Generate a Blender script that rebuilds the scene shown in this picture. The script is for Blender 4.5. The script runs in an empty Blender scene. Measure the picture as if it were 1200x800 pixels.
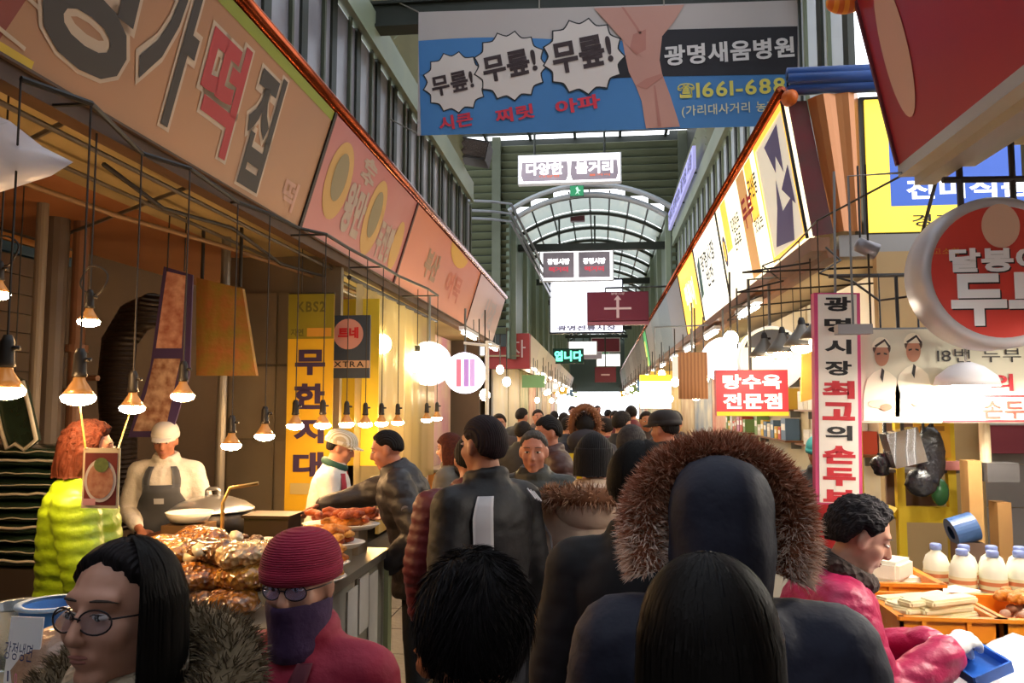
import bpy, bmesh, math, random
import numpy as np
from mathutils import Vector, Matrix, Euler, noise as mnoise
R = math.radians
random.seed(7)
SC = bpy.context.scene
COL = SC.collection

# ------------------------------------------------------------------ camera
F = 930.0                                   # focal length in pixels of the 1200x800 frame
CZ = 1.72
PITCH, YAW = math.atan(74 / F), math.atan(104 / F * math.cos(math.atan(74 / F)))
cam = bpy.data.cameras.new('camera'); cam.sensor_width = 36.0; cam.lens = F / 1200 * 36.0
cam.clip_start = 0.05; cam.clip_end = 400
camo = bpy.data.objects.new('camera', cam); COL.objects.link(camo)
camo.location = (0, 0, CZ); camo.rotation_euler = (R(90) + PITCH, 0, YAW)
SC.camera = camo
CROT = Euler(camo.rotation_euler).to_matrix()
CPOS = Vector(camo.location)

# ------------------------------------------------------------------ sky, exposure
SC.view_settings.view_transform = 'Standard'
SC.view_settings.look = 'None'
SC.view_settings.gamma = 1.0
SC.view_settings.use_curve_mapping = False
SC.view_settings.exposure = 0.25
w = bpy.data.worlds.new('overcast_sky'); SC.world = w; w.use_nodes = True
bg = w.node_tree.nodes['Background']
bg.inputs[0].default_value = (0.93, 0.95, 1.0, 1); bg.inputs[1].default_value = 2.55
LAMP = 1.35                                   # overall strength of the market's lamps

# ------------------------------------------------------------------ geometry of the view (where a thing stands)
def ray(px, py):
    d = CROT @ Vector(((px - 600) / F, (400 - py) / F, -1.0))
    return d
def P(px, py, Y):                            # point on the cross-plane y = Y
    d = ray(px, py); t = (Y - CPOS.y) / d.y
    return CPOS + d * t
def PXp(px, py, X):
    d = ray(px, py); t = (X - CPOS.x) / d.x
    return CPOS + d * t
def PZp(px, py, Z):
    d = ray(px, py); t = (Z - CPOS.z) / d.z
    return CPOS + d * t

# ------------------------------------------------------------------ materials
def lin(c):
    if isinstance(c, str):
        c = c.lstrip('#'); c = tuple(int(c[i:i+2], 16) / 255 for i in (0, 2, 4))
        return tuple((x / 12.92 if x <= 0.04045 else ((x + 0.055) / 1.055) ** 2.4) for x in c)
    return tuple(c)
MATS = {}
def mat(name, col='#808080', rough=0.6, metal=0.0, emit=0.0, ecol=None, var=None, bump=None, coat=0.0, sheen=0.0,
        trans=0.0, alpha=1.0, bands=None, spec=0.5):
    """var=(colour2, scale, contrast)  bump=(kind, scale, strength)  bands=(colour2, axis, scale, distortion)"""
    if name in MATS: return MATS[name]
    m = bpy.data.materials.new(name); m.use_nodes = True
    nt = m.node_tree; N = nt.nodes; L = nt.links
    b = N['Principled BSDF']
    c = lin(col)
    b.inputs['Base Color'].default_value = (*c, 1)
    b.inputs['Roughness'].default_value = rough
    b.inputs['Metallic'].default_value = metal
    b.inputs['Specular IOR Level'].default_value = spec
    if coat: b.inputs['Coat Weight'].default_value = coat; b.inputs['Coat Roughness'].default_value = 0.08
    if sheen: b.inputs['Sheen Weight'].default_value = sheen
    if trans: b.inputs['Transmission Weight'].default_value = trans
    if alpha < 1: b.inputs['Alpha'].default_value = alpha
    tc = N.new('ShaderNodeTexCoord')
    colsock = None
    if var:
        c2, sc, con = var
        t = N.new('ShaderNodeTexNoise'); t.inputs['Scale'].default_value = sc; t.inputs['Detail'].default_value = 5
        L.new(tc.outputs['Object'], t.inputs['Vector'])
        r = N.new('ShaderNodeValToRGB'); r.color_ramp.elements[0].position = 0.5 - con / 2; r.color_ramp.elements[1].position = 0.5 + con / 2
        r.color_ramp.elements[0].color = (*c, 1); r.color_ramp.elements[1].color = (*lin(c2), 1)
        L.new(t.outputs['Fac'], r.inputs['Fac']); colsock = r.outputs['Color']
    if bands:
        c2, ax, sc, dist = bands
        t = N.new('ShaderNodeTexWave'); t.bands_direction = ax; t.inputs['Scale'].default_value = sc; t.inputs['Distortion'].default_value = dist
        t.inputs['Detail'].default_value = 2
        L.new(tc.outputs['Object'], t.inputs['Vector'])
        r = N.new('ShaderNodeValToRGB'); r.color_ramp.elements[0].position = 0.42; r.color_ramp.elements[1].position = 0.58
        r.color_ramp.elements[0].color = (*c, 1); r.color_ramp.elements[1].color = (*lin(c2), 1)
        L.new(t.outputs['Fac'], r.inputs['Fac']); colsock = r.outputs['Color']
    if colsock: L.new(colsock, b.inputs['Base Color'])
    if bump:
        kind, sc, st = bump
        if kind == 'noise':
            t = N.new('ShaderNodeTexNoise'); t.inputs['Detail'].default_value = 4; out = t.outputs['Fac']
        elif kind == 'cell':
            t = N.new('ShaderNodeTexVoronoi'); out = t.outputs['Distance']
        else:                                 # 'Z' / 'X' / 'D' ridges
            t = N.new('ShaderNodeTexWave'); t.bands_direction = {'Z': 'Z', 'X': 'X', 'D': 'DIAGONAL'}[kind]
            t.inputs['Distortion'].default_value = 1.5; t.inputs['Detail'].default_value = 2; out = t.outputs['Fac']
        t.inputs['Scale'].default_value = sc
        L.new(tc.outputs['Object'], t.inputs['Vector'])
        bp = N.new('ShaderNodeBump'); bp.inputs['Strength'].default_value = st; bp.inputs['Distance'].default_value = 0.02
        L.new(out, bp.inputs['Height']); L.new(bp.outputs['Normal'], b.inputs['Normal'])
    if emit:
        e = lin(ecol) if ecol else c
        b.inputs['Emission Color'].default_value = (*e, 1); b.inputs['Emission Strength'].default_value = emit
        if colsock and not ecol: L.new(colsock, b.inputs['Emission Color'])
    MATS[name] = m
    return m
def sheet(name, col, clear=0.5, transl=0.35):
    """thin see-through sheeting: part clear, part light-scattering"""
    if name in MATS: return MATS[name]
    m = bpy.data.materials.new(name); m.use_nodes = True
    nt = m.node_tree; N = nt.nodes; L = nt.links
    out = N['Material Output']; N.remove(N['Principled BSDF'])
    tr = N.new('ShaderNodeBsdfTransparent'); tl = N.new('ShaderNodeBsdfTranslucent'); df = N.new('ShaderNodeBsdfPrincipled')
    c = lin(col)
    tr.inputs[0].default_value = (*[0.5 + 0.5 * x for x in c], 1); tl.inputs[0].default_value = (*c, 1)
    df.inputs['Base Color'].default_value = (*c, 1); df.inputs['Roughness'].default_value = 0.25
    m1 = N.new('ShaderNodeMixShader'); m2 = N.new('ShaderNodeMixShader')
    m1.inputs[0].default_value = transl; m2.inputs[0].default_value = clear
    L.new(df.outputs[0], m1.inputs[1]); L.new(tl.outputs[0], m1.inputs[2])
    L.new(m1.outputs[0], m2.inputs[1]); L.new(tr.outputs[0], m2.inputs[2]); L.new(m2.outputs[0], out.inputs['Surface'])
    MATS[name] = m
    return m

# ------------------------------------------------------------------ mesh helpers
class MB:
    def __init__(s): s.v = []; s.f = []; s.m = []
    def add(s, vs, fs, mi=0):
        o = len(s.v); s.v.extend([tuple(p) for p in vs]); s.f.extend([tuple(i + o for i in f) for f in fs]); s.m.extend([mi] * len(fs)); return s
    def box(s, c, d, mi=0, M=None):
        x, y, z = [k / 2 for k in d]
        vs = [Vector((a * x, b * y, e * z)) for a in (-1, 1) for b in (-1, 1) for e in (-1, 1)]
        if M is not None: vs = [M @ p for p in vs]
        c = Vector(c); vs = [p + c for p in vs]
        return s.add(vs, [(0, 1, 3, 2), (4, 6, 7, 5), (0, 4, 5, 1), (2, 3, 7, 6), (0, 2, 6, 4), (1, 5, 7, 3)], mi)
    def quad(s, a, b, c, d, mi=0): return s.add([a, b, c, d], [(0, 1, 2, 3)], mi)
    def tube(s, path, r, n=8, mi=0, caps=True):
        pts = [Vector(p) for p in path]; k = len(pts)
        rr = r if isinstance(r, (list, tuple)) else [r] * k
        vs = []; up = None
        for i, p in enumerate(pts):
            t = (pts[min(i + 1, k - 1)] - pts[max(i - 1, 0)])
            if t.length < 1e-9: t = Vector((0, 0, 1))
            t.normalize()
            if up is None: up = Vector((0, 0, 1)) if abs(t.z) < 0.9 else Vector((1, 0, 0))
            a = t.cross(up)
            if a.length < 1e-6: a = t.cross(Vector((0, 1, 0)))
            a.normalize(); b = a.cross(t).normalized(); up = b
            for j in range(n):
                q = 2 * math.pi * j / n
                vs.append(p + (a * math.cos(q) + b * math.sin(q)) * rr[i])
        fs = [(i * n + j, i * n + (j + 1) % n, (i + 1) * n + (j + 1) % n, (i + 1) * n + j) for i in range(k - 1) for j in range(n)]
        if caps: fs += [tuple(range(n - 1, -1, -1)), tuple((k - 1) * n + j for j in range(n))]
        return s.add(vs, fs, mi)
    def cyl(s, p0, p1, r0, r1=None, n=14, mi=0): return s.tube([p0, p1], [r0, r0 if r1 is None else r1], n, mi)
    def lathe(s, prof, n=24, c=(0, 0, 0), mi=0, M=None, caps=True):
        c = Vector(c); vs = []
        for r, z in prof:
            for j in range(n):
                q = 2 * math.pi * j / n; p = Vector((r * math.cos(q), r * math.sin(q), z))
                if M is not None: p = M @ p
                vs.append(p + c)
        k = len(prof)
        fs = [(i * n + j, i * n + (j + 1) % n, (i + 1) * n + (j + 1) % n, (i + 1) * n + j) for i in range(k - 1) for j in range(n)]
        if caps: fs += [tuple(range(n - 1, -1, -1)), tuple((k - 1) * n + j for j in range(n))]
        return s.add(vs, fs, mi)
    def ell(s, c, r, nu=14, nv=9, M=None, mi=0):
        c = Vector(c); r = (r, r, r) if isinstance(r, (int, float)) else r
        vs = []
        for i in range(1, nv):
            a = math.pi * i / nv
            for j in range(nu):
                q = 2 * math.pi * j / nu
                vs.append(Vector((r[0] * math.sin(a) * math.cos(q), r[1] * math.sin(a) * math.sin(q), r[2] * math.cos(a))))
        vs += [Vector((0, 0, r[2])), Vector((0, 0, -r[2]))]
        if M is not None: vs = [M @ p for p in vs]
        vs = [p + c for p in vs]
        k = nv - 1
        fs = [(i * nu + j, (i + 1) * nu + j, (i + 1) * nu + (j + 1) % nu, i * nu + (j + 1) % nu) for i in range(k - 1) for j in range(nu)]
        fs += [(k * nu, j, (j + 1) % nu) for j in range(nu)] + [(k * nu + 1, (k - 1) * nu + (j + 1) % nu, (k - 1) * nu + j) for j in range(nu)]
        return s.add(vs, fs, mi)
    def cap(s, p0, p1, r0, r1, n=12, mi=0):
        """tapered capsule"""
        p0, p1 = Vector(p0), Vector(p1); d = (p1 - p0); L = d.length; d = d / max(L, 1e-6)
        prof = []
        for a in (80, 55, 28): prof.append((p0 - d * r0 * math.sin(R(a)), r0 * math.cos(R(a))))
        for t in (0, 0.5, 1): prof.append((p0 + d * L * t, r0 + (r1 - r0) * t))
        for a in (28, 55, 80): prof.append((p1 + d * r1 * math.sin(R(a)), r1 * math.cos(R(a))))
        return s.tube([q[0] for q in prof], [q[1] for q in prof], n, mi)
    def prism(s, poly, y0, y1, mi=0):
        """polygon in XZ extruded along Y (front is y0)"""
        n = len(poly)
        vs = [(x, y0, z) for x, z in poly] + [(x, y1, z) for x, z in poly]
        fs = [tuple(range(n)), tuple(range(2 * n - 1, n - 1, -1))] + [(i, n + i, n + (i + 1) % n, (i + 1) % n) for i in range(n)]
        return s.add(vs, fs, mi)
    def mesh(s, name, mats, smooth=False):
        me = bpy.data.meshes.new(name); me.from_pydata(s.v, [], s.f)
        for m in (mats if isinstance(mats, (list, tuple)) else [mats]): me.materials.append(m)
        me.polygons.foreach_set('material_index', s.m)
        if smooth: me.polygons.foreach_set('use_smooth', [True] * len(s.f))
        me.update()
        return me
    def build(s, name, mats, parent=None, loc=(0, 0, 0), rot=(0, 0, 0), smooth=False, fix=False):
        me = s.mesh(name, mats, smooth)
        if fix:
            bm = bmesh.new(); bm.from_mesh(me); bmesh.ops.recalc_face_normals(bm, faces=bm.faces); bm.to_mesh(me); bm.free()
        return link(name, me, parent, loc, rot)
def link(name, me, parent=None, loc=(0, 0, 0), rot=(0, 0, 0)):
    o = bpy.data.objects.new(name, me); COL.objects.link(o); o.location = loc; o.rotation_euler = rot
    if parent: o.parent = parent
    return o
def tag(o, label, cat, group=None):
    o['label'] = label; o['category'] = cat
    if group: o['group'] = group
    return o
def thing(name, label, cat, loc=(0, 0, 0), rot=(0, 0, 0), group=None):
    o = bpy.data.objects.new(name, None); COL.objects.link(o); o.empty_display_size = 0.1
    o.location = loc; o.rotation_euler = rot
    return tag(o, label, cat, group)
def struct(o): o['kind'] = 'structure'; return o
def stuff(o): o['kind'] = 'stuff'; return o
def copy_tree(o, parent=None):
    c = o.copy(); COL.objects.link(c); c.parent = parent
    for ch in list(o.children): copy_tree(ch, c)
    return c
def sm(a, b, x):
    t = min(1, max(0, (x - a) / (b - a))); return t * t * (3 - 2 * t)

# ------------------------------------------------------------------ lettering
_cu = bpy.data.curves.new('type', 'FONT'); _cu.align_x = 'CENTER'; _cu.resolution_u = 3
_to = bpy.data.objects.new('type', _cu)
_SET = {}
def charset(c):
    """outline of one character, built the first time the lettering asks for it"""
    if c not in _SET:
        _cu.body = c
        me = bpy.data.meshes.new_from_object(_to)
        v = np.empty(len(me.vertices) * 3); me.vertices.foreach_get('co', v)
        _SET[c] = (v.reshape(-1, 3)[:, :2].copy(), [tuple(p.vertices) for p in me.polygons])
        bpy.data.meshes.remove(me)
    return _SET[c]
_FAT = {}
def fat(c, bold):
    """a character thickened by moving its outline outwards"""
    if (c, bold) in _FAT: return _FAT[c, bold]
    q, f = charset(c)
    if bold:
        cnt = {}
        for g in f:
            for i in range(len(g)): k = (g[i], g[(i + 1) % len(g)]); cnt[k] = 1
        nrm = np.zeros_like(q)
        for (a, b) in cnt:
            if (b, a) in cnt: continue
            e = q[b] - q[a]; L_ = max(1e-6, math.hypot(*e)); n_ = np.array((e[1], -e[0])) / L_
            nrm[a] += n_; nrm[b] += n_
        ar = sum((q[g[1]][0] - q[g[0]][0]) * (q[g[2]][1] - q[g[0]][1]) - (q[g[2]][0] - q[g[0]][0]) * (q[g[1]][1] - q[g[0]][1]) for g in f)
        ln = np.maximum(np.linalg.norm(nrm, axis=1), 1e-6)
        k = np.where(ln > 1e-3, np.minimum(2 / np.maximum(ln, 0.9), 1.6), 0)
        q = q + nrm / ln[:, None] * (bold * k)[:, None] * (1 if ar > 0 else -1)
    _FAT[c, bold] = (q, f)
    return _FAT[c, bold]
def glyphs(body, bold=0.0, line=1.0, shear=0.0):
    V = []; Fc = []
    for li, row in enumerate(body.split('\n')):
        x = 0.0; items = []
        for c in row:
            if c == ' ': x += 0.35; continue
            q, f = fat(c, bold); w_ = q[:, 0].max() - q[:, 0].min(); adv = 0.94 if ord(c) > 0x3000 else w_ + 0.1
            items.append((q, f, x + adv / 2 - (q[:, 0].max() + q[:, 0].min()) / 2 if ord(c) < 0x3000 else x + adv / 2)); x += adv
        for q, f, cx in items:
            o = len(V); V += [(a + cx - x / 2 + shear * b, b - li * line) for a, b in q]; Fc += [tuple(k + o for k in g) for g in f]
    x0, x1 = min(p[0] for p in V), max(p[0] for p in V); y0, y1 = min(p[1] for p in V), max(p[1] for p in V)
    return [(a - (x0 + x1) / 2, b - (y0 + y1) / 2) for a, b in V], Fc, x1 - x0, y1 - y0
def letters(parent, body, x, z, w_, h_, m, bold=0.02, y=-0.004, line=1.0, keep=False, rot=0.0, shear=0.0, name='lettering', thick=0.0):
    """flat print in the parent's X-Z plane, facing -Y, filling a box w_ x h_ centred on (x, z)"""
    v, f, gw, gh = glyphs(body, bold, line, shear)
    sx, sz = w_ / gw, h_ / gh
    if keep: sx = sz = min(sx, sz)
    c, s_ = math.cos(rot), math.sin(rot)
    mb = MB()
    pts = [(x + (a * sx) * c - (b * sz) * s_, y, z + (a * sx) * s_ + (b * sz) * c) for a, b in v]
    mb.add(pts, f)
    return mb.build(name, m, parent)
def flat(parent, poly, m, y=-0.003, name='print', back=0.0005):
    mb = MB(); mb.prism(poly, y, y + back)
    return mb.build(name, m, parent)
def disc(cx, cz, rx, rz, n=28, a0=0, a1=2 * math.pi, jit=0):
    return [(cx + rx * math.cos(a0 + (a1 - a0) * i / n) , cz + rz * math.sin(a0 + (a1 - a0) * i / n)) for i in range(n)]
# ================================================================== THE HALL
M_floor = mat('paving', '#5a544d', 0.55, var=('#3c3833', 3.0, 0.5), bump=('noise', 25, 0.25))
M_green = mat('green_steel', '#565c48', 0.5, var=('#474c3a', 2.0, 0.5))
M_dgreen = mat('dark_green_steel', '#30342a', 0.5, var=('#262a22', 2.0, 0.5))
M_pgreen = mat('pale_green_steel', '#929a7e', 0.5, var=('#7a8874', 1.5, 0.6))
M_louv = mat('louvre_green', '#62684e', 0.55, var=('#525842', 1.2, 0.6))
M_glass_dark = mat('grey_window_glass', '#77747a', 0.3, var=('#97969e', 1.3, 0.3), spec=0.5)
M_glass_light = sheet('frosted_window_glass', '#b9bdc0', 0.18, 0.5)
M_glaze = sheet('roof_glazing', '#dfe6ec', 0.5, 0.6)
M_vglaze = sheet('vault_glazing', '#8f9a92', 0.06, 0.5)
M_grey = mat('grey_steel', '#7a7c7e', 0.4, 0.4)
M_plaster = mat('dim_plaster', '#6d5a48', 0.8, var=('#54463a', 1.2, 0.6))

# floor of square pavers
fl = MB(); fl.box((0, 28, -0.06), (16, 72, 0.1))
floor = struct(fl.build('floor', mat('paver_joint', '#2e2a27', 0.8)))
pav = MB(); pav.box((0, 0, 0), (0.59, 0.59, 0.02))
pav_me = pav.mesh('paver', M_floor)
n = 0
for j in range(14):
    for i in range(-4, 4):
        o = link('paver', pav_me, floor, (-0.2 + i * 0.6, 1.0 + j * 0.6, -0.001)); n += 1
rest = MB(); rest.box((-0.2, 35, -0.006), (5.4, 52, 0.02)); stuff(rest.build('far_paving', M_floor, floor))

XL, XR = -2.4, 1.95
# ---- upper wall on the left: posts, panes, beam and louvres
wl = MB(); wl.box((XL - 0.25, 5.5, 3.45), (0.1, 17, 0.7)); wl.box((XL - 0.3, 5.5, 7.7), (0.08, 17, 1.9))
wall_left = struct(wl.build('wall_left', M_dgreen))
def upper_wall(par, X, sgn, y0, y1, z0, zb, pane_m, step):
    """sgn +1: wall seen from its +X side"""
    post = MB(); post.box((0, 0, 0), (0.05, 0.13, zb - z0)); pm = post.mesh('post', M_dgreen)
    fin = MB(); fin.box((0, 0, 0), (0.03, 0.04, zb - z0)); fm = fin.mesh('glazing_bar', M_pgreen if sgn < 0 else M_green)
    pane = MB(); pane.box((0, 0, 0), (0.012, step - 0.11, zb - z0 - 0.04)); gm = pane.mesh('pane', pane_m)
    y = y0; k = 0
    while y < y1 - 0.01:
        link('post', pm, par, (X, y, (z0 + zb) / 2))
        link('pane', gm, par, (X - sgn * 0.005, y + step / 2, (z0 + zb) / 2))
        link('glazing_bar', fm, par, (X + sgn * 0.02, y + step * 0.62, (z0 + zb) / 2))
        y += step; k += 1
    link('post', pm, par, (X, y1, (z0 + zb) / 2))
    b = MB(); b.box((0, 0, 0), (0.14, y1 - y0 + 0.1, 0.3)); b.box((sgn * 0.06, 0, -0.2), (0.05, y1 - y0, 0.05))
    b.build('beam', M_pgreen, par, (X + sgn * 0.06, (y0 + y1) / 2, zb + 0.15))
    seg = 1.55
    sl = MB(); sl.box((0, 0, 0), (0.014, seg - 0.05, 0.17), M=Matrix.Rotation(R(42) * sgn, 3, 'Y'))
    slm = sl.mesh('louvre_slat', mat('pale_louvre', '#868c72', 0.5, var=('#747a62', 1.5, 0.6)))
    ey = y0 + seg / 2
    while ey < y1:
        for q in range(7):
            link('louvre_slat', slm, par, (X + sgn * 0.02, ey, zb + 0.38 + q * 0.13))
        ey += seg
    t = MB(); t.box((0, 0, 0), (0.1, y1 - y0, 0.1)); t.build('top_rail', M_dgreen, par, (X, (y0 + y1) / 2, zb + 1.28))
upper_wall(wall_left, XL, 1, 1.0, 14.0, 3.75, 5.46, M_glass_dark, 0.72)
wr = MB(); wr.box((XR + 0.28, 13.2, 3.45), (0.1, 13.6, 0.7)); wr.box((XR + 0.3, 12.5, 7.8), (0.08, 15, 1.6))
wall_right = struct(wr.build('wall_right', M_dgreen))
upper_wall(wall_right, XR, -1, 6.25, 19.93, 3.75, 5.75, M_glass_light, 0.72)
wrn = MB(); wrn.box((XR + 0.28, 0.3, 5.6), (0.1, 8, 5.4))
struct(wrn.build('wall_right_near', M_green))

# ---- glazed roof of the near hall
rf = MB()
for i in range(8): rf.box((-5.2 + i * 1.15, 7.7, 8.62), (0.07, 24.8, 0.12))
ceiling = struct(rf.build('ceiling', M_dgreen))
gp = MB(); gp.box((0, 0, 0), (1.08, 1.5, 0.012)); gpm = gp.mesh('roof_pane', M_glaze)
br = MB(); br.box((0, 0, 0), (8.1, 0.06, 0.08)); brm = br.mesh('roof_bar', M_dgreen)
for j in range(16):
    link('roof_bar', brm, ceiling, (-1.17, -4.4 + j * 1.55 + 0.78, 8.6))
    for i in range(7): link('roof_pane', gpm, ceiling, (-5.2 + i * 1.15 + 0.575, -4.4 + j * 1.55, 8.66))
# cross beam the banner hangs from
cb = MB(); cb.box((-0.2, 7.76, 5.72), (4.3, 0.14, 0.2)); cb.box((-0.2, 7.76, 5.60), (4.3, 0.22, 0.03)); cb.box((-0.2, 7.76, 5.84), (4.3, 0.22, 0.03))
cross_beam = struct(cb.build('trim_1', M_dgreen))

# ---- gable at the far side of the crossing, louvred, with an arched opening
GY = 20.0
ACX, ACZ, AR = -0.25, 7.29 - 3.63, 3.63        # arch circle
def arch_half(z):
    if z > ACZ + AR: return 0
    return min(2.03, math.sqrt(max(0, AR * AR - (z - ACZ) ** 2)))
gb = MB()
xs = np.linspace(ACX - 2.05, ACX + 2.05, 21)
for a, b in zip(xs[:-1], xs[1:]):
    za = ACZ + math.sqrt(AR ** 2 - (a - ACX) ** 2); zb_ = ACZ + math.sqrt(AR ** 2 - (b - ACX) ** 2)
    gb.add([(a, GY + 0.1, za), (b, GY + 0.1, zb_), (b, GY + 0.1, 8.6), (a, GY + 0.1, 8.6)], [(0, 1, 2, 3)])
gb.box((-4.1, GY + 0.13, 5.9), (3.6, 0.06, 5.4)); gb.box((2.25, GY + 0.13, 6.0), (0.9, 0.06, 5.4))
wall_far = struct(gb.build('wall_far', mat('gable_backing', '#242b26', 0.6)))
sm_l = {}
for k in range(24):
    z = 3.6 + k * 0.205
    h = arch_half(z + 0.09)
    if z < 6.5: h = 2.05
    if z > 5.0 or True:
        for (a, b) in ((-5.6, ACX - h), (ACX + h, 2.45)):
            if h == 0 and a != -5.6: continue
            if h == 0: a, b = -5.6, 2.45
            if b - a < 0.08: continue
            mb = MB(); mb.box((0, 0, 0), (b - a, 0.016, 0.2), M=Matrix.Rotation(R(44), 3, 'X'))
            mb.build('louvre_slat', M_louv, wall_far, ((a + b) / 2, GY, z))
for x in (-2.62, 2.1, -4.3):
    mb = MB(); mb.box((0, 0, 0), (0.22, 0.14, 4.7)); mb.build('gable_post', M_green, wall_far, (x, GY - 0.1, 6.25))
for kk, (dr, dy) in enumerate(((0.0, -0.12), (0.22, 0.0))):
    a = [ACX + (AR - dr) * math.sin(t) for t in np.linspace(-0.6, 0.6, 25)]
    pth = [(ACX + (AR - dr) * math.sin(t), GY + dy, ACZ + (AR - dr) * math.cos(t)) for t in np.linspace(-0.6, 0.6, 25)]
    mb = MB(); mb.tube(pth, 0.07, 8); mb.build('arch_rim', mat('pale_steel', '#a3a8ab', 0.4, 0.3), wall_far)
# pipes running across the crossing
mb = MB()
for z in (6.35, 6.55, 6.8):
    mb.tube([(-5.5, 19.6, z + 0.25), (-2.7, 19.4, z), (-2.2, 19.5, z - 0.05), (-1.7, 20.6, z - 1.0), (-1.6, 26, z - 1.1)], 0.035, 6)
tag(mb.build('pipe_run', M_grey), 'grey steel pipes bending from the louvred gable under the arched vault', 'pipe')

# ---- arched vault beyond the gable
VY0, VY1 = 20.3, 62.0
VXL, VXR = -2.28, 1.80
wl2 = MB(); wl2.box((VXL - 0.06, 41, 4.9), (0.08, 42, 4.0))
wall_left_far = struct(wl2.build('wall_left_far', mat('pale_green_panel', '#71806c', 0.6, var=('#64725f', 1.0, 0.5))))
wr2 = MB(); wr2.box((VXR + 0.06, 41, 4.9), (0.08, 42, 4.0))
wall_right_far = struct(wr2.build('wall_right_far', MATS['pale_green_panel']))
pm2 = MB(); pm2.box((0, 0, 0), (0.16, 0.2, 4.0)); pm2m = pm2.mesh('post', M_pgreen)
for k in range(12):
    link('post', pm2m, wall_left_far, (VXL + 0.02, 20.6 + k * 3.2, 4.9)); link('post', pm2m, wall_right_far, (VXR - 0.02, 20.6 + k * 3.2, 4.9))
rb = MB()
ang = [t for t in np.linspace(-0.59, 0.59, 17)]
rib_m = MB(); rib_m.tube([(ACX + AR * math.sin(t), 0, ACZ + (AR - 0.1) * math.cos(t)) for t in ang], 0.055, 6)
purl = MB()
for t in ang[::2]: purl.tube([(ACX + (AR - 0.03) * math.sin(t), VY0, ACZ + (AR - 0.03) * math.cos(t)), (ACX + (AR - 0.03) * math.sin(t), VY1, ACZ + (AR - 0.03) * math.cos(t))], 0.025, 5)
vault = struct(purl.build('ceiling_vault', M_dgreen))
rib_me = rib_m.mesh('rib', M_dgreen, True)
for k in range(22): link('rib', rib_me, vault, (0, 20.6 + k * 1.9, 0))
for q in range(8):
    t0, t1 = ang[2 * q], ang[2 * q + 2]; mb = MB()
    for tA, tB in ((t0, ang[2 * q + 1]), (ang[2 * q + 1], t1)):
        A = (ACX + AR * math.sin(tA), ACZ + AR * math.cos(tA)); B = (ACX + AR * math.sin(tB), ACZ + AR * math.cos(tB))
        mb.add([(A[0], -0.92, A[1]), (B[0], -0.92, B[1]), (B[0], 0.92, B[1]), (A[0], 0.92, A[1])], [(0, 1, 2, 3)])
    me = mb.mesh('vault_pane', M_vglaze, True)
    for k in range(21): link('vault_pane', me, vault, (0, 21.55 + k * 1.9, 0))
tb = MB(); tb.box((0, 0, 0), (4.1, 0.16, 0.2)); tbm = tb.mesh('tie_beam', M_dgreen)
for k in range(6): link('tie_beam', tbm, vault, (-0.24, 22.2 + k * 5.7, 6.15 - (k > 0) * 0.1))

we = MB(); we.box((-0.24, 61.0, 4.9), (4.2, 0.2, 4.4)); struct(we.build('wall_end', mat('end_wall', '#59635c', 0.7)))
# ---- shop shells: back walls, partitions and soffits
wb = MB(); wb.box((-4.35, 6.5, 1.5), (0.1, 18, 3.1))
wall_back_left = struct(wb.build('wall_back_left', mat('dark_shop_wall', '#5a4434', 0.8, var=('#453428', 1.5, 0.6))))
pl = MB(); pl.box((0, 0, 0), (0.03, 2.3, 0.135)); plm = pl.mesh('wall_board', mat('brown_boards', '#6e4a2e', 0.6, var=('#563823', 3, 0.5)))
for k in range(14): link('wall_board', plm, wall_back_left, (-4.28, 4.7, 0.9 + k * 0.142))
sb = MB(); sb.box((-4.26, 4.7, 2.86), (0.05, 2.4, 0.07), 0); sb.box((-4.26, 4.7, 2.93), (0.05, 2.4, 0.05), 1)
sb.build('painted_band', [mat('blue_band', '#1f4e73', 0.6), mat('ochre_band', '#b8741e', 0.6)], wall_back_left)
so = MB(); so.box((-3.3, 6.3, 3.02), (2.2, 18.2, 0.05)); soffit_left = struct(so.build('ceiling_left', mat('brown_soffit', '#b07448', 0.75, var=('#935c38', 1.0, 0.6))))
so = MB(); so.add([(-2.2, -2.5, 2.98), (-2.2, 15.4, 2.98), (-2.95, 15.4, 2.97), (-2.95, -2.5, 2.97)], [(0, 1, 2, 3)])
so.build('soffit_sheet', mat('beige_soffit', '#bda878', 0.7, var=('#a69264', 1.5, 0.6)), soffit_left)
pt = MB(); pt.box((-3.35, 15.4, 1.5), (2.0, 0.1, 3.0)); struct(pt.build('wall_left_end', M_plaster))
so = MB(); so.box((2.9, 13.6, 3.06), (2.5, 15, 0.05)); so.box((2.95, 0.3, 3.06), (2.4, 7.8, 0.05))
soffit_right = struct(so.build('ceiling_right', mat('pale_soffit', '#c9b48c', 0.7, var=('#b39c74', 1.0, 0.6))))
wb = MB(); wb.box((4.15, 8, 1.5), (0.1, 20, 3.1)); struct(wb.build('wall_back_right', mat('cream_wall', '#a8875f', 0.8, var=('#8d6f4c', 1.2, 0.6))))
# unseen hall behind the camera; added cross wall and solid roof block light
rw = MB(); rw.box((-1.2, -9.1, 4.4), (9.2, 0.2, 8.8)); wall_rear_light_block = struct(rw.build('wall_rear_light_block', M_plaster))
rw = MB(); rw.box((-4.4, -5.8, 1.5), (0.1, 6.8, 3.1)); rw.box((-2.7, -5.8, 5.8), (0.1, 6.8, 5.6)); struct(rw.build('wall_left_rear', M_green))
rw = MB(); rw.box((4.15, -5.5, 1.5), (0.1, 7.2, 3.1)); rw.box((2.3, -6.3, 5.8), (0.1, 5.6, 5.6)); struct(rw.build('wall_right_rear', M_green))
rw = MB(); rw.box((-1.2, -7.2, 8.7), (9.2, 4.0, 0.1)); struct(rw.build('ceiling_rear', M_green))

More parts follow.
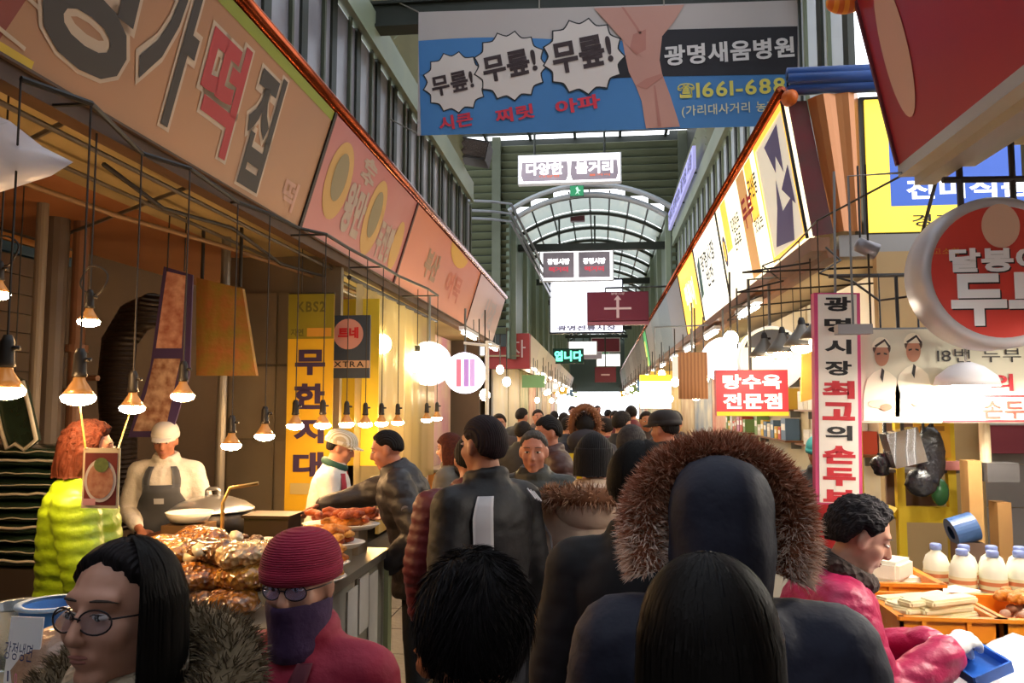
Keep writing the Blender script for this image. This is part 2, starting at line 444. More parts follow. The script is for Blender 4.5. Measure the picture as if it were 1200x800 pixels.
# ================================================================== SIGNS
W_ = lambda n, c, e=0.0, **k: mat(n, c, 0.55, emit=e, **k)
M_black = mat('black_print', '#1d1a1c', 0.6)
M_white = mat('white_print', '#f2f0ea', 0.6)
M_red = mat('red_print', '#c0202c', 0.6)
M_copper = mat('copper_tube', '#b0552f', 0.22, 0.85, var=('#7d3318', 6, 0.5))
M_frame = mat('dark_sign_frame', '#2a2725', 0.5, 0.3)
M_brown = mat('brown_trim', '#5f4128', 0.6, var=('#49311d', 4, 0.5))

def local(o, p):
    return Matrix.LocRotScale(o.location, o.rotation_euler, None).inverted() @ Vector(p)
def uv(o, px, py):
    """where the view line through a pixel meets the sign's own X-Z plane"""
    Mi = Matrix.LocRotScale(o.location, o.rotation_euler, None).inverted()
    a = Mi @ CPOS; d = (Mi.to_3x3() @ ray(px, py)); t = -a.y / d.y
    q = a + d * t
    return q.x, q.z
def glyph_px(o, ch, pts, m, bold, **k):
    u = [uv(o, *p) for p in pts]
    x0, x1 = min(a for a, b in u), max(a for a, b in u); z0, z1 = min(b for a, b in u), max(b for a, b in u)
    return letters(o, ch, (x0 + x1) / 2, (z0 + z1) / 2, x1 - x0, z1 - z0, m, bold, **k)

LA, LS = math.atan(0.25 / 0.82), 0.857           # lean and slant height of the left fascia
def fascia(side, ya, yb, label, face, edge=None, lean=LA, slant=LS, zb=2.96, xb=None, group=None, th=0.05):
    """a slanting shop sign panel above the stalls, along the passage, from y=ya to y=yb"""
    L = yb - ya
    if side == 'L':
        o = thing('fascia_sign', label, 'sign', (-2.1 if xb is None else xb, ya, zb), (lean, 0, R(90)), group)
    else:
        o = thing('fascia_sign', label, 'sign', (1.55 if xb is None else xb, yb, zb), (lean, 0, R(-90)), group)
    mb = MB(); mb.box((L / 2, th / 2, slant / 2), (L - 0.012, th, slant)); mb.build('panel', face, o)
    if edge:
        for x_ in (0.012, L - 0.012):
            mb = MB(); mb.box((x_, -0.004, slant / 2), (0.02, 0.02, slant)); mb.build('edge_strip', edge, o)
    return o
# --- left fascia
M_tan = mat('tan_vinyl', '#bd8556', 0.45, var=('#a97a58', 0.8, 0.5))
s1 = fascia('L', 0.9, 5.3, 'faded tan shop sign with black and red brush letters, above the snack stall', M_tan, M_frame)
M_dk = mat('brush_black', '#3b3430', 0.6); M_pale = mat('pale_outline', '#c9b39a', 0.6); M_brick = mat('brick_red', '#8c3a2c', 0.6)
M_tteok = mat('brush_red', '#b3363a', 0.6)
for ch, pts, m in (('명', [(60, -160), (150, -160), (108, 92), (150, 60)], M_dk), ('가', [(192, -30), (240, -30), (196, 150), (230, 60)], M_dk),
                   ('떡', [(248, 40), (296, 62), (262, 188)], M_tteok), ('집', [(304, 92), (340, 100), (292, 222)], M_dk)):
    u = [uv(s1, *p) for p in pts]
    x0, x1 = min(a for a, b in u), max(a for a, b in u); z0, z1 = min(b for a, b in u), min(0.84, max(b for a, b in u))
    letters(s1, ch, (x0 + x1) / 2, (z0 + z1) / 2, (x1 - x0) + 0.05, (z1 - z0) + 0.035, M_pale, 0.075, y=-0.003, name='lettering_outline', shear=-0.12)
    letters(s1, ch, (x0 + x1) / 2, (z0 + z1) / 2, x1 - x0, z1 - z0, m, 0.03, y=-0.006, shear=-0.12)
a = uv(s1, 0, 55); b = uv(s1, 30, 0)
flat(s1, [(a[0] - 0.5, 0.02), (a[0] - 0.02, 0.02), (a[0] + 0.22, 0.84), (a[0] - 0.5, 0.84)], M_brick, name='printed_brick_patch')
for k in range(5): flat(s1, [(a[0] - 0.5, 0.12 + k * 0.16), (a[0] + 0.1, 0.05 + k * 0.16), (a[0] + 0.1, 0.065 + k * 0.16), (a[0] - 0.5, 0.135 + k * 0.16)], M_pale, y=-0.006, name='printed_joint')
flat(s1, [(2.6, 0.79), (4.38, 0.79), (4.38, 0.856), (2.6, 0.856)], mat('lime_strip', '#8f9a2c', 0.5), name='printed_band')
flat(s1, [(1.4, 0.0), (1.75, 0.0), (1.75, 0.035), (1.4, 0.035)], mat('yellow_strip', '#d8b422', 0.5), name='printed_band')
letters(s1, '떡', 4.1, 0.16, 0.22, 0.2, mat('faded_pink', '#c99a84', 0.6), 0.03)
M_pinkred = mat('faded_red_vinyl', '#bb5f5c', 0.4, var=('#c07a74', 0.9, 0.5))
s2 = fascia('L', 5.3, 7.85, 'faded pinkish red shop sign printed with yellow ovals, next to the tan sign', M_pinkred, mat('maroon_frame', '#4a1c1c', 0.5))
M_oval = mat('oval_yellow', '#cda05a', 0.6); M_faded = mat('faded_letter', '#b7a08e', 0.6); M_greyp = mat('grey_food_print', '#93845f', 0.6)
for cx, cz, rx, rz in ((0.42, 0.47, 0.25, 0.3), (1.42, 0.42, 0.24, 0.34), (2.28, 0.34, 0.15, 0.25)):
    flat(s2, disc(cx, cz, rx, rz), M_oval, name='printed_oval')
    if rx > 0.2: flat(s2, disc(cx, cz + 0.03, rx * 0.55, rz * 0.62), M_greyp, y=-0.006, name='printed_dish')
letters(s2, '왕만', 0.92, 0.36, 0.5, 0.42, M_faded, 0.05); letters(s2, '두찐빵', 1.9, 0.3, 0.48, 0.36, M_faded, 0.04)
letters(s2, '손\n수', 0.98, 0.71, 0.36, 0.22, M_faded, 0.05)
M_orange = mat('orange_vinyl', '#d8835c', 0.4, var=('#cf7453', 0.6, 0.5))
s3 = fascia('L', 7.85, 12.2, 'faded orange shop sign with a yellow sun print, beyond the pinkish red sign', M_orange, mat('maroon_frame', '#4a1c1c'))
flat(s3, disc(2.55, 0.857, 0.62, 0.22, 24, math.pi, 2 * math.pi + 0.001), mat('sun_yellow', '#dca62c', 0.5), name='printed_sun')
M_fd3 = mat('faded_grey_letter', '#a8866c', 0.6)
letters(s3, '부산', 1.3, 0.42, 0.7, 0.34, M_fd3, 0.05); letters(s3, '어묵', 2.75, 0.38, 1.0, 0.36, mat('faded_rose_letter', '#c9705a', 0.6), 0.03)
s4 = fascia('L', 12.2, 15.4, 'pale pinkish white shop sign at the end of the left row', mat('pale_pink_vinyl', '#d3b3b6', 0.35, var=('#c9a09c', 0.5, 0.6)), None)
letters(s4, '시장', 1.8, 0.4, 1.4, 0.5, mat('pale_letter', '#c5b7bd', 0.6), 0.05)
# copper tubes on top of the fascia, and the brown beam beneath it
def tube_thing(name, label, cat, path, r, m, n=10):
    mb = MB(); mb.tube(path, r, n); return tag(mb.build(name, m, smooth=True), label, cat)
tube_thing('top_tube', 'glossy copper coloured tube along the top of the left shop signs', 'trim', [(-1.85, 0.8, 3.835), (-1.85, 15.45, 3.835)], 0.045, M_copper)
tube_thing('top_tube', 'thinner copper coloured tube behind the top edge of the left shop signs', 'trim', [(-1.93, 0.8, 3.89), (-1.93, 15.4, 3.89)], 0.04, M_copper)
mb = MB(); mb.box((-2.16, 8.1, 2.92), (0.09, 14.7, 0.085)); mb.box((-2.10, 8.1, 2.955), (0.02, 14.7, 0.012))
tag(mb.build('sign_beam', M_brown), 'brown wooden beam under the left shop signs', 'beam')
# --- right fascia (lit boxes)
RA, RS = math.atan(0.16 / 1.06), 1.075
M_litw = mat('lit_white_panel', '#fdf6dc', 0.4, emit=1.25, ecol='#fff3cf')
M_lity = mat('lit_yellow_panel', '#f2c24c', 0.4, emit=1.0, ecol='#ffc848')
M_litw2 = mat('lit_white_panel_cool', '#f4f2e6', 0.4, emit=1.15, ecol='#fffbe8')
M_prn = lambda n, c: mat(n, c, 0.6)
r1 = fascia('R', 6.05, 9.6, 'lit yellow and white fascia sign with purple print, first on the alley corner', M_litw, M_frame, RA, RS)
L = 3.55
flat(r1, [(2.45, 0.02), (L - 0.03, 0.02), (L - 0.03, 1.06), (2.45, 1.06)], mat('lit_pale_panel', '#d9d3c4', 0.5, emit=0.45, ecol='#efe6d0'), name='printed_field')
flat(r1, [(1.85, 0.02), (2.45, 0.02), (2.45, 1.06), (1.85, 1.06)], M_litw, y=-0.0035, name='printed_field')
for x0, x1 in ((1.9, 2.2), (0.35, 0.7)): flat(r1, [(x0, 0.5), (x1, 0.5), (x1, 1.06), (x0, 1.06)], M_lity, y=-0.004, name='printed_field')
for x0, x1 in ((1.45, 1.85),): flat(r1, [(x0, 0.02), (x1, 0.02), (x1, 1.06), (x0, 1.06)], mat('lit_tan_panel', '#d8a76a', 0.5, emit=0.5, ecol='#dba564'), name='printed_field')
M_purple = mat('purple_print', '#5b5486', 0.5, emit=0.12, ecol='#5b5486')
for poly in ([(2.6, 0.12), (3.2, 0.06), (3.36, 0.38), (3.02, 0.34), (2.98, 0.62), (2.86, 0.4)], [(2.8, 0.95), (3.3, 0.98), (3.25, 0.6), (3.1, 0.78), (3.02, 0.66)],
             [(3.1, 0.5), (3.42, 0.3), (3.4, 0.62)]): flat(r1, poly, M_purple, y=-0.008, name='printed_shape')
for poly in ([(2.42, 0.02), (2.47, 0.02), (2.47, 1.06), (2.42, 1.06)], [(L - 0.06, 0.02), (L - 0.01, 0.02), (L - 0.01, 1.06), (L - 0.06, 1.06)],
             [(2.42, 1.02), (L - 0.01, 1.02), (L - 0.01, 1.07), (2.42, 1.07)], [(2.42, 0.01), (L - 0.01, 0.01), (L - 0.01, 0.05), (2.42, 0.05)]):
    flat(r1, poly, M_lity, y=-0.01, name='printed_border')
letters(r1, '두부', 1.75, 0.66, 0.52, 0.3, M_red, 0.03, y=-0.008); letters(r1, '국산콩', 2.12, 0.8, 0.4, 0.2, M_black, 0.02, y=-0.008)
letters(r1, '직접만든\n손두부', 1.05, 0.6, 0.5, 0.36, M_black, 0.02, y=-0.008); letters(r1, '맛있는', 2.12, 0.45, 0.36, 0.14, M_black, 0.02, y=-0.008)
flat(r1, disc(0.22, 0.55, 0.12, 0.18), M_purple, y=-0.007, name='printed_shape'); flat(r1, disc(0.22, 0.55, 0.06, 0.12), M_lity, y=-0.009, name='printed_shape')
r2 = fascia('R', 9.6, 11.95, 'lit white fascia sign with small dark letters, second from the alley corner', M_litw2, M_frame, RA, RS)
letters(r2, '광명시장\n반찬', 1.2, 0.62, 1.3, 0.5, M_black, 0.02, y=-0.008); flat(r2, [(0.1, 0.3), (0.4, 0.35), (0.5, 0.9), (0.2, 0.8)], mat('teal_print', '#3f6a66', 0.5, emit=0.1), y=-0.008, name='printed_shape')
r3 = fascia('R', 11.95, 14.3, 'lit golden yellow fascia sign, third from the alley corner', M_lity, M_frame, RA, RS)
letters(r3, '떡볶이', 1.2, 0.55, 1.2, 0.45, M_litw, 0.04, y=-0.008)
cols = ['#8f8a86', '#7e8784', '#8a8f8a', '#a29a93', '#8b8580', '#9a938c', '#85807c', '#938a84', '#a5a09a', '#8e8782']
words = 'grey silver steel ashen dull'.split()
y = 14.3
for k in range(14):
    ln = 2.6 if k < 6 else 3.6
    if k == 4:
        o = fascia('R', y, y + 1.6, 'lit green and yellow fascia sign among the grey ones on the right', mat('lit_green_panel', '#59b56a', 0.5, emit=0.5, ecol='#58c070'), M_frame, RA, RS)
        flat(o, [(0.0, 0), (0.7, 0), (0.7, 0.8), (0, 0.8)], mat('lit_lime_panel', '#d9e07a', 0.5, emit=0.6), y=-0.006, name='printed_field'); y += 1.6; continue
    o = fascia('R', y, y + ln, 'grey corrugated fascia panel in the far right row', mat('fascia_grey_%d' % (k % 10), cols[k % 10], 0.5, bump=('X', 4, 0.6), emit=0.05), None, RA, RS, group='far right fascia panels')
    y += ln
tube_thing('top_tube', 'glossy copper coloured tube along the top of the lit right signs', 'trim', [(1.37, 6.0, 4.075), (1.37, 58, 4.075)], 0.04, M_copper)
tube_thing('top_tube', 'red copper lower tube just under the top of the lit right signs', 'trim', [(1.45, 6.0, 4.11), (1.45, 58, 4.11)], 0.035, M_copper)
mb = MB(); mb.box((1.62, 32, 2.90), (0.14, 52, 0.10)); mb.box((1.72, 32, 2.83), (0.1, 52, 0.06))
tag(mb.build('sign_beam', mat('wood_trim', '#8a5c3a', 0.45, var=('#70472b', 3, 0.5))), 'brown wooden beam under the lit right signs', 'beam')
# corner return: dark glass strip and copper sheet, then the yellow lightbox
mb = MB()
mb.add([(1.42, 6.02, 4.0), (1.56, 6.02, 4.0), (1.72, 6.0, 2.98), (1.57, 6.0, 2.96)], [(0, 1, 2, 3)])
cr = thing('corner_return', 'copper coloured mirror sheet closing the corner of the lit right signs', 'panel', (1.6, 6.0, 2.96))
def rel(mbx, c): mbx.v = [tuple(Vector(p) - Vector(c)) for p in mbx.v]; return mbx
rel(mb, (1.6, 6.0, 2.96)).build('dark_strip', mat('dark_glass_strip', '#54403c', 0.2, var=('#7a2a34', 1.2, 0.2)), cr)
mb = MB(); cols_ = []
for i in range(9):
    t = i / 8; yy = 6.0 - 0.10 * math.sin(t * math.pi) - 0.03 * math.sin(t * 9)
    cols_.append([(1.56 + t * 0.36, yy, 4.0 + 0.02 * t), (1.72 + t * 0.20, yy + 0.02, 2.98)])
for i in range(8): mb.add([cols_[i][0], cols_[i + 1][0], cols_[i + 1][1], cols_[i][1]], [(0, 1, 2, 3)])
rel(mb, (1.6, 6.0, 2.96)).build('copper_sheet', mat('copper_mirror', '#b87848', 0.25, 0.3, bump=('noise', 3, 0.3)), cr, smooth=True)
jm = thing('lightbox_sign', 'yellow lightbox sign with a blue panel and white letters, facing the alley', 'sign', (1.97, 6.0, 2.97))
mb = MB(); mb.box((0.65, 0.12, 0.51), (1.36, 0.2, 1.06)); mb.build('case', M_frame, jm)
mb = MB(); mb.box((0.65, 0.01, 0.51), (1.3, 0.02, 1.0)); mb.build('face', mat('lit_lemon', '#f5dc4c', 0.5, emit=0.75, ecol='#ffe04c'), jm)
flat(jm, [(0.16, 0.2), (1.3, 0.2), (1.3, 0.84), (0.16, 0.84)], mat('lit_blue', '#3c63c0', 0.5, emit=0.35, ecol='#3c63c0'), name='blue_field')
M_litl = mat('lit_letter_white', '#ffffff', 0.5, emit=0.9); 
flat(jm, disc(0.48, 0.60, 0.21, 0.13), M_litl, y=-0.006, name='printed_shape'); flat(jm, disc(0.48, 0.60, 0.18, 0.105), mat('lit_lemon', '#f5dc4c'), y=-0.008, name='printed_shape')
flat(jm, [(0.52, 0.50), (0.60, 0.52), (0.55, 0.41)], M_litl, y=-0.007, name='printed_shape')
letters(jm, '진미식품', 0.70, 0.32, 0.86, 0.15, M_litl, 0.035, y=-0.006)
letters(jm, '경기광명제', 0.70, 0.09, 0.8, 0.09, M_black, 0.01, y=-0.006)
mb = MB()
for k in range(3): mb.tube([(1.40, 5.93 - 0.03 * (k == 1), 4.06 + k * 0.055), (3.6, 5.93 - 0.03 * (k == 1), 4.06 + k * 0.055)], 0.05, 10)
tag(mb.build('rolled_awning', mat('blue_tarp', '#1f3f7a', 0.35, var=('#2c55a0', 3, 0.5)), smooth=True), 'rolled up blue awning above the yellow lightbox sign', 'awning')
mb = MB(); mb.ell((1.42, 5.95, 4.0), (0.06, 0.09, 0.06)); tag(mb.build('tube_end', mat('orange_tip', '#c8621c', 0.5), smooth=True), 'orange end cap under the rolled blue awning', 'cap')
mb = MB(); mb.box((2.9, 6.05, 2.88), (2.3, 0.14, 0.16)); tag(mb.build('alley_beam', mat('grey_beam', '#8d8a86', 0.5)), 'grey steel beam under the yellow lightbox sign', 'beam')
# --- near red fascia, top right
nr = fascia('R', 0.9, 4.25, 'red shop sign with a big white letter, hanging high beside the alley', mat('red_panel', '#a3262a', 0.3, var=('#8c2030', 0.6, 0.5)), mat('red_frame', '#5c1c20', 0.4), math.atan(0.18 / 0.9), 0.92)
u = [uv(nr, *p) for p in ((1040, -10), (1100, -10), (1100, 132), (1040, 100))]
flat(nr, disc(0.30, 0.52, 0.14, 0.36, 32), mat('blush_oval', '#c79a86', 0.5), y=-0.004, name='plain_oval')
u = uv(nr, 1145, 20); letters(nr, '두', 0.98, 0.93, 0.34, 0.66, mat('black_shadow', '#24181a', 0.5), 0.07, y=-0.005, name='lettering_shadow'); letters(nr, '두', 0.965, 0.94, 0.34, 0.66, mat('pale_grey_letter', '#c9c4c4', 0.5), 0.06, y=-0.008)
mb = MB(); mb.box((1.60, 2.55, 2.93), (0.10, 3.4, 0.06)); mb.box((1.68, 2.55, 2.88), (0.1, 3.4, 0.05)); mb.box((1.78, 2.55, 2.96), (0.3, 3.4, 0.03))
tag(mb.build('sign_beam', mat('aluminium_trim', '#b8b0a4', 0.35, 0.5)), 'pale aluminium ledge under the high red sign', 'beam')
mb = MB(); mb.ell((0, 0, 0), (0.10, 0.06, 0.06)); mb.ell((0.05, 0, 0.03), (0.09, 0.05, 0.06))
tag(mb.build('orange_tassel', mat('orange_cloth', '#e08a1e', 0.6, bands=('#c85a12', 'X', 6, 1.0)), smooth=True, loc=P(990, 3, 4.28)), 'small orange striped cloth tucked beside the high red sign', 'cloth')

# --- the knee banner
by = 7.62
A, B_, C_, D_ = [P(*p, by) for p in ((490, 13), (935, -1), (935, 146), (493, 158))]
bw = (B_.x - A.x); bn = thing('banner', 'printed cloth banner strung across the passage, with white burst bubbles and legs on blue', 'banner', (A.x, by, D_.z))
H0 = A.z - D_.z
def bz(x): return 0.0 + (C_.z - D_.z) * x / bw        # lower edge
def bu(px, py):
    q = P(px, py, by); return q.x - A.x, q.z - D_.z
mb = MB(); NX, NZ = 48, 12
def wav(x, z): return 0.012 * math.sin(x * 5.5 + 1.3 * math.sin(z * 3)) * (1 if 0.03 < x < bw - 0.03 else 0)
grid = {}
edge = [bu(*p) for p in ((490, 102), (560, 98), (620, 95), (700, 92), (760, 92))]
for i in range(NX + 1):
    for k in range(NZ + 1):
        x = bw * i / NX; z = bz(x) + (H0 + (B_.z - A.z - (C_.z - D_.z)) * x / bw) * k / NZ
        grid[i, k] = len(mb.v); mb.v.append((x, 0.02 + 0.0 * wav(x, z), z))
for i in range(NX):
    for k in range(NZ): mb.f.append((grid[i, k], grid[i + 1, k], grid[i + 1, k + 1], grid[i, k + 1])); mb.m.append(0)
mb.build('cloth', mat('banner_white', '#c3bab6', 0.7, var=('#b5aba8', 0.8, 0.6), bump=('noise', 2.0, 0.3)), bn)
M_bblue = mat('banner_blue', '#4a86c4', 0.7, var=('#3f78b4', 1.0, 0.6))
def wavy(pxs, y0s, steps=24):
    return [bu(px, py) for px, py in zip(pxs, y0s)]
top = [(490 + (935 - 490) * t, 47 - 3 * math.sin(t * 9) - 6 * t) for t in np.linspace(0, 1, 30)]
flat(bn, [bu(*p) for p in top] + [bu(935, 146), bu(493, 158)], M_bblue, y=0.016, name='blue_field')
flat(bn, [bu(*p) for p in ((780, 34), (935, 30), (935, 86), (775, 89), (715, 91), (735, 60))], mat('banner_black', '#221f26', 0.7), y=0.012, name='black_field')
M_skin_print = mat('skin_print', '#c9988a', 0.7, var=('#b98577', 1.0, 0.6))
flat(bn, [bu(*p) for p in ((696, 9), (733, 8), (752, 30), (762, 44), (770, 52), (752, 66), (738, 55), (722, 38))], M_skin_print, y=0.006, name='printed_arm')
flat(bn, [bu(*p) for p in ((728, 8), (802, 5), (790, 25), (776, 42), (773, 70), (776, 86), (785, 110), (794, 138), (797, 148), (780, 149), (757, 150), (755, 138), (752, 118), (745, 100), (737, 84), (733, 66), (728, 40))], M_skin_print, y=0.009, name='printed_legs')
flat(bn, [bu(*p) for p in ((742, 40), (757, 34), (757, 58), (746, 64), (738, 56))], mat('hand_print', '#b5796c', 0.7), y=0.004, name='printed_hand')
flat(bn, [bu(*p) for p in ((745, 100), (757, 92), (775, 86), (777, 90), (765, 98), (758, 104))], mat('hand_print', '#b5796c'), y=0.004, name='printed_knee_line')
flat(bn, [bu(*p) for p in ((766, 100), (768, 100), (775, 148), (771, 148))], mat('hand_print', '#b5796c'), y=0.004, name='printed_leg_line')
flat(bn, [bu(*p) for p in ((728, 8), (731, 8), (752, 38), (750, 40))], mat('hand_print', '#b5796c'), y=0.004, name='printed_arm_line')
M_bubble = mat('bubble_white', '#d9cfc9', 0.7)
for k, (cx, cy, rx, ry) in enumerate(((533, 96, 36, 37), (598, 77, 41, 42), (684, 66, 46, 46))):
    for s_, m, yy in ((1.0, M_black, 0.010 - k * 0.004), (0.955, M_bubble, 0.009 - k * 0.004)):
        pts = []
        nb = 13
        for i in range(nb * 6):
            a_ = 2 * math.pi * i / (nb * 6); ph = (i % 6) / 6
            rr = 0.86 + 0.14 * (abs(ph - 0.5) * 2) ** 1.6
            pts.append(bu(cx + rx * s_ * rr * math.cos(a_) * 1.08, cy - ry * s_ * rr * math.sin(a_)))
        flat(bn, pts, m, y=yy, name='speech_burst' if s_ < 1 else 'burst_outline')
M_bk2 = mat('banner_letter', '#3a2a2c', 0.7)
def bletters(body, px, py, wpx, hpx, m, bold, y, rot=0):
    c = bu(px, py); s_ = by / F
    return letters(bn, body, c[0], c[1], wpx * s_, hpx * s_, m, bold, y=y, rot=rot)
bletters('무릎!', 530, 97, 52, 26, M_bk2, 0.03, 0.003, R(10)); bletters('무릎!', 597, 76, 66, 33, M_bk2, 0.035, -0.001, R(10)); bletters('무릎!', 682, 63, 72, 40, M_bk2, 0.035, -0.006, R(9))
M_brr = mat('banner_red', '#d0354a', 0.7)
for t, px, py, wp in (('시큰', 534, 142, 42), ('찌릿', 603, 133, 48), ('아파', 677, 122, 54)): bletters(t, px, py, wp, 18, M_brr, 0.035, 0.003, R(8))
bletters('광명새움병원', 854, 60, 150, 25, mat('banner_pale', '#d8d3d2', 0.7), 0.03, 0.003, R(1.5))
bletters('1661-6889', 876, 102, 118, 19, mat('banner_lemon', '#d8cf62', 0.7), 0.025, 0.003, R(1))
bletters('☎', 804, 106, 20, 18, MATS['banner_lemon'], 0.02, 0.003)
bletters('(가리대사거리 농협 옆)', 866, 127, 132, 15, mat('banner_pale_lemon', '#d6d3ac', 0.7), 0.01, 0.003, R(1))
for (x, z, dx) in ((0, H0, -0.3), (0, 0.02, -0.3), (bw, B_.z - D_.z, -0.2), (bw * .33, H0 - 0.04, 0), (bw * .66, H0 - 0.09, 0)):
    mb = MB(); mb.tube([(x, 0.02, z), (x + dx, 0.06, z + 0.18)], 0.008, 5); mb.build('tie_cord', mat('cord', '#8a8478', 0.7), bn)

# --- boards hung in the vault
def board(name, label, x0, y0, x1, y1, Y, case, face, th=0.18, emit=None):
    a_ = P(x0, y1, Y); b_ = P(x1, y0, Y)
    o = thing(name, label, 'sign', (a_.x, Y, a_.z)); W, H = b_.x - a_.x, b_.z - a_.z
    m_ = MB(); m_.box((W / 2, th / 2, H / 2), (W, th, H)); m_.build('case', case, o)
    m_ = MB(); m_.box((W / 2, -0.004, H / 2), (W * 0.97, 0.012, H * 0.94)); m_.build('face', face, o)
    return o, W, H
M_wcase = mat('white_case', '#e2e2e4', 0.4)
M_lb = mat('lit_cool_white', '#ffffff', 0.5, emit=1.6)
M_lbd = mat('board_grey', '#8f848e', 0.5, emit=0.25, var=('#a89aa4', 2, 0.5))
o, W, H = board('hanging_board', 'lit white hanging board with two grey panels under the skylight', 607, 178, 728, 216, 17.0, M_wcase, M_lb)
for k, t in enumerate(('다양한', '볼거리')):
    cx = W * (0.26 + 0.48 * k)
    flat(o, [(cx - W * .21, H * .08), (cx + W * .21, H * .08), (cx + W * .23, H * .3), (cx + W * .22, H * .74), (cx - W * .22, H * .74), (cx - W * .23, H * .3)], M_lbd, y=-0.014, name='panel')
    letters(o, t, cx, H * 0.5, W * .36, H * .42, M_lb, 0.04, y=-0.02)
    letters(o, t, cx + W * .05, H * 0.24, W * .2, H * .08, mat('lit_coral', '#e0785c', 0.5, emit=0.4), 0.03, y=-0.02)
for x in (0.16, 0.84): mb = MB(); mb.tube([(W * x, 0.09, H), (W * x, 0.09, 8.70 - o.location.z)], 0.03, 6); mb.build('rod', M_dgreen, o)
mb = MB(); mb.box((W * .5, 0.09, H + 0.9), (0.5, 0.2, 0.14)); mb.build('junction_box', mat('maroon_box', '#5a2028', 0.5), o)
o, W, H = board('hanging_board', 'lit white hanging board with red and white print under the vault', 632, 287, 719, 330, 23.0, M_wcase, M_lb)
for k in range(2):
    cx = W * (0.26 + 0.48 * k)
    flat(o, [(cx - W * .21, H * .1), (cx + W * .21, H * .1), (cx + W * .21, H * .82), (cx - W * .21, H * .82)], M_lbd, y=-0.014, name='panel')
    letters(o, '광명시장', cx, H * 0.56, W * .30, H * .17, M_lb, 0.05, y=-0.02)
    letters(o, '먹거리', cx, H * 0.34, W * .26, H * .15, mat('lit_red', '#e05060', 0.5, emit=0.6), 0.05, y=-0.02)
for x in (0.27, 0.75): mb = MB(); mb.tube([(W * x, 0.09, H), (W * x, 0.09, 7.25 - o.location.z)], 0.03, 6); mb.build('rod', M_dgreen, o)
mb = MB(); mb.box((W * .52, 0.09, H + 0.85), (0.42, 0.2, 0.22)); mb.build('junction_box', mat('maroon_box', '#5a2028'), o)
o, W, H = board('screen', 'big bright white screen in a dark frame hung under the vault', 644, 326, 730, 391, 26.0, mat('screen_case', '#1c1c34', 0.4), mat('screen_white', '#ffffff', 0.4, emit=2.2, ecol='#eef0ff'), 0.25)
letters(o, '광명전통시장', W * .5, H * .1, W * .8, H * .1, mat('screen_dim', '#7d7890', 0.5, emit=0.4), 0.05, y=-0.02)
for x in (0.2, 0.8): mb = MB(); mb.tube([(W * x, 0.12, H), (W * x, 0.12, 7.1 - o.location.z)], 0.03, 6); mb.build('rod', M_dgreen, o)
o, W, H = board('direction_sign', 'dark red direction sign with a pale cross of arrows, on a wall arm', 688, 341, 760, 377, 18.0, mat('maroon_sign', '#5c1626', 0.4), mat('maroon_face', '#6a1a2c', 0.4, emit=0.05))
M_ps = mat('pale_sign_print', '#c9a9a4', 0.5, emit=0.1)
flat(o, [(W * .5 - .03, .08), (W * .5 + .03, .08), (W * .5 + .03, H * .8), (W * .5 - .03, H * .8)], M_ps, y=-0.014, name='arrow_stem')
flat(o, [(W * .28, H * .40), (W * .72, H * .40), (W * .72, H * .47), (W * .28, H * .47)], M_ps, y=-0.016, name='arrow_stem')
flat(o, [(W * .44, H * .72), (W * .56, H * .72), (W * .5, H * .88)], M_ps, y=-0.018, name='arrow_head')
letters(o, '광명시장', W * .5, H * .93, W * .22, H * .08, M_ps, 0.02, y=-0.014)
mb = MB(); mb.tube([(W * .3, .1, H + .1), (1.95 - o.location.x, .1, H + .12)], 0.025, 6); mb.tube([(W * .3, .1, H - .02), (W * .3, .1, H + .1)], 0.02, 6); mb.tube([(W * .8, .1, H - .02), (W * .8, .1, H + .1)], 0.02, 6); mb.build('arm', M_dgreen, o)
mb = MB(); mb.box((W / 2, 0.1, -0.03), (W, 0.2, 0.08)); mb.build('lower_strip', mat('rose_strip', '#a05a62', 0.5), o)
o, W, H = board('exit_sign', 'small green exit sign with a running figure under the lit board', 668, 217, 684, 230, 19.5, mat('green_case', '#123c28', 0.4), mat('green_face', '#2c8a5a', 0.4, emit=0.35))
flat(o, [(W * .35, H * .1), (W * .5, H * .45), (W * .4, H * .75), (W * .55, H * .9), (W * .65, H * .6), (W * .8, H * .5), (W * .6, H * .4), (W * .7, H * .1), (W * .55, H * .3)], mat('pale_green_print', '#bfe6cc', 0.5, emit=0.4), y=-0.014, name='figure')
mb = MB(); mb.tube([(W * .5, .09, H), (W * .5, .09, H + 0.3), (W * .5, .5, H + 0.32)], 0.02, 5); mb.build('rod', M_dgreen, o)
o, W, H = board('led_sign', 'dark sign with glowing green letters hung far down the passage', 648, 408, 684, 426, 33.0, mat('led_case', '#0f2a24', 0.5), mat('led_dark', '#14463c', 0.5, emit=0.1))
letters(o, '엽니다', W * .5, H * .5, W * .9, H * .7, mat('led_green', '#6cf0cc', 0.5, emit=2.0), 0.05, y=-0.02)
mb = MB(); mb.tube([(W * .5, .09, H), (W * .5, .09, 7.28 - o.location.z)], 0.03, 5); mb.build('rod', M_dgreen, o)
o, W, H = board('direction_sign', 'small dark red sign hung furthest down the passage', 697, 430, 722, 448, 36.0, mat('maroon_sign', '#5c1626'), mat('maroon_face', '#6a1a2c'))
flat(o, [(W * .3, H * .45), (W * .7, H * .45), (W * .7, H * .55), (W * .3, H * .55)], M_ps, y=-0.014, name='arrow_stem')
mb = MB(); mb.tube([(W * .5, .09, H), (W * .5, .09, 7.28 - o.location.z)], 0.03, 5); mb.build('rod', M_dgreen, o)
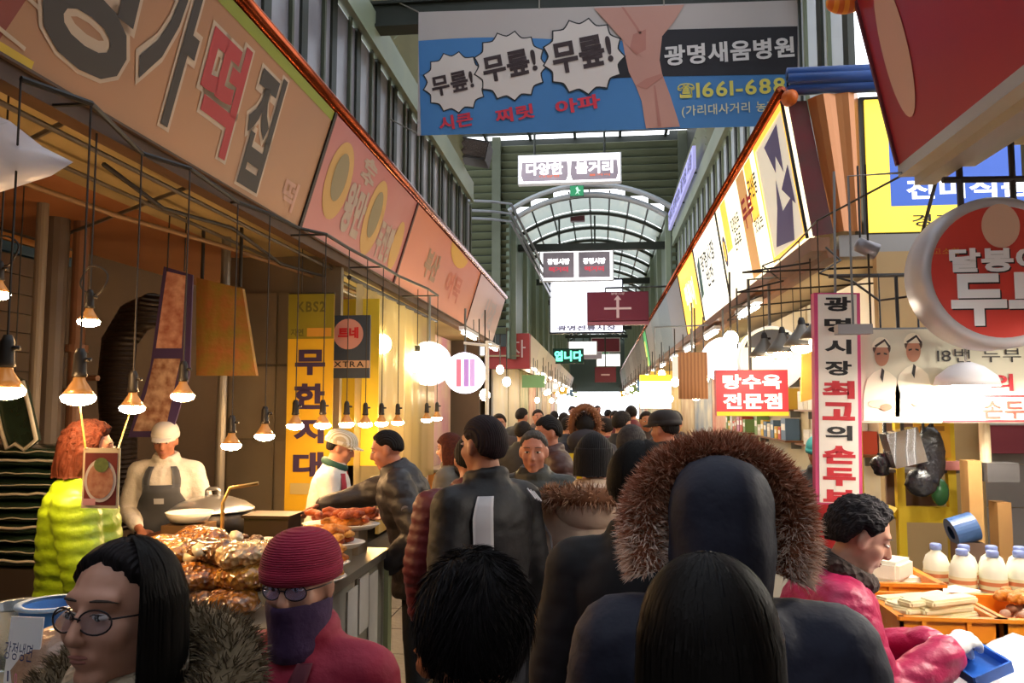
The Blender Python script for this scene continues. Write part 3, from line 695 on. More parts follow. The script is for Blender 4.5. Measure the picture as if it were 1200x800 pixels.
for k, (Y_, x_, z_, w_, h_, m_, lab) in enumerate(((40.0, -0.9, 4.2, 1.5, 0.7, M_lb, 'white lit board hung deep in the vault beyond the green letters'), (44.0, 0.3, 4.6, 1.6, 0.8, MATS['maroon_face'], 'maroon board hung deep in the vault'), (47.0, -0.6, 4.4, 1.4, 0.7, M_lbd, 'grey lit board hung deep in the vault'), (50.0, 0.5, 4.1, 1.5, 0.8, M_lb, 'white lit board hung deepest in the vault'), (53.0, -0.3, 5.0, 1.8, 0.6, MATS['green_face'], 'green board hung near the end wall'))):
    o = thing('hanging_board', lab, 'sign', (x_, Y_, z_)); mb = MB(); mb.box((0, 0, h_ / 2), (w_, 0.12, h_)); mb.build('case', M_wcase, o); mb = MB(); mb.box((0, -0.065, h_ / 2), (w_ * .94, 0.01, h_ * .9)); mb.build('face', m_, o)
    for x2 in (-0.4, 0.4): mb = MB(); mb.tube([(x2, 0, h_), (x2, 0, 7.25 - z_)], 0.03, 5); mb.build('rod', M_dgreen, o)
# LED strip boards on the right wall
lb = thing('led_board', 'long violet lit name board high on the right wall', 'sign', (1.70, 19.6, 6.0), (0, 0, R(-90)))
mb = MB(); mb.box((2.6, 0.03, 0.21), (5.2, 0.06, 0.42)); mb.build('case', mat('violet_lit', '#a9a8d8', 0.5, emit=0.55, ecol='#a6a4e0'), lb)
letters(lb, '가족과 함께하는 즐거운 시장', 2.6, 0.21, 5.0, 0.3, mat('violet_dark', '#6a6890', 0.5, emit=0.1), 0.04, y=-0.01)
for x_ in (0.4, 2.6, 4.8): mb = MB(); mb.tube([(x_, 0.05, 0.03), (x_, 0.118, 0.03)], 0.02, 6); mb.build('bracket', M_dgreen, lb)
# the red end sign of the far left row
js = thing('end_sign', 'red sign with a white letter on the end of the far left stall row', 'sign', (-2.95, 20.6, 2.66))
mb = MB(); mb.box((0.55, 0.2, 0.46), (1.12, 0.4, 0.92)); mb.build('panel', mat('tomato_red', '#b3342a', 0.5, var=('#a02c26', 1, 0.5)), js)
letters(js, '자', 0.80, 0.52, 0.42, 0.46, mat('pale_letter2', '#e3c7bd', 0.5), 0.0, y=-0.01)
# speakers / lamps on the left wall end
fl_ = thing('floodlight', 'small orange floodlight on a bracket at the end of the left upper wall', 'lamp', P(543, 240, 15.2))
mb = MB(); mb.ell((0, 0, -0.32), (0.14, 0.12, 0.10)); mb.build('lamp_head', mat('amber_glass', '#b8693a', 0.3, emit=0.15), fl_, smooth=True)
mb = MB(); mb.tube([(0.06, -0.62, 0.08), (0.02, 0, 0.06), (0.10, 0, -0.05), (0.02, 0, -0.28)], 0.025, 6); mb.build('bracket', M_dgreen, fl_)
sp = thing('wall_speaker', 'dark boxy loudspeaker under the banner, on the left upper wall', 'speaker', P(550, 178, 13.5))
mb = MB(); mb.box((0, 0, 0), (0.72, 0.5, 0.34), M=Matrix.Rotation(R(12), 3, 'Y')); mb.build('cabinet', mat('dark_speaker', '#2e2622', 0.6), sp)
mb = MB(); mb.box((0.03, -0.255, 0), (0.62, 0.01, 0.26), M=Matrix.Rotation(R(12), 3, 'Y')); mb.build('grille', mat('speaker_grille', '#4a3c34', 0.7, bump=('cell', 60, 0.5)), sp)
mb = MB(); mb.tube([(-0.3, 0, 0), (-0.42, 0.1, -0.1)], 0.03, 6); mb.build('bracket', M_dgreen, sp)
# ================================================================== LAMPS
BULB = 125.0 * LAMP
M_bulb = mat('warm_bulb_glass', '#fff2d8', 0.3, emit=BULB, ecol='#ffc98a')
M_bulbw = mat('white_bulb_glass', '#ffffff', 0.3, emit=BULB * 0.9, ecol='#fff0d4')
M_sock = mat('black_socket', '#1c1815', 0.5)
M_cord = mat('black_cord', '#2a2420', 0.6)
_b = MB(); _b.lathe([(0.050, 0.010), (0.056, 0.002), (0.051, -0.013), (0.03, -0.023), (0.008, -0.027)], 18)
_r = MB(); _r.lathe([(0.016, 0.085), (0.02, 0.06), (0.036, 0.034), (0.051, 0.011)], 18); REFL_ME = _r.mesh('reflector', mat('amber_reflector', '#8a6a48', 0.3, 0.5, emit=0.35, ecol='#e08838'), True)
BULB_ME = _b.mesh('bulb', M_bulb, True); _b2 = MB(); _b2.v, _b2.f, _b2.m = _b.v, _b.f, _b.m; BULBW_ME = _b2.mesh('bulb', M_bulbw, True)
_s = MB(); _s.lathe([(0.012, 0.17), (0.02, 0.15), (0.022, 0.09), (0.026, 0.075), (0.018, 0.07)], 12); _s.cyl((0.015, 0, 0.13), (0.04, 0, 0.13), 0.008, n=6); SOCK_ME = _s.mesh('socket', M_sock, True)
_h = MB(); _h.lathe([(0.022, 0.13), (0.03, 0.11), (0.075, 0.05), (0.10, 0.015), (0.097, 0.012), (0.07, 0.044), (0.026, 0.10), (0.018, 0.12)], 20, caps=False); SHADE_ME = _h.mesh('shade', mat('grey_enamel_shade', '#6a655e', 0.4, 0.4), True)
def pendant(px, py, Y, top=2.885, label='bare reflector bulb hanging on a black cord over the left stalls', group='bulbs over the left stalls', white=False, shade=False, s=1.0, drift=0.0, pos=None):
    p = pos or P(px, py, Y)
    o = thing('pendant_lamp', label, 'lamp', p, group=group)
    o.scale = (s, s, s)
    link('bulb', BULBW_ME if white else BULB_ME, o); link('socket', SOCK_ME, o); link('reflector', REFL_ME, o)
    if shade: link('shade', SHADE_ME, o)
    h = (top - p.z) / s
    mb = MB(); mb.tube([(0, 0, 0.16), (drift * 0.3, 0, h * 0.5), (drift, 0, h)], 0.004 / s, 5); mb.build('cord', M_cord, o)
    return o
for px, py, Y, s in ((6, 458, 2.55, 1.15), (92, 466, 2.8, 1.1), (155, 478, 3.4, 1), (214, 464, 3.65, 1), (271, 522, 4.3, 1), (310, 511, 4.6, 1.05),
                     (346, 499, 5.0, 1), (378, 498, 5.2, 1), (406, 497, 5.7, 1), (428, 497, 6.1, 1), (447, 496, 6.5, 1), (466, 495, 7.0, 1), (500, 492, 7.8, 1), (512, 490, 8.3, 1)):
    pendant(px, py, Y, s=s)
rail = [P(px, py, Y) for px, py, Y in ((6, 458, 2.55), (92, 466, 2.8), (155, 478, 3.4), (214, 464, 3.65), (271, 522, 4.3), (310, 511, 4.6), (346, 499, 5.0), (378, 498, 5.2), (406, 497, 5.7), (428, 497, 6.1), (447, 496, 6.5), (466, 495, 7.0), (500, 492, 7.8), (512, 490, 8.3))]
lr = thing('lamp_rail', 'thin dark rail under the left shop signs carrying the row of bulbs', 'rail', (-2.0, 5.0, 2.885))
mb = MB(); mb.tube([(q.x + 2.0, q.y - 5.0, 0) for q in rail], 0.012, 6); mb.build('rail', M_sock, lr)
for q in rail[1::3]: mb = MB(); mb.tube([(q.x + 2.0, q.y - 5.0, 0), (-0.16, q.y - 5.0, 0.0), (-0.16, q.y - 5.0, 0.02)], 0.008, 5); mb.build('bracket', M_sock, lr)
# lamps wound up on a coil of their own cord
for px, py, Y, lab in ((104, 377, 3.1, 'small reflector bulb hung high from a coil of cord by the dark pipes'), (-2, 345, 2.9, 'bulb hung from a coil of cord beside the brown board wall')):
    o = pendant(px, py, Y, 3.0, label=lab, group=None, s=0.8)
    mb = MB()
    mb.tube([(0.02 + 0.075 * math.cos(t), 0.01 * math.sin(3 * t), 0.22 + 0.075 * math.sin(t)) for t in np.linspace(0, 4 * math.pi, 40)], 0.005, 5); mb.build('cord_coil', M_cord, o)
# two glaring globe lamps further in
for px, py, Y, r, lab in ((447, 403, 7.6, 0.10, 'glaring round lamp in front of the yellow sheet'), (489, 424, 8.6, 0.12, 'glaring round lamp beside the lit disc signs')):
    p = P(px, py, Y); o = thing('globe_lamp', lab, 'lamp', p)
    mb = MB(); mb.ell((0, 0, 0), r); mb.build('globe', mat('glare_glass', '#fff6d0', 0.3, emit=26 * LAMP, ecol='#ffe9a8'), o, smooth=True)
    mb = MB(); mb.cyl((0, 0, r * 0.9), (0, 0, r + 0.06), 0.03); mb.build('socket', M_sock, o)
    mb = MB(); mb.tube([(0, 0, r + 0.05), (0, 0, 3.0 - p.z)], 0.005, 5); mb.build('cord', M_cord, o)

# ================================================================== LEFT STALLS
# wire rods under the soffit
for k, (a_, b_) in enumerate((((-2.2, 2.0, 2.90), (-4.2, 3.2, 2.93)), ((-2.2, 3.0, 2.9), (-4.2, 4.3, 2.93)), ((-2.2, 4.0, 2.9), (-4.2, 5.5, 2.93)), ((-2.25, 2.2, 2.86), (-2.25, 8.5, 2.86)), ((-2.6, 2.2, 2.88), (-2.6, 9.5, 2.88)))):
    mb = MB(); mb.tube([a_, b_], 0.012, 6)
    tag(mb.build('soffit_rod', mat('grey_rod', '#6a6258', 0.4, 0.5)), ['thin grey rod crossing the brown soffit of the left stalls', 'thin grey rod running lengthwise under the left soffit'][k > 2], 'rod', 'rods under the left soffit' if k < 3 else 'lengthwise rods under the left soffit')
mb = MB(); mb.tube([(-2.4, 2.3, 2.84), (-2.7, 3.0, 2.80), (-2.9, 3.6, 2.84), (-2.75, 4.2, 2.8), (-2.6, 5.2, 2.82), (-2.4, 6.5, 2.8), (-2.3, 8.0, 2.8)], 0.016, 6)
tag(mb.build('cable', mat('tan_cable', '#8a6a48', 0.6), smooth=True), 'thick tan cable looping along the left soffit', 'cable')
mb = MB(); mb.tube([(-2.3, 3.4, 2.84), (-2.35, 4.0, 2.78), (-2.3, 4.7, 2.83), (-2.35, 5.6, 2.76), (-2.3, 6.8, 2.82), (-2.3, 9, 2.8)], 0.012, 6)
tag(mb.build('cable', M_cord, smooth=True), 'black electric cable sagging along the left soffit', 'cable')
# white plastic sheet hung high on the left
mb = MB(); pts = [(-70, 150), (-20, 128), (12, 142), (50, 172), (86, 190), (60, 206), (10, 222), (-60, 245)]
c0 = P(0, 190, 2.6); ring = [P(px, py, 2.6) - c0 for px, py in pts]
nn = len(ring); ctr = Vector((0, -0.10, 0)); ctb = Vector((0, 0.06, 0))
vs = [ctr] + [v * 0.55 + Vector((0, -0.07 + 0.02 * math.sin(i * 2), 0)) for i, v in enumerate(ring)] + ring + [v * 0.55 + Vector((0, 0.05, 0)) for v in ring] + [ctb]
fs = [(0, 1 + i, 1 + (i + 1) % nn) for i in range(nn)]
for q in range(2): fs += [(1 + q * nn + i, 1 + (q + 1) * nn + i, 1 + (q + 1) * nn + (i + 1) % nn, 1 + q * nn + (i + 1) % nn) for i in range(nn)]
fs += [(1 + 3 * nn, 1 + 2 * nn + (i + 1) % nn, 1 + 2 * nn + i) for i in range(nn)]
mb.add(vs, fs)
pb = mb.build('plastic_bundle', sheet('white_polythene', '#eef2ff', 0.12, 0.45), loc=c0, smooth=True)
tag(pb, 'bundle of white translucent plastic sheeting hung under the left soffit', 'plastic bag')
# vertical pipes and duct
for px, Y, r, m, lab in ((60, 5.0, 0.085, mat('grey_pipe', '#6a6058', 0.5, var=('#55493f', 3, 0.6)), 'thick dull grey vertical pipe at the back of the left stall'),
                         (90, 5.1, 0.05, mat('rust_pipe', '#8a6248', 0.5, var=('#6d4a34', 4, 0.6)), 'thinner brown vertical pipe with a valve beside the grey pipe'),
                         (43, 4.6, 0.035, mat('grey_pipe2', '#83786a', 0.5), 'slim pale vertical pole before the thick grey pipe'),
                         (262, 5.6, 0.035, mat('steel_pole', '#8a857c', 0.4, 0.5), 'slim steel pole next to the metal clad partition')):
    p = P(px, 400, Y); mb = MB(); mb.tube([(p.x, Y, 0), (p.x, Y, 3.0)], r, 14)
    if px == 90:
        for z in (2.08, 1.78): mb.tube([(p.x, Y, z), (p.x, Y, z + 0.05)], r * 1.5, 14)
        mb.tube([(p.x, Y, 1.9), (p.x + 0.2, Y - 0.05, 1.9)], 0.02, 8)
    tag(mb.build('pipe', m, smooth=False), lab, 'pipe')
mb = MB(); path = [P(140, 520, 5.4), P(135, 450, 5.4), P(140, 400, 5.4), P(158, 372, 5.3), P(182, 362, 5.2)]
mb.tube([path[0] + Vector((0, 0, -0.6))] + path, 0.12, 14)
tag(mb.build('flexible_duct', mat('dark_duct', '#2e2520', 0.45, 0.4, bump=('Z', 9, 0.8)), smooth=True), 'dark ribbed flexible duct bending beside the food print banner', 'duct')
# hanging print banner with purple border (food photo) and the printed hood
def hang_panel(name, label, pix, Y, m, cat, th=0.012):
    c = P(*pix[0], Y); o = thing(name, label, cat, c)
    mb = MB(); mb.prism([((P(px, py, Y) - c).x, (P(px, py, Y) - c).z) for px, py in pix], 0, th); mb.build('sheet', m, o, fix=True)
    return o, c
M_meat = mat('meat_print', '#b06a58', 0.5, var=('#e0b09c', 14, 0.3))
o, c = hang_panel('food_banner', 'tilted hanging banner with a meat photo and purple border above the vendor', [(150, 512), (200, 512), (222, 440), (226, 322), (192, 312), (176, 430)], 4.9, mat('purple_border', '#4a3a66', 0.5), 'banner')
r_ = lambda pts, Y, y, m, n: flat(o, [((P(px, py, Y) - c).x, (P(px, py, Y) - c).z) for px, py in pts], m, y=y, name=n)
r_([(196, 318), (218, 323), (213, 408), (183, 408)], 4.9, -0.004, M_meat, 'printed_photo'); r_([(181, 420), (212, 420), (194, 505), (156, 505), (172, 460)], 4.9, -0.004, mat('meat_print_pale', '#d0b098', 0.5, var=('#8c5a44', 16, 0.3)), 'printed_photo')
for px in (196, 216): mb = MB(); q = P(px, 318, 4.9) - c; mb.tube([q, (q.x, 0.005, 3.0 - c.z)], 0.005, 5); mb.build('cord', M_cord, o)
o, c = hang_panel('printed_hood', 'brown and olive food print panel hung beside the steel pole', [(230, 440), (300, 440), (284, 338), (230, 325)], 5.3, mat('fried_print', '#a8683a', 0.5, var=('#8a7a30', 9, 0.35), bump=('noise', 12, 0.6)), 'panel', 0.04)
for px in (235, 280): mb = MB(); q = P(px, 335, 5.3) - c; mb.tube([(q.x, 0.02, q.z), (q.x, 0.02, 3.0 - c.z)], 0.012, 6); mb.build('hanger', M_sock, o)
# metal-clad partition
pt = MB(); a_ = P(272, 345, 6.4); b_ = P(392, 345, 6.4)
pt.box(((a_.x + b_.x) / 2, 6.45, 1.5), (b_.x - a_.x + 0.1, 0.06, 2.95)); wpart = struct(pt.build('wall_partition_left', mat('clad_steel', '#8f8574', 0.35, 0.35, var=('#7a705f', 1.5, 0.6))))
for k in range(4):
    for q in range(2): mb = MB(); mb.box((a_.x + 0.2 + q * 0.42, 6.40, 0.5 + k * 0.62), (0.40, 0.02, 0.60)); mb.build('clad_sheet', mat('clad_steel_%d' % ((k + q) % 3), ('#a0937c', '#918672', '#b0a288')[(k + q) % 3], 0.3, 0.35, var=('#80755f', 2, 0.6)), wpart)
# yellow banner
Y = 6.0; a_, b_ = P(333, 598, Y), P(392, 344, Y); yb = thing('vertical_banner', 'tall yellow banner with dark purple letters beside the vinyl curtain', 'banner', (a_.x, Y, a_.z)); W, H = b_.x - a_.x, b_.z - a_.z
mb = MB(); mb.box((W / 2, 0.004, H / 2), (W, 0.006, H)); mb.build('cloth', mat('banner_yellow', '#e0b41c', 0.55, var=('#d0a018', 1.5, 0.5)), yb)
flat(yb, [(0, H * .79), (W, H * .79), (W, H), (0, H)], mat('olive_film', '#8f8420', 0.4, var=('#7c7424', 3, 0.5)), name='olive_film')
M_pu = mat('deep_purple_print', '#35234a', 0.6)
letters(yb, 'KBS2', W * .5, H * .94, W * .62, H * .05, mat('olive_print', '#5c561c', 0.6), 0.03)
letters(yb, '자연', W * .2, H * .82, W * .28, H * .035, mat('olive_print', '#5c561c'), 0.03)
flat(yb, [(W * .42, H * .80), (W * .95, H * .80), (W * .95, H * .84), (W * .42, H * .84)], mat('faded_orange', '#c88f2c', 0.6), y=-0.006, name='printed_patch')
for k, ch in enumerate('무한지대'): letters(yb, ch, W * .5, H * (.68 - k * .157), W * .66, H * .118, M_pu, 0.045)
flat(yb, [(W * .12, H * .075), (W * .88, H * .075), (W * .88, H * .125), (W * .12, H * .125)], mat('pale_purple', '#b9a76a', 0.6), name='printed_patch')
mb = MB(); mb.tube([(0, 0.01, H), (W, 0.01, H)], 0.012, 6); mb.build('rod', M_sock, yb)
for x in (0.1, W - 0.1): mb = MB(); mb.tube([(x, 0.01, H), (x, 0.01, 3.0 - a_.z)], 0.004, 5); mb.build('cord', M_cord, yb)
# dark poster sign behind it
Y = 6.35; a_, b_ = P(389, 443, Y), P(434, 369, Y); ds = thing('poster_sign', 'dark blue poster with a pink disc and red letters behind the yellow banner', 'sign', (a_.x, Y, a_.z)); W, H = b_.x - a_.x, b_.z - a_.z
mb = MB(); mb.box((W / 2, 0.01, H / 2), (W, 0.02, H)); mb.build('board', mat('navy_poster', '#2c3a4c', 0.4, var=('#3a4a5c', 2, 0.5)), ds)
flat(ds, disc(W * .42, H * .70, W * .40, W * .40), mat('pink_disc', '#c9938a', 0.5), name='printed_disc'); letters(ds, '트네', W * .42, H * .72, W * .55, H * .18, M_red, 0.05, y=-0.006)
flat(ds, [(0, H * .16), (W, H * .16), (W, H * .28), (0, H * .28)], mat('buff_band', '#c0a184', 0.5), name='printed_band'); letters(ds, 'XTRA', W * .45, H * .22, W * .8, H * .09, M_black, 0.02, y=-0.006)
# yellow backing sheet and vinyl curtain
Y = 6.9; a_, b_ = P(388, 545, Y), P(445, 350, Y)
mb = MB(); mb.box(((a_.x + b_.x) / 2, Y, (a_.z + b_.z) / 2), (b_.x - a_.x, 0.02, b_.z - a_.z)); tag(mb.build('yellow_sheet', mat('bright_yellow_sheet', '#f0d43c', 0.5, var=('#e6c430', 1, 0.5))), 'bright yellow sheet hanging behind the dark blue poster', 'sheet')
mb = MB(); nX = 40
for i in range(nX + 1):
    y_ = 6.7 + 3.2 * i / nX; x_ = -2.12 + 0.02 * math.sin(i * 1.3) + 0.015 * math.sin(i * 2.9)
    mb.v += [(x_, y_, 0.85), (x_ + 0.01 * math.sin(i), y_, 2.78)]
mb.f = [(2 * i, 2 * i + 2, 2 * i + 3, 2 * i + 1) for i in range(nX)]; mb.m = [0] * nX
tag(mb.build('vinyl_curtain', sheet('cream_vinyl', '#e9d49a', 0.35, 0.5), smooth=True), 'cream translucent vinyl curtain closing the stall beyond the yellow banner', 'curtain')
mb = MB(); mb.tube([(-2.12, 6.5, 2.80), (-2.12, 10.1, 2.80)], 0.02, 8); tag(mb.build('curtain_rail', M_sock), 'dark rail holding the cream vinyl curtain', 'rail')
o = thing('added_tube_light', 'added white fluorescent tube brightening the stall behind the vinyl curtain', 'lamp', (-2.75, 8.3, 2.75))  # unseen tube added to brighten the curtain from behind
mb = MB(); mb.tube([(0, -0.6, 0), (0, 0.6, 0)], 0.02, 8); mb.build('tube', mat('tube_glass_warm', '#ffffff', 0.3, emit=26 * LAMP, ecol='#ffe9bc'), o, smooth=True); mb = MB(); mb.box((0, 0, 0.05), (0.08, 1.25, 0.05)); mb.build('housing', mat('tube_housing', '#d8d4cc', 0.5), o)
for yy in (-0.4, 0.4): mb = MB(); mb.tube([(0, yy, 0.06), (0, yy, 0.25)], 0.008, 5); mb.build('hanger', M_cord, o)
# lit disc signs
def disc_sign(px, py, Y, r, label, face, rim, stripes=None, rim_e=None):
    p = P(px, py, Y); o = thing('disc_sign', label, 'sign', p)
    Mx = Matrix.Rotation(R(90), 3, 'X')
    mb = MB(); mb.lathe([(r * 0.9, -0.06), (r, -0.06), (r, 0.06), (r * 0.9, 0.06)], 40, M=Mx); mb.build('rim', rim, o, smooth=False)
    mb = MB(); mb.lathe([(r * 0.93, -0.068), (r * 0.93, 0.068)], 40, M=Mx); mb.build('face', face, o)
    return o, p
M_dface = mat('disc_face', '#fbf4e0', 0.4, emit=2.6 * LAMP, ecol='#fff2cc'); M_drim = mat('disc_rim', '#e9e4ea', 0.4, emit=1.2)
o, p = disc_sign(503, 426, 9.2, 0.26, 'round white lit sign hung over the stalls past the vinyl curtain', M_dface, M_drim)
mb = MB(); mb.tube([(0, 0, .26), (0, 0, 3.0 - p.z)], 0.015, 6); mb.build('hanger', M_grey, o)
o, p = disc_sign(545, 437, 10.4, 0.27, 'round lit sign with pink and violet stripes past the white disc', mat('disc_face2', '#f4e4f4', 0.4, emit=1.3, ecol='#f2e2f8'), mat('disc_rim2', '#ffffff', 0.4, emit=3.0, ecol='#f4ecff'))
for x, c_ in ((-0.07, '#d8748c'), (0.03, '#b080c8'), (0.11, '#c8a0d8')):
    flat(o, [(x - .035, -.18), (x + .03, -.18), (x + .03, .18), (x - .035, .18)], mat('stripe_' + c_[1:], c_, 0.5, emit=0.7), y=-0.074, name='printed_stripe')
mb = MB(); mb.tube([(0, 0, .27), (0, 0, 3.0 - p.z)], 0.015, 6); mb.build('hanger', M_grey, o)
p = P(571, 398, 9.9); mb = MB(); mb.tube([(p.x, 9.9, 0.0), (p.x, 9.9, 2.52)], 0.025, 8); mb.tube([(p.x - 0.3, 9.9, 2.50), (p.x + 0.15, 9.9, 2.45)], 0.02, 6)
tag(mb.build('post', mat('white_post', '#e6e2e4', 0.4)), 'white post with a short arm past the striped round sign', 'post')

# ---- the snack table
M_tabletop = mat('steel_top', '#b8ad98', 0.3, 0.6, var=('#9a9080', 2, 0.5)); M_frameW = mat('pale_frame', '#b9b59c', 0.6, var=('#a09a80', 3, 0.6))
t = thing('snack_table', 'stall table piled with bagged snacks and fried food on the left', 'table', (-1.56, 3.48, 0))
mb = MB(); mb.box((0.09, 0, 0.93), (0.66, 1.56, 0.04)); mb.box((0.09, -0.77, 0.915), (0.66, 0.03, 0.06)); mb.build('tabletop', M_tabletop, t)
for sx in (-1, 1):
    for sy in (-1, 1): mb = MB(); mb.box((0.09 + sx * 0.29, sy * 0.73, 0.455), (0.06, 0.06, 0.91)); mb.build('leg', M_frameW, t)
for k in range(3):
    mb = MB(); mb.box((0.395, -0.5 + k * 0.5, 0.62), (0.012, 0.46, 0.56)); mb.build('side_panel', mat('side_panel_%d' % k, ('#a9a690', '#b9b4a4', '#8f8a78')[k], 0.7, var=('#8a8674', 3, 0.6)), t)
mb = MB(); mb.box((0.09, -0.72, 0.55), (0.5, 0.012, 0.7)); mb.build('end_panel', mat('dark_board', '#3a2c22', 0.8), t)
for y_, z_, h_ in ((0.18, 0.72, 0.3), (0.36, 0.76, 0.26), (0.52, 0.66, 0.42)):
    mb = MB(); mb.box((0.407, y_, z_), (0.006, 0.15, h_)); mb.build('taped_paper', mat('white_paper', '#d8d2c6', 0.8, var=('#c4bcae', 6, 0.6)), t)
mb = MB(); mb.box((0.41, 0.745, 0.47), (0.05, 0.07, 0.9)); mb.build('corner_post', mat('lime_post', '#a3a77a', 0.6), t)

# ---- snack bags
def bag_mesh(seed, w, d, h):
    rnd = random.Random(seed); mb = MB(); nu, nv = 20, 10; vs = []
    for i in range(nv + 1):
        a = math.pi * i / nv
        for j in range(nu):
            q = 2 * math.pi * j / nu
            ca, sa = math.cos(q), math.sin(q)
            ex = (abs(ca) ** 0.6) * (1 if ca > 0 else -1); ey = (abs(sa) ** 0.6) * (1 if sa > 0 else -1)
            rr = math.sin(a) ** 0.6
            x, y_, z = w / 2 * rr * ex, d / 2 * rr * ey, h / 2 * math.cos(a)
            nz = mnoise.noise(Vector((x * 14 + seed, y_ * 14, z * 14))) * 0.018 + mnoise.noise(Vector((x * 40, y_ * 40 + seed, z * 40))) * 0.008
            vs.append((x * (1 + nz * 3), y_ * (1 + nz * 3), z + nz * (1 if i < nv - 1 else 0.2)))
    fs = [(i * nu + j, (i + 1) * nu + j, (i + 1) * nu + (j + 1) % nu, i * nu + (j + 1) % nu) for i in range(nv) for j in range(nu)]
    mb.add(vs, fs); return mb
def bag_mat(n, c1, c2):
    return mat(n, c1, 0.22, var=(c2, 38, 0.35), bump=('cell', 45, 0.9), coat=0.9)
BM = [bag_mat('snack_gold', '#d09a3a', '#8a4a1c'), bag_mat('snack_amber', '#c07a28', '#5e3418'), bag_mat('snack_pale', '#dcc08a', '#a8703a'), bag_mat('snack_brown', '#8f6238', '#4c301c')]
BL = ['golden', 'amber', 'pale beige', 'dark brown']
bag_me = [bag_mesh(11 + k, 0.23, 0.20, 0.10).mesh('snack_bag', BM[k], True) for k in range(4)]
tie = MB(); tie.tube([(0.11, 0, 0.0), (0.15, 0.01, 0.02), (0.17, 0, 0.05)], [0.03, 0.012, 0.03], 8); tie_me = tie.mesh('bag_knot', mat('clear_film', '#d8c8a4', 0.15, coat=1.0), True)
rnd = random.Random(5); lay = [(0, 6), (1, 5), (2, 4)]
for lv, cnt in lay:
    for q in range(cnt):
        k = (lv * 2 + q * 3) % 4 if lv else (3 if q % 2 else 1)
        x = -1.68 + (q % 3) * 0.155 + rnd.uniform(-.03, .03) + lv * 0.02; y_ = 2.86 + (q // 3) * 0.24 + rnd.uniform(-.03, .03) + lv * 0.04
        o = link('snack_bag', bag_me[k], None, (x, y_, 1.005 + lv * 0.076), (rnd.uniform(-.15, .15), rnd.uniform(-.15, .15), rnd.uniform(-0.6, 0.6)))
        place = ['lying on the snack table', 'in the second layer of the snack pile', 'on top of the snack pile'][lv]
        tag(o, 'clear bag of %s crisp snacks %s' % (BL[k], place), 'bag', 'bagged snacks on the table'); link('bag_knot', tie_me, o)
# a few loose dark-seaweed trays between the pile and the fried food
for k, (x, y_, z, w_, d_) in enumerate(((-1.685, 3.42, 1.02, 0.22, 0.22), (-1.685, 3.66, 1.08, 0.22, 0.22))):
    o = thing('black_tray', ['low black tray of dark roasted snacks behind the bags', 'raised black tray of dark roasted snacks behind the bags'][k], 'tray', (x, y_, z - 0.07 - 0.06 * k))
    mb = MB(); mb.box((0, 0, 0.03), (w_, d_, 0.06)); mb.box((0, -d_ / 2, 0.08), (w_, 0.015, 0.1)); mb.box((-w_ / 2, 0, 0.08), (0.015, d_, 0.1)); mb.box((w_ / 2, 0, 0.08), (0.015, d_, 0.1)); mb.build('tray', mat('black_plastic', '#17120f', 0.35), o)
    mb = MB(); rr = random.Random(k)
    for i in range(60): mb.ell((rr.uniform(-w_ / 2 + .03, w_ / 2 - .03), rr.uniform(-d_ / 2 + .03, d_ / 2 - .03), 0.09 + rr.uniform(0, 0.05)), (0.025, 0.018, 0.014), 7, 5, M=Matrix.Rotation(rr.uniform(0, 6), 3, 'Z'))
    stuff(mb.build('roasted_snacks', mat('dark_roast', '#3a2418', 0.5, var=('#6a4020', 20, 0.5)), o, smooth=True))
# wire price-card holder
mb = MB(); mb.tube([(-1.62, 3.3, 0.95), (-1.62, 3.3, 1.30), (-1.60, 3.32, 1.36), (-1.48, 3.34, 1.38)], 0.008, 6)
tag(mb.build('wire_hook', mat('brass_wire', '#d0a860', 0.35, 0.6), smooth=True), 'bent yellowish wire hook standing behind the snack bags', 'hook')
# ---- fried food trays at the far end of the table
M_fry = [mat('fried_gold', '#d98a28', 0.45, var=('#b0601c', 25, 0.5), bump=('noise', 60, 0.6)), mat('fried_red', '#c05a1e', 0.45, var=('#8f3a14', 25, 0.5), bump=('noise', 60, 0.6)), mat('fried_pale', '#e0b060', 0.45, var=('#c88a3c', 25, 0.5), bump=('noise', 60, 0.6))]
fr_me = []
for k in range(3):
    mb = MB(); pth = [(-0.06, 0, 0), (-0.03, 0.008, 0.006), (0.0, 0.012, 0.004), (0.03, 0.006, 0.0), (0.06, -0.004, 0.004)]
    mb.tube([(x, y_ * (1 + k), z) for x, y_, z in pth], [0.012, 0.021, 0.018, 0.022, 0.011], 8); fr_me.append(mb.mesh('fried_roll', M_fry[k], True))
for k, (y_, z, lab) in enumerate(((3.60, 0.985, 'front'), (3.84, 1.035, 'middle'), (4.10, 1.085, 'rear'))):
    o = thing('food_tray', 'oval white tray of fried food, %s one of three steps' % lab, 'tray', (-1.36, y_, z - 0.01 - 0.0))
    mb = MB(); mb.lathe([(0.02, 0.0), (0.17, 0.0), (0.21, 0.025), (0.2, 0.028), (0.165, 0.008), (0.02, 0.008)], 28, M=Matrix.Diagonal((1.0, 0.62, 1))); mb.build('dish', mat('white_melamine', '#e6dfd2', 0.3), o, smooth=True)
    mb = MB(); mb.box((0, 0, (0.95 - o.location.z) / 2 - 0.0), (0.24, 0.16, max(0.01, o.location.z - 0.951))); mb.build('riser', mat('foil_riser', '#a89c86', 0.3, 0.5), o)
    for i in range(14 + 4 * k):
        c = link('fried_roll', fr_me[(i * 7 + k) % 3 if k < 2 else (1 if i % 3 else 0)], None, (-1.36 + rnd.uniform(-.13, .13), y_ + rnd.uniform(-.07, .07), z + 0.022 + (i % 3) * 0.022), (rnd.uniform(-.2, .2), rnd.uniform(-.2, .2), rnd.uniform(-0.7, 0.7)))
        tag(c, 'golden brown fried roll on the %s oval tray' % lab, 'fried food', 'fried rolls on the %s tray' % lab)
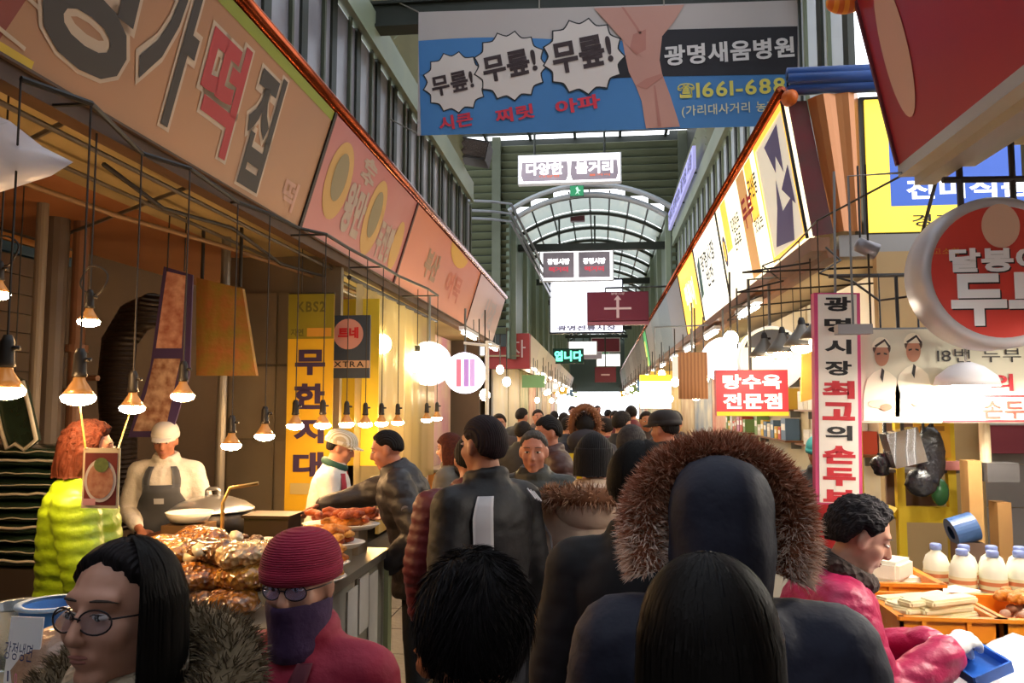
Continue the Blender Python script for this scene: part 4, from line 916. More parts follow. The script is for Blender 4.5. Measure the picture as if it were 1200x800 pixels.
o = thing('serving_plate', 'white plate of battered pieces at the corner of the snack table', 'plate', (-1.25, 3.42, 0.951))
mb = MB(); mb.lathe([(0.02, 0), (0.1, 0), (0.14, 0.02), (0.135, 0.024), (0.1, 0.006), (0.02, 0.006)], 24); mb.build('dish', MATS['white_melamine'], o, smooth=True)
for i in range(5):
    c = link('fried_roll', fr_me[2], None, (-1.25 + rnd.uniform(-.06, .06), 3.42 + rnd.uniform(-.05, .05), 0.985 + (i % 2) * .012), (0, 0, rnd.uniform(0, 3))); tag(c, 'pale battered piece on the corner plate', 'fried food', 'battered pieces on the corner plate')
# paper cup
mb = MB(); mb.lathe([(0.026, 0), (0.036, 0.09), (0.039, 0.092), (0.035, 0.088), (0.025, 0.006)], 18); tag(mb.build('paper_cup', mat('cup_white', '#f0eade', 0.6), loc=(-1.70, 3.95, 0.951), smooth=True), 'white paper cup on the snack table near the red apron vendor', 'cup')
mb = MB(); mb.box((0, 0, 0.09), (0.24, 0.18, 0.18)); mb.box((0, 0, 0.185), (0.26, 0.2, 0.015)); tag(mb.build('steel_box', mat('dark_bin', '#3c2c22', 0.4, 0.3), loc=(-1.74, 4.12, 0.951)), 'dark lidded box on the snack table before the red apron vendor', 'box')
# ---- cauldron on its stove
p = P(249, 598, 4.75); o = thing('cauldron', 'black cauldron with a domed aluminium lid behind the snack table', 'cauldron', (p.x, 4.75, 0.78))
mb = MB(); mb.lathe([(0.05, 0), (0.17, 0.05), (0.24, 0.16), (0.245, 0.29), (0.225, 0.29), (0.21, 0.16), (0.05, 0.03)], 30); mb.build('pot', mat('black_iron', '#1a1614', 0.4, 0.5), o, smooth=True)
mb = MB(); mb.lathe([(0.252, 0.292), (0.25, 0.30), (0.20, 0.335), (0.12, 0.365), (0.05, 0.378), (0.01, 0.38)], 36); ld = mb.build('lid', mat('aluminium_lid', '#b9bcc0', 0.28, 0.85), o, smooth=True)
mb = MB(); mb.tube([(-0.04, 0, 0.375), (-0.04, 0, 0.41), (-0.025, 0, 0.42), (0.025, 0, 0.42), (0.04, 0, 0.41), (0.04, 0, 0.375)], 0.012, 8); mb.build('lid_handle', MATS['aluminium_lid'], ld, smooth=True)
mb = MB(); mb.box((p.x, 4.75, 0.40), (0.5, 0.6, 0.76)); tag(mb.build('stove', mat('stove_iron', '#241d19', 0.6)), 'dark iron stove box under the cauldron', 'stove')
p = P(222, 606, 4.3); o = thing('bowl_stack', 'white basin on a wooden box beside the cauldron', 'basin', (p.x, 4.3, 0.0))
mb = MB(); mb.lathe([(0.05, 1.06), (0.10, 1.07), (0.13, 1.12), (0.125, 1.12), (0.09, 1.08)], 24); mb.build('basin', MATS['white_melamine'], o, smooth=True)
mb = MB(); mb.box((0, 0, 0.53), (0.22, 0.2, 1.05)); mb.build('wooden_box', mat('box_wood', '#7a5a34', 0.7, var=('#5e4326', 3, 0.5)), o)
# ---- dark seaweed packs on the left shelf
p = Vector((-3.27, 4.42, 1.1))
mb = MB(); mb.box((p.x, 4.45, 0.40), (0.76, 0.5, 0.8)); tag(mb.build('shelf_unit', mat('dark_shelf', '#3c3128', 0.7)), 'dark low shelf unit under the stacked seaweed packs', 'shelf')
M_sea = mat('dark_green_pack', '#1c2a22', 0.25, var=('#2c4434', 6, 0.5), coat=0.6); M_wv = mat('white_seal_edge', '#d8d2c0', 0.4)
for k in range(11):
    z = 0.80 + k * 0.062; o = thing('seaweed_pack', 'flat dark green foil pack with a wavy white edge in the tall stack', 'pack', (p.x + rnd.uniform(-.02, .02), 4.42, z), (0, 0, rnd.uniform(-.05, .05)), 'seaweed packs in the tall stack')
    mb = bag_mesh(40 + k, 0.74, 0.46, 0.07); mb.v = [(a, b, c + 0.032) for a, b, c in mb.v]; mb.build('pack_body', M_sea, o, smooth=True)
    mb = MB(); mb.tube([(-0.36 + 0.72 * i / 24, -0.235, 0.035 + 0.010 * mnoise.noise(Vector((i * 0.35, k * 3.1, 0))) + (0.012 if k % 3 == 0 else 0)) for i in range(25)], 0.0035 if k % 3 else 0.008, 5); mb.build('sealed_edge', M_wv, o, smooth=True)
o = thing('hanging_pack', 'dark green foil sheet with a wavy white edge hung over the seaweed stack', 'pack', P(15, 440, 4.2))
cpos = P(15, 440, 4.2)
pts = [(-30, 445), (12, 438), (28, 446), (44, 515), (30, 526), (5, 530), (-10, 470)]
mb = MB(); mb.prism([((P(a, b, 4.2) - cpos).x, (P(a, b, 4.2) - cpos).z) for a, b in pts], 0, 0.03); mb.build('foil_sheet', M_sea, o, fix=True)
mb = MB(); rim = [(12, 440), (-4, 470), (2, 500), (10, 525), (20, 521), (30, 526), (44, 514), (36, 480), (28, 446)]
mb.tube([(P(a, b, 4.2) - cpos) + Vector((0, -0.012, 0.006 * math.sin(i * 2))) for i, (a, b) in enumerate(rim)], 0.012, 6); mb.build('wavy_edge', M_wv, o, smooth=True)
mb = MB(); mb.tube([(0, 0.015, 0), (0, 0.015, 3.0 - cpos.z)], 0.004, 5); mb.build('cord', M_cord, o)
# ---- hanging photo card
Y = 2.62; a_, b_ = P(95, 595, Y), P(141, 525, Y); o = thing('photo_card', 'hanging card with a photo of a noodle bowl, held by two strings coloured as lit yellow by the lamps', 'card', (a_.x, Y, a_.z)); W, H = b_.x - a_.x, b_.z - a_.z
mb = MB(); mb.box((W / 2, 0.002, H / 2), (W, 0.004, H)); mb.build('card', mat('card_cream', '#e8d8b0', 0.5), o)
flat(o, [(W * .06, H * .05), (W * .94, H * .05), (W * .94, H * .92), (W * .06, H * .92)], mat('card_red', '#8c3a34', 0.5, var=('#6a2a28', 12, 0.5)), y=-0.001, name='printed_field')
flat(o, disc(W * .5, H * .46, W * .43, H * .36), mat('bowl_print', '#d8cfc8', 0.5), y=-0.002, name='printed_bowl'); flat(o, disc(W * .5, H * .46, W * .36, H * .30), mat('noodle_print', '#a5624a', 0.5, var=('#c99a7c', 40, 0.4)), y=-0.003, name='printed_noodles')
flat(o, disc(W * .52, H * .72, W * .2, H * .12), mat('herb_print', '#5a6a3a', 0.5, var=('#7a8a4a', 60, 0.4)), y=-0.004, name='printed_herbs')
flat(o, [(W * .06, H * .05), (W * .4, H * .05), (W * .4, H * .16), (W * .06, H * .16)], mat('pink_tag', '#d8a0a4', 0.5), y=-0.005, name='printed_tag')
for x in (W * .06, W * .94): mb = MB(); e_ = (P(92, 462, 2.8) if x < W * .5 else P(155, 474, 3.4)) - Vector((a_.x, Y, a_.z)); mb.tube([(x, 0, H * .98), e_], [0.0035, 0.003], 5); mb.build('string', mat('lamplit_yellow_string', '#e0b040', 0.5), o)  # yellow lamplight on the strings is put into their colour
# ---- near-left table: price card, blue basin
t = thing('near_table', 'low stall table with a price card and blue basin beside the passage', 'table', (-1.75, 1.85, 0))
mb = MB(); mb.box((0, 0, 0.985), (1.0, 0.9, 0.03)); mb.build('tabletop', mat('pale_table', '#c8b8a0', 0.5, var=('#b0a088', 3, 0.5)), t)
for sx in (-1, 1):
    for sy in (-1, 1): mb = MB(); mb.box((sx * 0.45, sy * 0.4, 0.485), (0.05, 0.05, 0.97)); mb.build('leg', M_frameW, t)
Y = 1.72; a_, b_ = P(4, 800, Y), P(46, 725, Y); o = thing('price_card', 'white handwritten price card on the near left table', 'card', (a_.x, Y, 1.001)); W, H = b_.x - a_.x, b_.z - 1.001
mb = MB(); mb.box((W / 2, 0.004, H / 2), (W, 0.004, H), M=Matrix.Rotation(R(-6), 3, 'X')); mb.build('card', mat('card_white', '#f3f3f6', 0.5), o)
letters(o, '강정냉면', W * .52, H * .70, W * .85, H * .17, mat('blue_ink', '#2c3c70', 0.6), 0.0, y=-0.012, rot=R(-6)); letters(o, '1', W * .2, H * .46, W * .05, H * .10, mat('blue_ink', '#2c3c70'), 0, y=-0.008); letters(o, '2', W * .2, H * .30, W * .09, H * .10, mat('blue_ink', '#2c3c70'), 0, y=-0.004)
letters(o, '0000', W * .6, H * .44, W * .4, H * .10, mat('pink_ink', '#e07ab0', 0.6), 0, y=-0.008); letters(o, '0000', W * .55, H * .28, W * .4, H * .10, mat('pink_ink', '#e07ab0'), 0, y=-0.004)
o = thing('blue_basin', 'blue plastic basin with a pale rim on the near left table', 'basin', (-1.47, 2.04, 1.0)); o.scale = (0.64, 0.64, 0.95)
mb = MB(); mb.lathe([(0.06, 0), (0.10, 0.0), (0.13, 0.19), (0.115, 0.192), (0.095, 0.02), (0.02, 0.015)], 28); mb.build('basin', mat('blue_plastic', '#3a7cc8', 0.4), o, smooth=True)
mb = MB(); mb.lathe([(0.122, 0.188), (0.145, 0.192), (0.145, 0.2), (0.118, 0.2)], 28, caps=False); mb.build('rim', mat('pale_blue_rim', '#a8cdf0', 0.4), o, smooth=True)
mb = MB(); mb.ell((0, 0, 0), (0.12, 0.10, 0.10)); mb.ell((0.03, 0.0, 0.09), (0.05, 0.04, 0.05)); tag(mb.build('goods_bag', mat('tan_bag', '#b08c74', 0.35, bump=('noise', 20, 0.8), coat=0.5), loc=(-1.27, 1.80, 1.10), smooth=True), 'tan plastic bag of goods beside the price card', 'bag')
mb = MB(); mb.lathe([(0.06, 0), (0.075, 0.16), (0.08, 0.165), (0.07, 0.16), (0.055, 0.01)], 20); tag(mb.build('glass_tumbler', mat('clear_tumbler', '#c8d4dc', 0.08, trans=0.8), loc=(-1.62, 2.1, 1.001), smooth=True), 'clear tumbler standing behind the blue basin', 'cup')
# ================================================================== RIGHT STALLS
wsh = MB(); wsh.box((3.05, 5.85, 1.4), (2.2, 0.08, 2.8)); wall_shop = struct(wsh.build('wall_shop_right', mat('cream_plaster', '#b89a6c', 0.75, var=('#a3865a', 1.3, 0.6))))
tl = MB(); tl.box((0, 0, 0), (0.285, 0.015, 0.285)); tlm = tl.mesh('wall_tile', mat('grey_tile', '#8f8a88', 0.3, var=('#7d7876', 2, 0.5)))
for i in range(5):
    for k in range(8): link('wall_tile', tlm, wall_shop, (2.75 + i * 0.29, 5.80, 0.3 + k * 0.29))
# --- vertical sign
Y = 4.38; a_, b_ = P(956, 590, Y), P(1007, 342, Y)
vs_ = thing('vertical_sign', 'tall white vertical sign with a pink edge and black and red letters', 'sign', (a_.x, Y, a_.z), (0, R(1.2), 0)); W, H = b_.x - a_.x - 0.02, b_.z - a_.z
mb = MB(); mb.box((W / 2, 0.03, H / 2), (W, 0.06, H)); mb.build('case', mat('pink_edge', '#d0447c', 0.5), vs_)
mb = MB(); mb.box((W / 2, -0.002, H / 2), (W * .84, 0.008, H * .985)); mb.build('face', mat('sign_white', '#efe6da', 0.5), vs_)
for k, (ch, red) in enumerate((('광', 0), ('명', 0), ('시', 0), ('장', 0), ('최', 1), ('고', 1), ('의', 0), ('손', 1), ('두', 1), ('부', 1))):
    z = H * (0.945 - k * 0.098 - (0.004 * k))
    letters(vs_, ch, W * .5, z, W * (.70 if red else .58), H * (.085 if red else .07), M_red if red else M_black, 0.055 if red else 0.04, y=-0.008)
mb = MB(); mb.tube([(W * .5, 0.03, H), (W * .5, 0.03, 2.99 - a_.z)], 0.007, 6); mb.build('hanger', M_grey, vs_)
# --- chef banner
Y = 4.46; a_, b_ = P(1008, 495, Y), P(1320, 383, Y)
cbn = thing('printed_banner', 'wide pale banner with a photo of two cooks and red letters under the round sign', 'banner', (a_.x, Y, a_.z)); W, H = b_.x - a_.x, b_.z - a_.z
S = Y / F
mb = MB(); mb.box((W / 2, 0.006, H / 2), (W, 0.01, H)); mb.build('cloth', mat('banner_sage', '#cfcab0', 0.55, var=('#dcd8c4', 0.8, 0.5)), cbn)
M_coat = mat('print_white_coat', '#efe6cc', 0.6); M_face = mat('print_skin', '#b98266', 0.6); M_dkp = mat('print_dark', '#2e2a28', 0.6)
def cq(px, py): q = P(px, py, Y); return (q.x - a_.x, q.z - a_.z)
for dx in (0, 37):
    q = lambda pts, m, y_, n: flat(cbn, [cq(px + dx, py - dx * 0.13) for px, py in pts], m, y=y_, name=n)
    dq = lambda cx, cy, rx, ry, m, y_, n, a0=0, a1=2 * math.pi: q([(cx + rx * math.cos(a0 + (a1 - a0) * i / 20), cy - ry * math.sin(a0 + (a1 - a0) * i / 20)) for i in range(20 if a1 > 6 else 21)], m, y_, n)
    q([(1012, 493), (1012, 462), (1016, 444), (1024, 436), (1032, 432), (1042, 436), (1050, 443), (1055, 462), (1054, 493)], M_coat, -0.003, 'printed_coat')
    dq(1033, 416, 8.5, 13, M_face, -0.005, 'printed_face'); dq(1033, 408, 10.5, 10, mat('print_hair', '#4a3a30', 0.6), -0.004, 'printed_hair')
    dq(1032, 407, 10.5, 12, M_coat, -0.007, 'printed_cap', 0, math.pi); q([(1024, 405), (1036, 397), (1043, 406), (1041, 408), (1036, 400), (1026, 407)], M_dkp, -0.009, 'printed_cap_band')
    q([(1033, 431), (1036, 434), (1034, 448), (1031, 442)], M_dkp, -0.006, 'printed_collar'); q([(1027, 414), (1031, 413), (1031, 415), (1027, 416)], M_dkp, -0.008, 'printed_eye'); q([(1035, 413), (1039, 414), (1039, 416), (1035, 415)], M_dkp, -0.008, 'printed_eye')
    dq(1032, 473, 15, 5, mat('print_coat_shade', '#dccfae', 0.6), -0.006, 'printed_sleeve'); dq(1038, 477, 7, 4, M_face, -0.008, 'printed_hands')
flat(cbn, [cq(1105, 464), cq(1320, 464), cq(1320, 494), cq(1105, 494)], mat('pale_box', '#f2ead8', 0.6), y=-0.002, name='printed_box')
for p0, p1 in (((1104, 463), (1320, 465)), ((1104, 492), (1320, 494))): flat(cbn, [cq(p0[0], p0[1]), cq(p1[0], p0[1]), cq(p1[0], p1[1]), cq(p0[0], p1[1])], M_red, y=-0.004, name='printed_line')
def cl(t_, px, py, w_, h_, m, b=0.0): c = cq(px, py); return letters(cbn, t_, c[0], c[1], w_ * S, h_ * S, m, b, y=-0.008)
cl('18번 두부가게', 1170, 416, 130, 16, M_dkp, 0.0); cl('두부의 삽', 1165, 448, 120, 19, M_red, 0.03); cl('광명시장', 1130, 473, 34, 8, M_dkp); cl('최고의', 1130, 486, 26, 8, M_dkp); cl('손두부', 1188, 480, 66, 20, mat('coral_letter', '#c8483c', 0.6), 0.02)
mb = MB(); mb.tube([(0, 0.02, H), (W, 0.02, H)], 0.012, 6); mb.build('rod', M_grey, cbn)
for x in (0.08, W - 0.1): mb = MB(); mb.tube([(x, 0.02, H), (x, 0.02, 3.04 - a_.z)], 0.006, 5); mb.build('cord', M_cord, cbn)
# --- hanging round sign
Y = 4.0; p = P(1161, 322, Y); r = 0.36
rs = thing('round_sign', 'round red hanging sign with a thick silver rim and white letters', 'sign', p); Mx = Matrix.Rotation(R(90), 3, 'X')
mb = MB(); mb.lathe([(r * .86, -0.10), (r * .93, -0.115), (r, -0.08), (r * 1.005, 0.0), (r, 0.10), (r * .9, 0.12), (0.02, 0.12)], 56, M=Mx.inverted(), caps=False); 
mb.v = [(x, y_, z) for x, y_, z in mb.v]; mb.build('rim', mat('silver_rim', '#b4b0b4', 0.45, 0.25), rs, smooth=True)
mb = MB(); mb.prism(disc(0, 0, r * .875, r * .875, 56), -0.1005, -0.08); mb.build('face', mat('sign_red', '#c23a30', 0.35), rs)
flat(rs, disc(-0.005 + 0.01, 0.215, 0.085, 0.105, 32), mat('blush_oval2', '#d0a890', 0.5), y=-0.106, name='plain_oval')
for t_, x, z, w_, h_ in (('달봉이', -0.02, 0.055, 0.42, 0.115), ('두부', 0.02, -0.13, 0.50, 0.25)):
    letters(rs, t_, x + 0.006, z - 0.006, w_, h_, M_black, 0.05, y=-0.103, name='lettering_shadow'); letters(rs, t_, x, z, w_, h_, mat('sign_letter_white', '#e6e4e6', 0.5), 0.045, y=-0.106)
letters(rs, '고소한', -0.24, 0.10, 0.12, 0.03, mat('ochre_letter', '#d09030', 0.5), 0.0, y=-0.105)
for x in (-0.12, 0.12): mb = MB(); mb.tube([(x, 0, r * .94), (x, 0, 3.05 - p.z)], 0.014, 6); mb.build('hanger', mat('dark_iron', '#3a332e', 0.5, 0.4), rs)
mb = MB(); mb.tube([(-0.2, 0, r + 0.11), (0.4, 0, r + 0.10)], 0.016, 6); mb.build('crossbar', mat('dark_iron', '#3a332e'), rs)
# --- red sign and lit discs under the right fascia
Y = 7.2; a_, b_ = P(840, 487, Y), P(923, 433, Y); o = thing('box_sign', 'red box sign with two rows of white letters and a yellow strip', 'sign', (a_.x, Y, a_.z)); W, H = b_.x - a_.x, b_.z - a_.z
mb = MB(); mb.box((W / 2, 0.06, H / 2), (W, 0.12, H)); mb.build('case', mat('red_box', '#c2303c', 0.5, emit=0.12), o)
flat(o, [(0, 0), (W, 0), (W, H * .09), (0, H * .09)], mat('strip_yellow', '#f0b428', 0.5, emit=0.4), name='yellow_strip')
M_wl = mat('white_lit_letter', '#fff4ee', 0.5, emit=0.5)
letters(o, '탕수육', W * .5, H * .74, W * .82, H * .32, M_wl, 0.04); letters(o, '전문점', W * .5, H * .32, W * .82, H * .34, M_wl, 0.04)
mb = MB(); mb.tube([(W * .5, 0.06, H), (W * .5, 0.06, 2.84 - a_.z), (1.66 - a_.x, 0.06, 2.86 - a_.z)], 0.015, 6); mb.build('hanger', M_grey, o)
o, p = disc_sign(903, 420, 7.6, 0.30, 'round sign with a grey top and pale lit face above the red box sign', mat('disc_face3', '#f4ecc8', 0.4, emit=1.1, ecol='#fff4c8'), mat('disc_rim3', '#f0eee8', 0.4, emit=0.5))
flat(o, disc(0, 0.04, 0.26, 0.23, 24, 0.15, math.pi - 0.15), mat('slate_print', '#8b9298', 0.4), y=-0.074, name='printed_arc'); letters(o, '미소', 0, 0.02, 0.3, 0.08, M_black, 0.0, y=-0.076)
mb = MB(); mb.tube([(0, 0, .3), (0, 0, 2.86 - p.z)], 0.014, 6); mb.build('hanger', M_grey, o)
o, p = disc_sign(848, 421, 9.6, 0.26, 'round bluish white lit sign behind the grey topped round sign', mat('disc_face4', '#f2f0ff', 0.4, emit=2.4, ecol='#eef0ff'), M_drim)
mb = MB(); mb.tube([(0, 0, .26), (0, 0, 2.86 - p.z)], 0.014, 6); mb.build('hanger', M_grey, o)
Y = 11.5; a_, b_ = P(751, 478, Y), P(786, 439, Y); o = thing('light_box', 'glaring white and yellow light box over the far right stalls', 'sign', (a_.x, Y, a_.z)); W, H = b_.x - a_.x, b_.z - a_.z
mb = MB(); mb.box((W / 2, 0.1, H * .4), (W, 0.2, H * .8)); mb.build('lit_box', mat('glare_box', '#fffbe8', 0.4, emit=5 * LAMP, ecol='#fff6d0'), o); mb = MB(); mb.box((W / 2, 0.1, H * .9), (W * 1.02, 0.22, H * .2)); mb.build('yellow_header', mat('header_yellow', '#f4d43a', 0.4, emit=0.9), o)
mb = MB(); mb.tube([(W * .5, 0.1, H), (W * .5, 0.1, 2.84 - a_.z), (1.66 - a_.x, 0.1, 2.86 - a_.z)], 0.014, 6); mb.build('hanger', M_grey, o)
mb = MB(); q = P(812, 440, 9.0); mb.box((0, 0, 0), (0.32, 0.03, 0.52)); o = tag(mb.build('hung_board', mat('brown_hung', '#a8764e', 0.5, bands=('#8c5c3a', 'X', 8, 1)), loc=q), 'brown hanging board between the light box and the red box sign', 'board')
mb = MB(); mb.tube([(0, 0, 0.25), (0, 0, 2.86 - q.z)], 0.01, 5); mb.build('hanger', M_grey, o)
mb = MB(); q = P(950, 425, 6.3); mb.prism([(-0.08, -0.3), (0.07, -0.26), (0.10, 0.24), (-0.06, 0.26)], 0, 0.02); o = tag(mb.build('orange_cloth', mat('orange_drape', '#d98a3a', 0.6, var=('#e8b040', 3, 0.5)), loc=q, fix=True), 'orange cloth hung between the lamps and the tall vertical sign', 'cloth')
mb = MB(); mb.tube([(0.02, 0.01, 0.24), (0.02, 0.01, 2.95 - q.z)], 0.006, 5); mb.build('cord', M_cord, o)
# --- shaded lamps on the right
for px, py, Y, lab in ((896, 420, 6.6, 'grey shaded lamp over the red box sign, first of the row'), (917, 415, 6.3, 'grey shaded lamp over the red box sign, beside the first'), (940, 408, 5.6, 'grey shaded lamp over the orange cloth'), (962, 400, 5.0, 'white rimmed shaded lamp beside the tall vertical sign'), (931, 416, 8.0, 'shaded lamp hung behind the others over the red box sign')):
    pendant(px, py, Y, 2.85, lab, None, True, True, 1.25 if Y < 7 else 1.0)
mb = MB(); mb.tube([Vector((P(931, 416, 8.0).x, 8.0, 2.85))] + [Vector((P(px, 415, Y).x, Y, 2.85)) for px, Y in ((896, 6.6), (917, 6.3), (940, 5.6), (962, 5.0))] + [Vector((1.6, 4.3, 2.93))], 0.006, 6); tag(mb.build('lamp_rail', M_sock), 'thin dark rail carrying the grey shaded lamps on the right', 'rail')
q = P(1133, 452, 4.30); o = thing('dome_lamp', 'wide white dome lamp shining before the pale cook banner', 'lamp', q)
mb = MB(); mb.lathe([(0.03, 0.12), (0.08, 0.10), (0.14, 0.05), (0.155, 0.0), (0.15, 0.0), (0.135, 0.045), (0.03, 0.1)], 28, caps=False); mb.build('shade', mat('white_enamel', '#e9e6ea', 0.35), o, smooth=True)
mb = MB(); mb.ell((0, 0, 0.02), (0.07, 0.07, 0.06)); mb.build('bulb', mat('stall_bulb', '#ffffff', 0.3, emit=150 * LAMP, ecol='#fff6e6'), o, smooth=True); mb = MB(); mb.tube([(0, 0, 0.11), (0, 0, 3.04 - q.z)], 0.006, 5); mb.build('cord', M_cord, o)
for k, (x, y_, z) in enumerate(((1.45, 2.35, 2.0), (1.85, 2.2, 2.0), (2.40, 3.6, 2.05))):
    q = Vector((x, y_, z)); o = thing('dome_lamp', ['white dome lamp over the sheet covered table', 'second white dome lamp over the sheet covered table', 'white dome lamp over the tofu trays'][k], 'lamp', q)
    mb = MB(); mb.lathe([(0.03, 0.12), (0.08, 0.10), (0.14, 0.05), (0.155, 0.0), (0.15, 0.0), (0.135, 0.045), (0.03, 0.1)], 28, caps=False); mb.build('shade', MATS['white_enamel'], o, smooth=True)
    mb = MB(); mb.ell((0, 0, 0.02), (0.07, 0.07, 0.06)); mb.build('bulb', MATS['stall_bulb'], o, smooth=True); mb = MB(); mb.tube([(0, 0, 0.11), (0, 0, 3.04 - q.z)], 0.006, 5); mb.build('cord', M_cord, o)
q = P(1000, 386, 4.2); o = thing('floodlight', 'grey bar floodlight hung before the tall vertical sign', 'lamp', q)
mb = MB(); mb.box((0, 0, 0), (0.17, 0.07, 0.05)); mb.build('housing', mat('grey_housing', '#8a868a', 0.4, 0.4), o); mb = MB(); mb.tube([(0, 0, 0.02), (0, 0, 2.9 - q.z), (1.58 - q.x, 0, 2.91 - q.z)], 0.006, 6); mb.build('stem', M_grey, o)
q = P(1015, 290, 4.5); o = thing('camera_spot', 'small grey spotlight tilted under the yellow lightbox sign', 'lamp', q)
mb = MB(); mb.lathe([(0.02, -0.06), (0.04, -0.05), (0.045, 0.06), (0.03, 0.06)], 16, M=Matrix.Rotation(R(115), 3, 'Y')); mb.build('lamp_body', mat('grey_housing', '#8a868a'), o, smooth=True); mb = MB(); mb.tube([(0, 0, 0.02), (-0.03, 0, 0.06), (-0.03, 0.0, 3.04 - q.z)], 0.006, 6); mb.build('stem', M_sock, o)
mb = MB(); mb.tube([P(968, 290, 5.2), P(985, 305, 5.1), P(960, 320, 5.0), P(1000, 330, 4.9), P(1030, 352, 4.8), P(1060, 348, 4.7), P(1090, 340, 4.6)], 0.007, 6); tag(mb.build('cable', M_cord, smooth=True), 'tangled black cable hung behind the tall vertical sign', 'cable')
for k in range(4):
    mb = MB(); mb.tube([(1.6, 6.2 + k * 0.9, 2.80), (1.1 + 0.1 * k, 6.25 + k * 0.9, 2.74 - 0.03 * k), (2.4, 6.3 + k * .9, 2.78)], 0.008, 5); tag(mb.build('wire', M_cord), 'thin dark wire strung under the lit right signs', 'wire', 'wires under the lit right signs')

# ================================================================== TOFU SHOP
M_or = mat('orange_tray', '#f0941e', 0.4, var=('#e0780f', 4, 0.5)); M_teal = mat('teal_cloth', '#2c5a5c', 0.6)
tb_ = thing('display_table', 'tofu display table with a teal edge and grey front panels', 'table', (1.85, 3.75, 0))
mb = MB(); mb.box((0, 0, 0.80), (1.7, 1.1, 0.04)); mb.build('tabletop', M_grey, tb_)
mb = MB(); mb.box((0, -0.56, 0.78), (1.72, 0.02, 0.09)); mb.build('teal_edge', M_teal, tb_)
for k in range(3): mb = MB(); mb.box((-0.565 + k * 0.565, -0.55, 0.38), (0.555, 0.02, 0.70)); mb.build('front_panel', mat('grey_panel', '#8a837c', 0.5, var=('#77706a', 2, 0.5)), tb_)
for sx in (-1, 1): mb = MB(); mb.box((sx * 0.83, 0, 0.39), (0.03, 1.08, 0.78)); mb.build('side_panel', mat('grey_panel', '#8a837c'), tb_)
def crate(label, x0, x1, y0, y1, z, h, t=0.012):
    o = thing('orange_crate', label, 'crate', ((x0 + x1) / 2, (y0 + y1) / 2, z)); w_, d_ = x1 - x0, y1 - y0
    mb = MB(); mb.box((0, 0, 0.005), (w_, d_, 0.01))
    for sx in (-1, 1): mb.box((sx * (w_ / 2 - t / 2), 0, h / 2), (t, d_, h))
    for sy in (-1, 1): mb.box((0, sy * (d_ / 2 - t / 2), h / 2), (w_, t, h))
    for sy in (-1, 1): mb.box((0, sy * d_ / 2, h), (w_ + 0.02, 0.03, 0.014))
    for sx in (-1, 1): mb.box((sx * w_ / 2, 0, h), (0.03, d_ + 0.02, 0.014))
    mb.build('crate_shell', M_or, o)
    for i in range(int(w_ / 0.16)): mb = MB(); mb.box((-w_ / 2 + 0.08 + i * 0.16, -d_ / 2 - 0.006, h / 2), (0.016, 0.016, h * 0.9)); mb.build('rib', M_or, o)
    return o
crate('long orange plastic crate of tofu slabs along the table front', 1.12, 1.47, 3.22, 3.62, 0.822, 0.095)
crate('orange plastic crate of chestnuts at the table front', 1.49, 2.25, 3.22, 3.62, 0.822, 0.095)
crate('smaller orange crate behind the tofu slabs beside the pink jacket', 1.16, 1.46, 3.68, 4.05, 0.822, 0.12)
M_tofu = mat('tofu', '#f2e8c4', 0.5, var=('#e8d8a4', 5, 0.5), bump=('noise', 40, 0.2))
def rbox(w_, d_, h_, b=0.012):
    bm = bmesh.new(); bmesh.ops.create_cube(bm, size=1); bmesh.ops.scale(bm, vec=(w_, d_, h_), verts=bm.verts); bmesh.ops.bevel(bm, geom=bm.edges[:], offset=b, segments=2, affect='EDGES')
    me = bpy.data.meshes.new('block'); bm.to_mesh(me); bm.free(); return me
tf = rbox(0.24, 0.075, 0.028, 0.008); tf.materials.append(M_tofu)
rnd = random.Random(3)
for k in range(26):
    o = link('tofu_slab', tf, None, (1.25 + (k % 2) * 0.09 + rnd.uniform(-.02, .02), 3.345 + ((k // 2) % 4) * 0.055, 0.86 + (k // 8) * 0.031 + (k % 2) * 0.004), (rnd.uniform(-.06, .06), rnd.uniform(-.04, .04), R(26) + rnd.uniform(-.1, .1)))
    tag(o, 'pale yellow tofu slab laid aslant in the long orange crate', 'tofu', 'tofu slabs in the long orange crate')
tf2 = rbox(0.20, 0.15, 0.09, 0.015); tf2.materials.append(mat('tofu_white', '#f7f0dc', 0.45))
for k, (x, y_, z) in enumerate(((1.24, 3.80, 0.885), (1.36, 3.93, 0.885), (1.54, 3.75, 0.867), (1.30, 3.86, 0.977), (1.42, 4.15, 0.867), (1.20, 4.16, 0.867))):
    tag(link('tofu_block', tf2, None, (x, y_, z), (0, 0, 0.3 * k)), 'thick white tofu block beside the small orange crate', 'tofu', 'white tofu blocks at the back')
# jugs of soy milk
jug = MB(); jug.lathe([(0.045, 0), (0.055, 0.01), (0.057, 0.14), (0.045, 0.175), (0.022, 0.195), (0.022, 0.205)], 18); jme = jug.mesh('jug_body', mat('milk_plastic', '#f2f0d8', 0.35), True)
cp = MB(); cp.lathe([(0.026, 0.203), (0.026, 0.228), (0.02, 0.232)], 14); cme = cp.mesh('cap', mat('blue_cap', '#7f8fc8', 0.4), True)
lbm = MB(); lbm.lathe([(0.0585, 0.05), (0.0585, 0.11)], 18, caps=False); lme = lbm.mesh('jug_label', mat('jug_print', '#e8d8a8', 0.5, bands=('#d07848', 'Z', 9, 0)), True)
for k, (x, y_) in enumerate(((1.66, 3.96), (1.78, 3.93), (1.72, 4.08), (1.84, 4.07), (1.90, 3.94), (1.60, 4.10), (1.96, 4.06))):
    o = thing('soy_milk_jug', 'white plastic jug with a blue cap and orange print on the tofu table', 'bottle', (x, y_, 0.821), group='white jugs on the tofu table'); link('jug_body', jme, o); link('cap', cme, o); link('jug_label', lme, o)
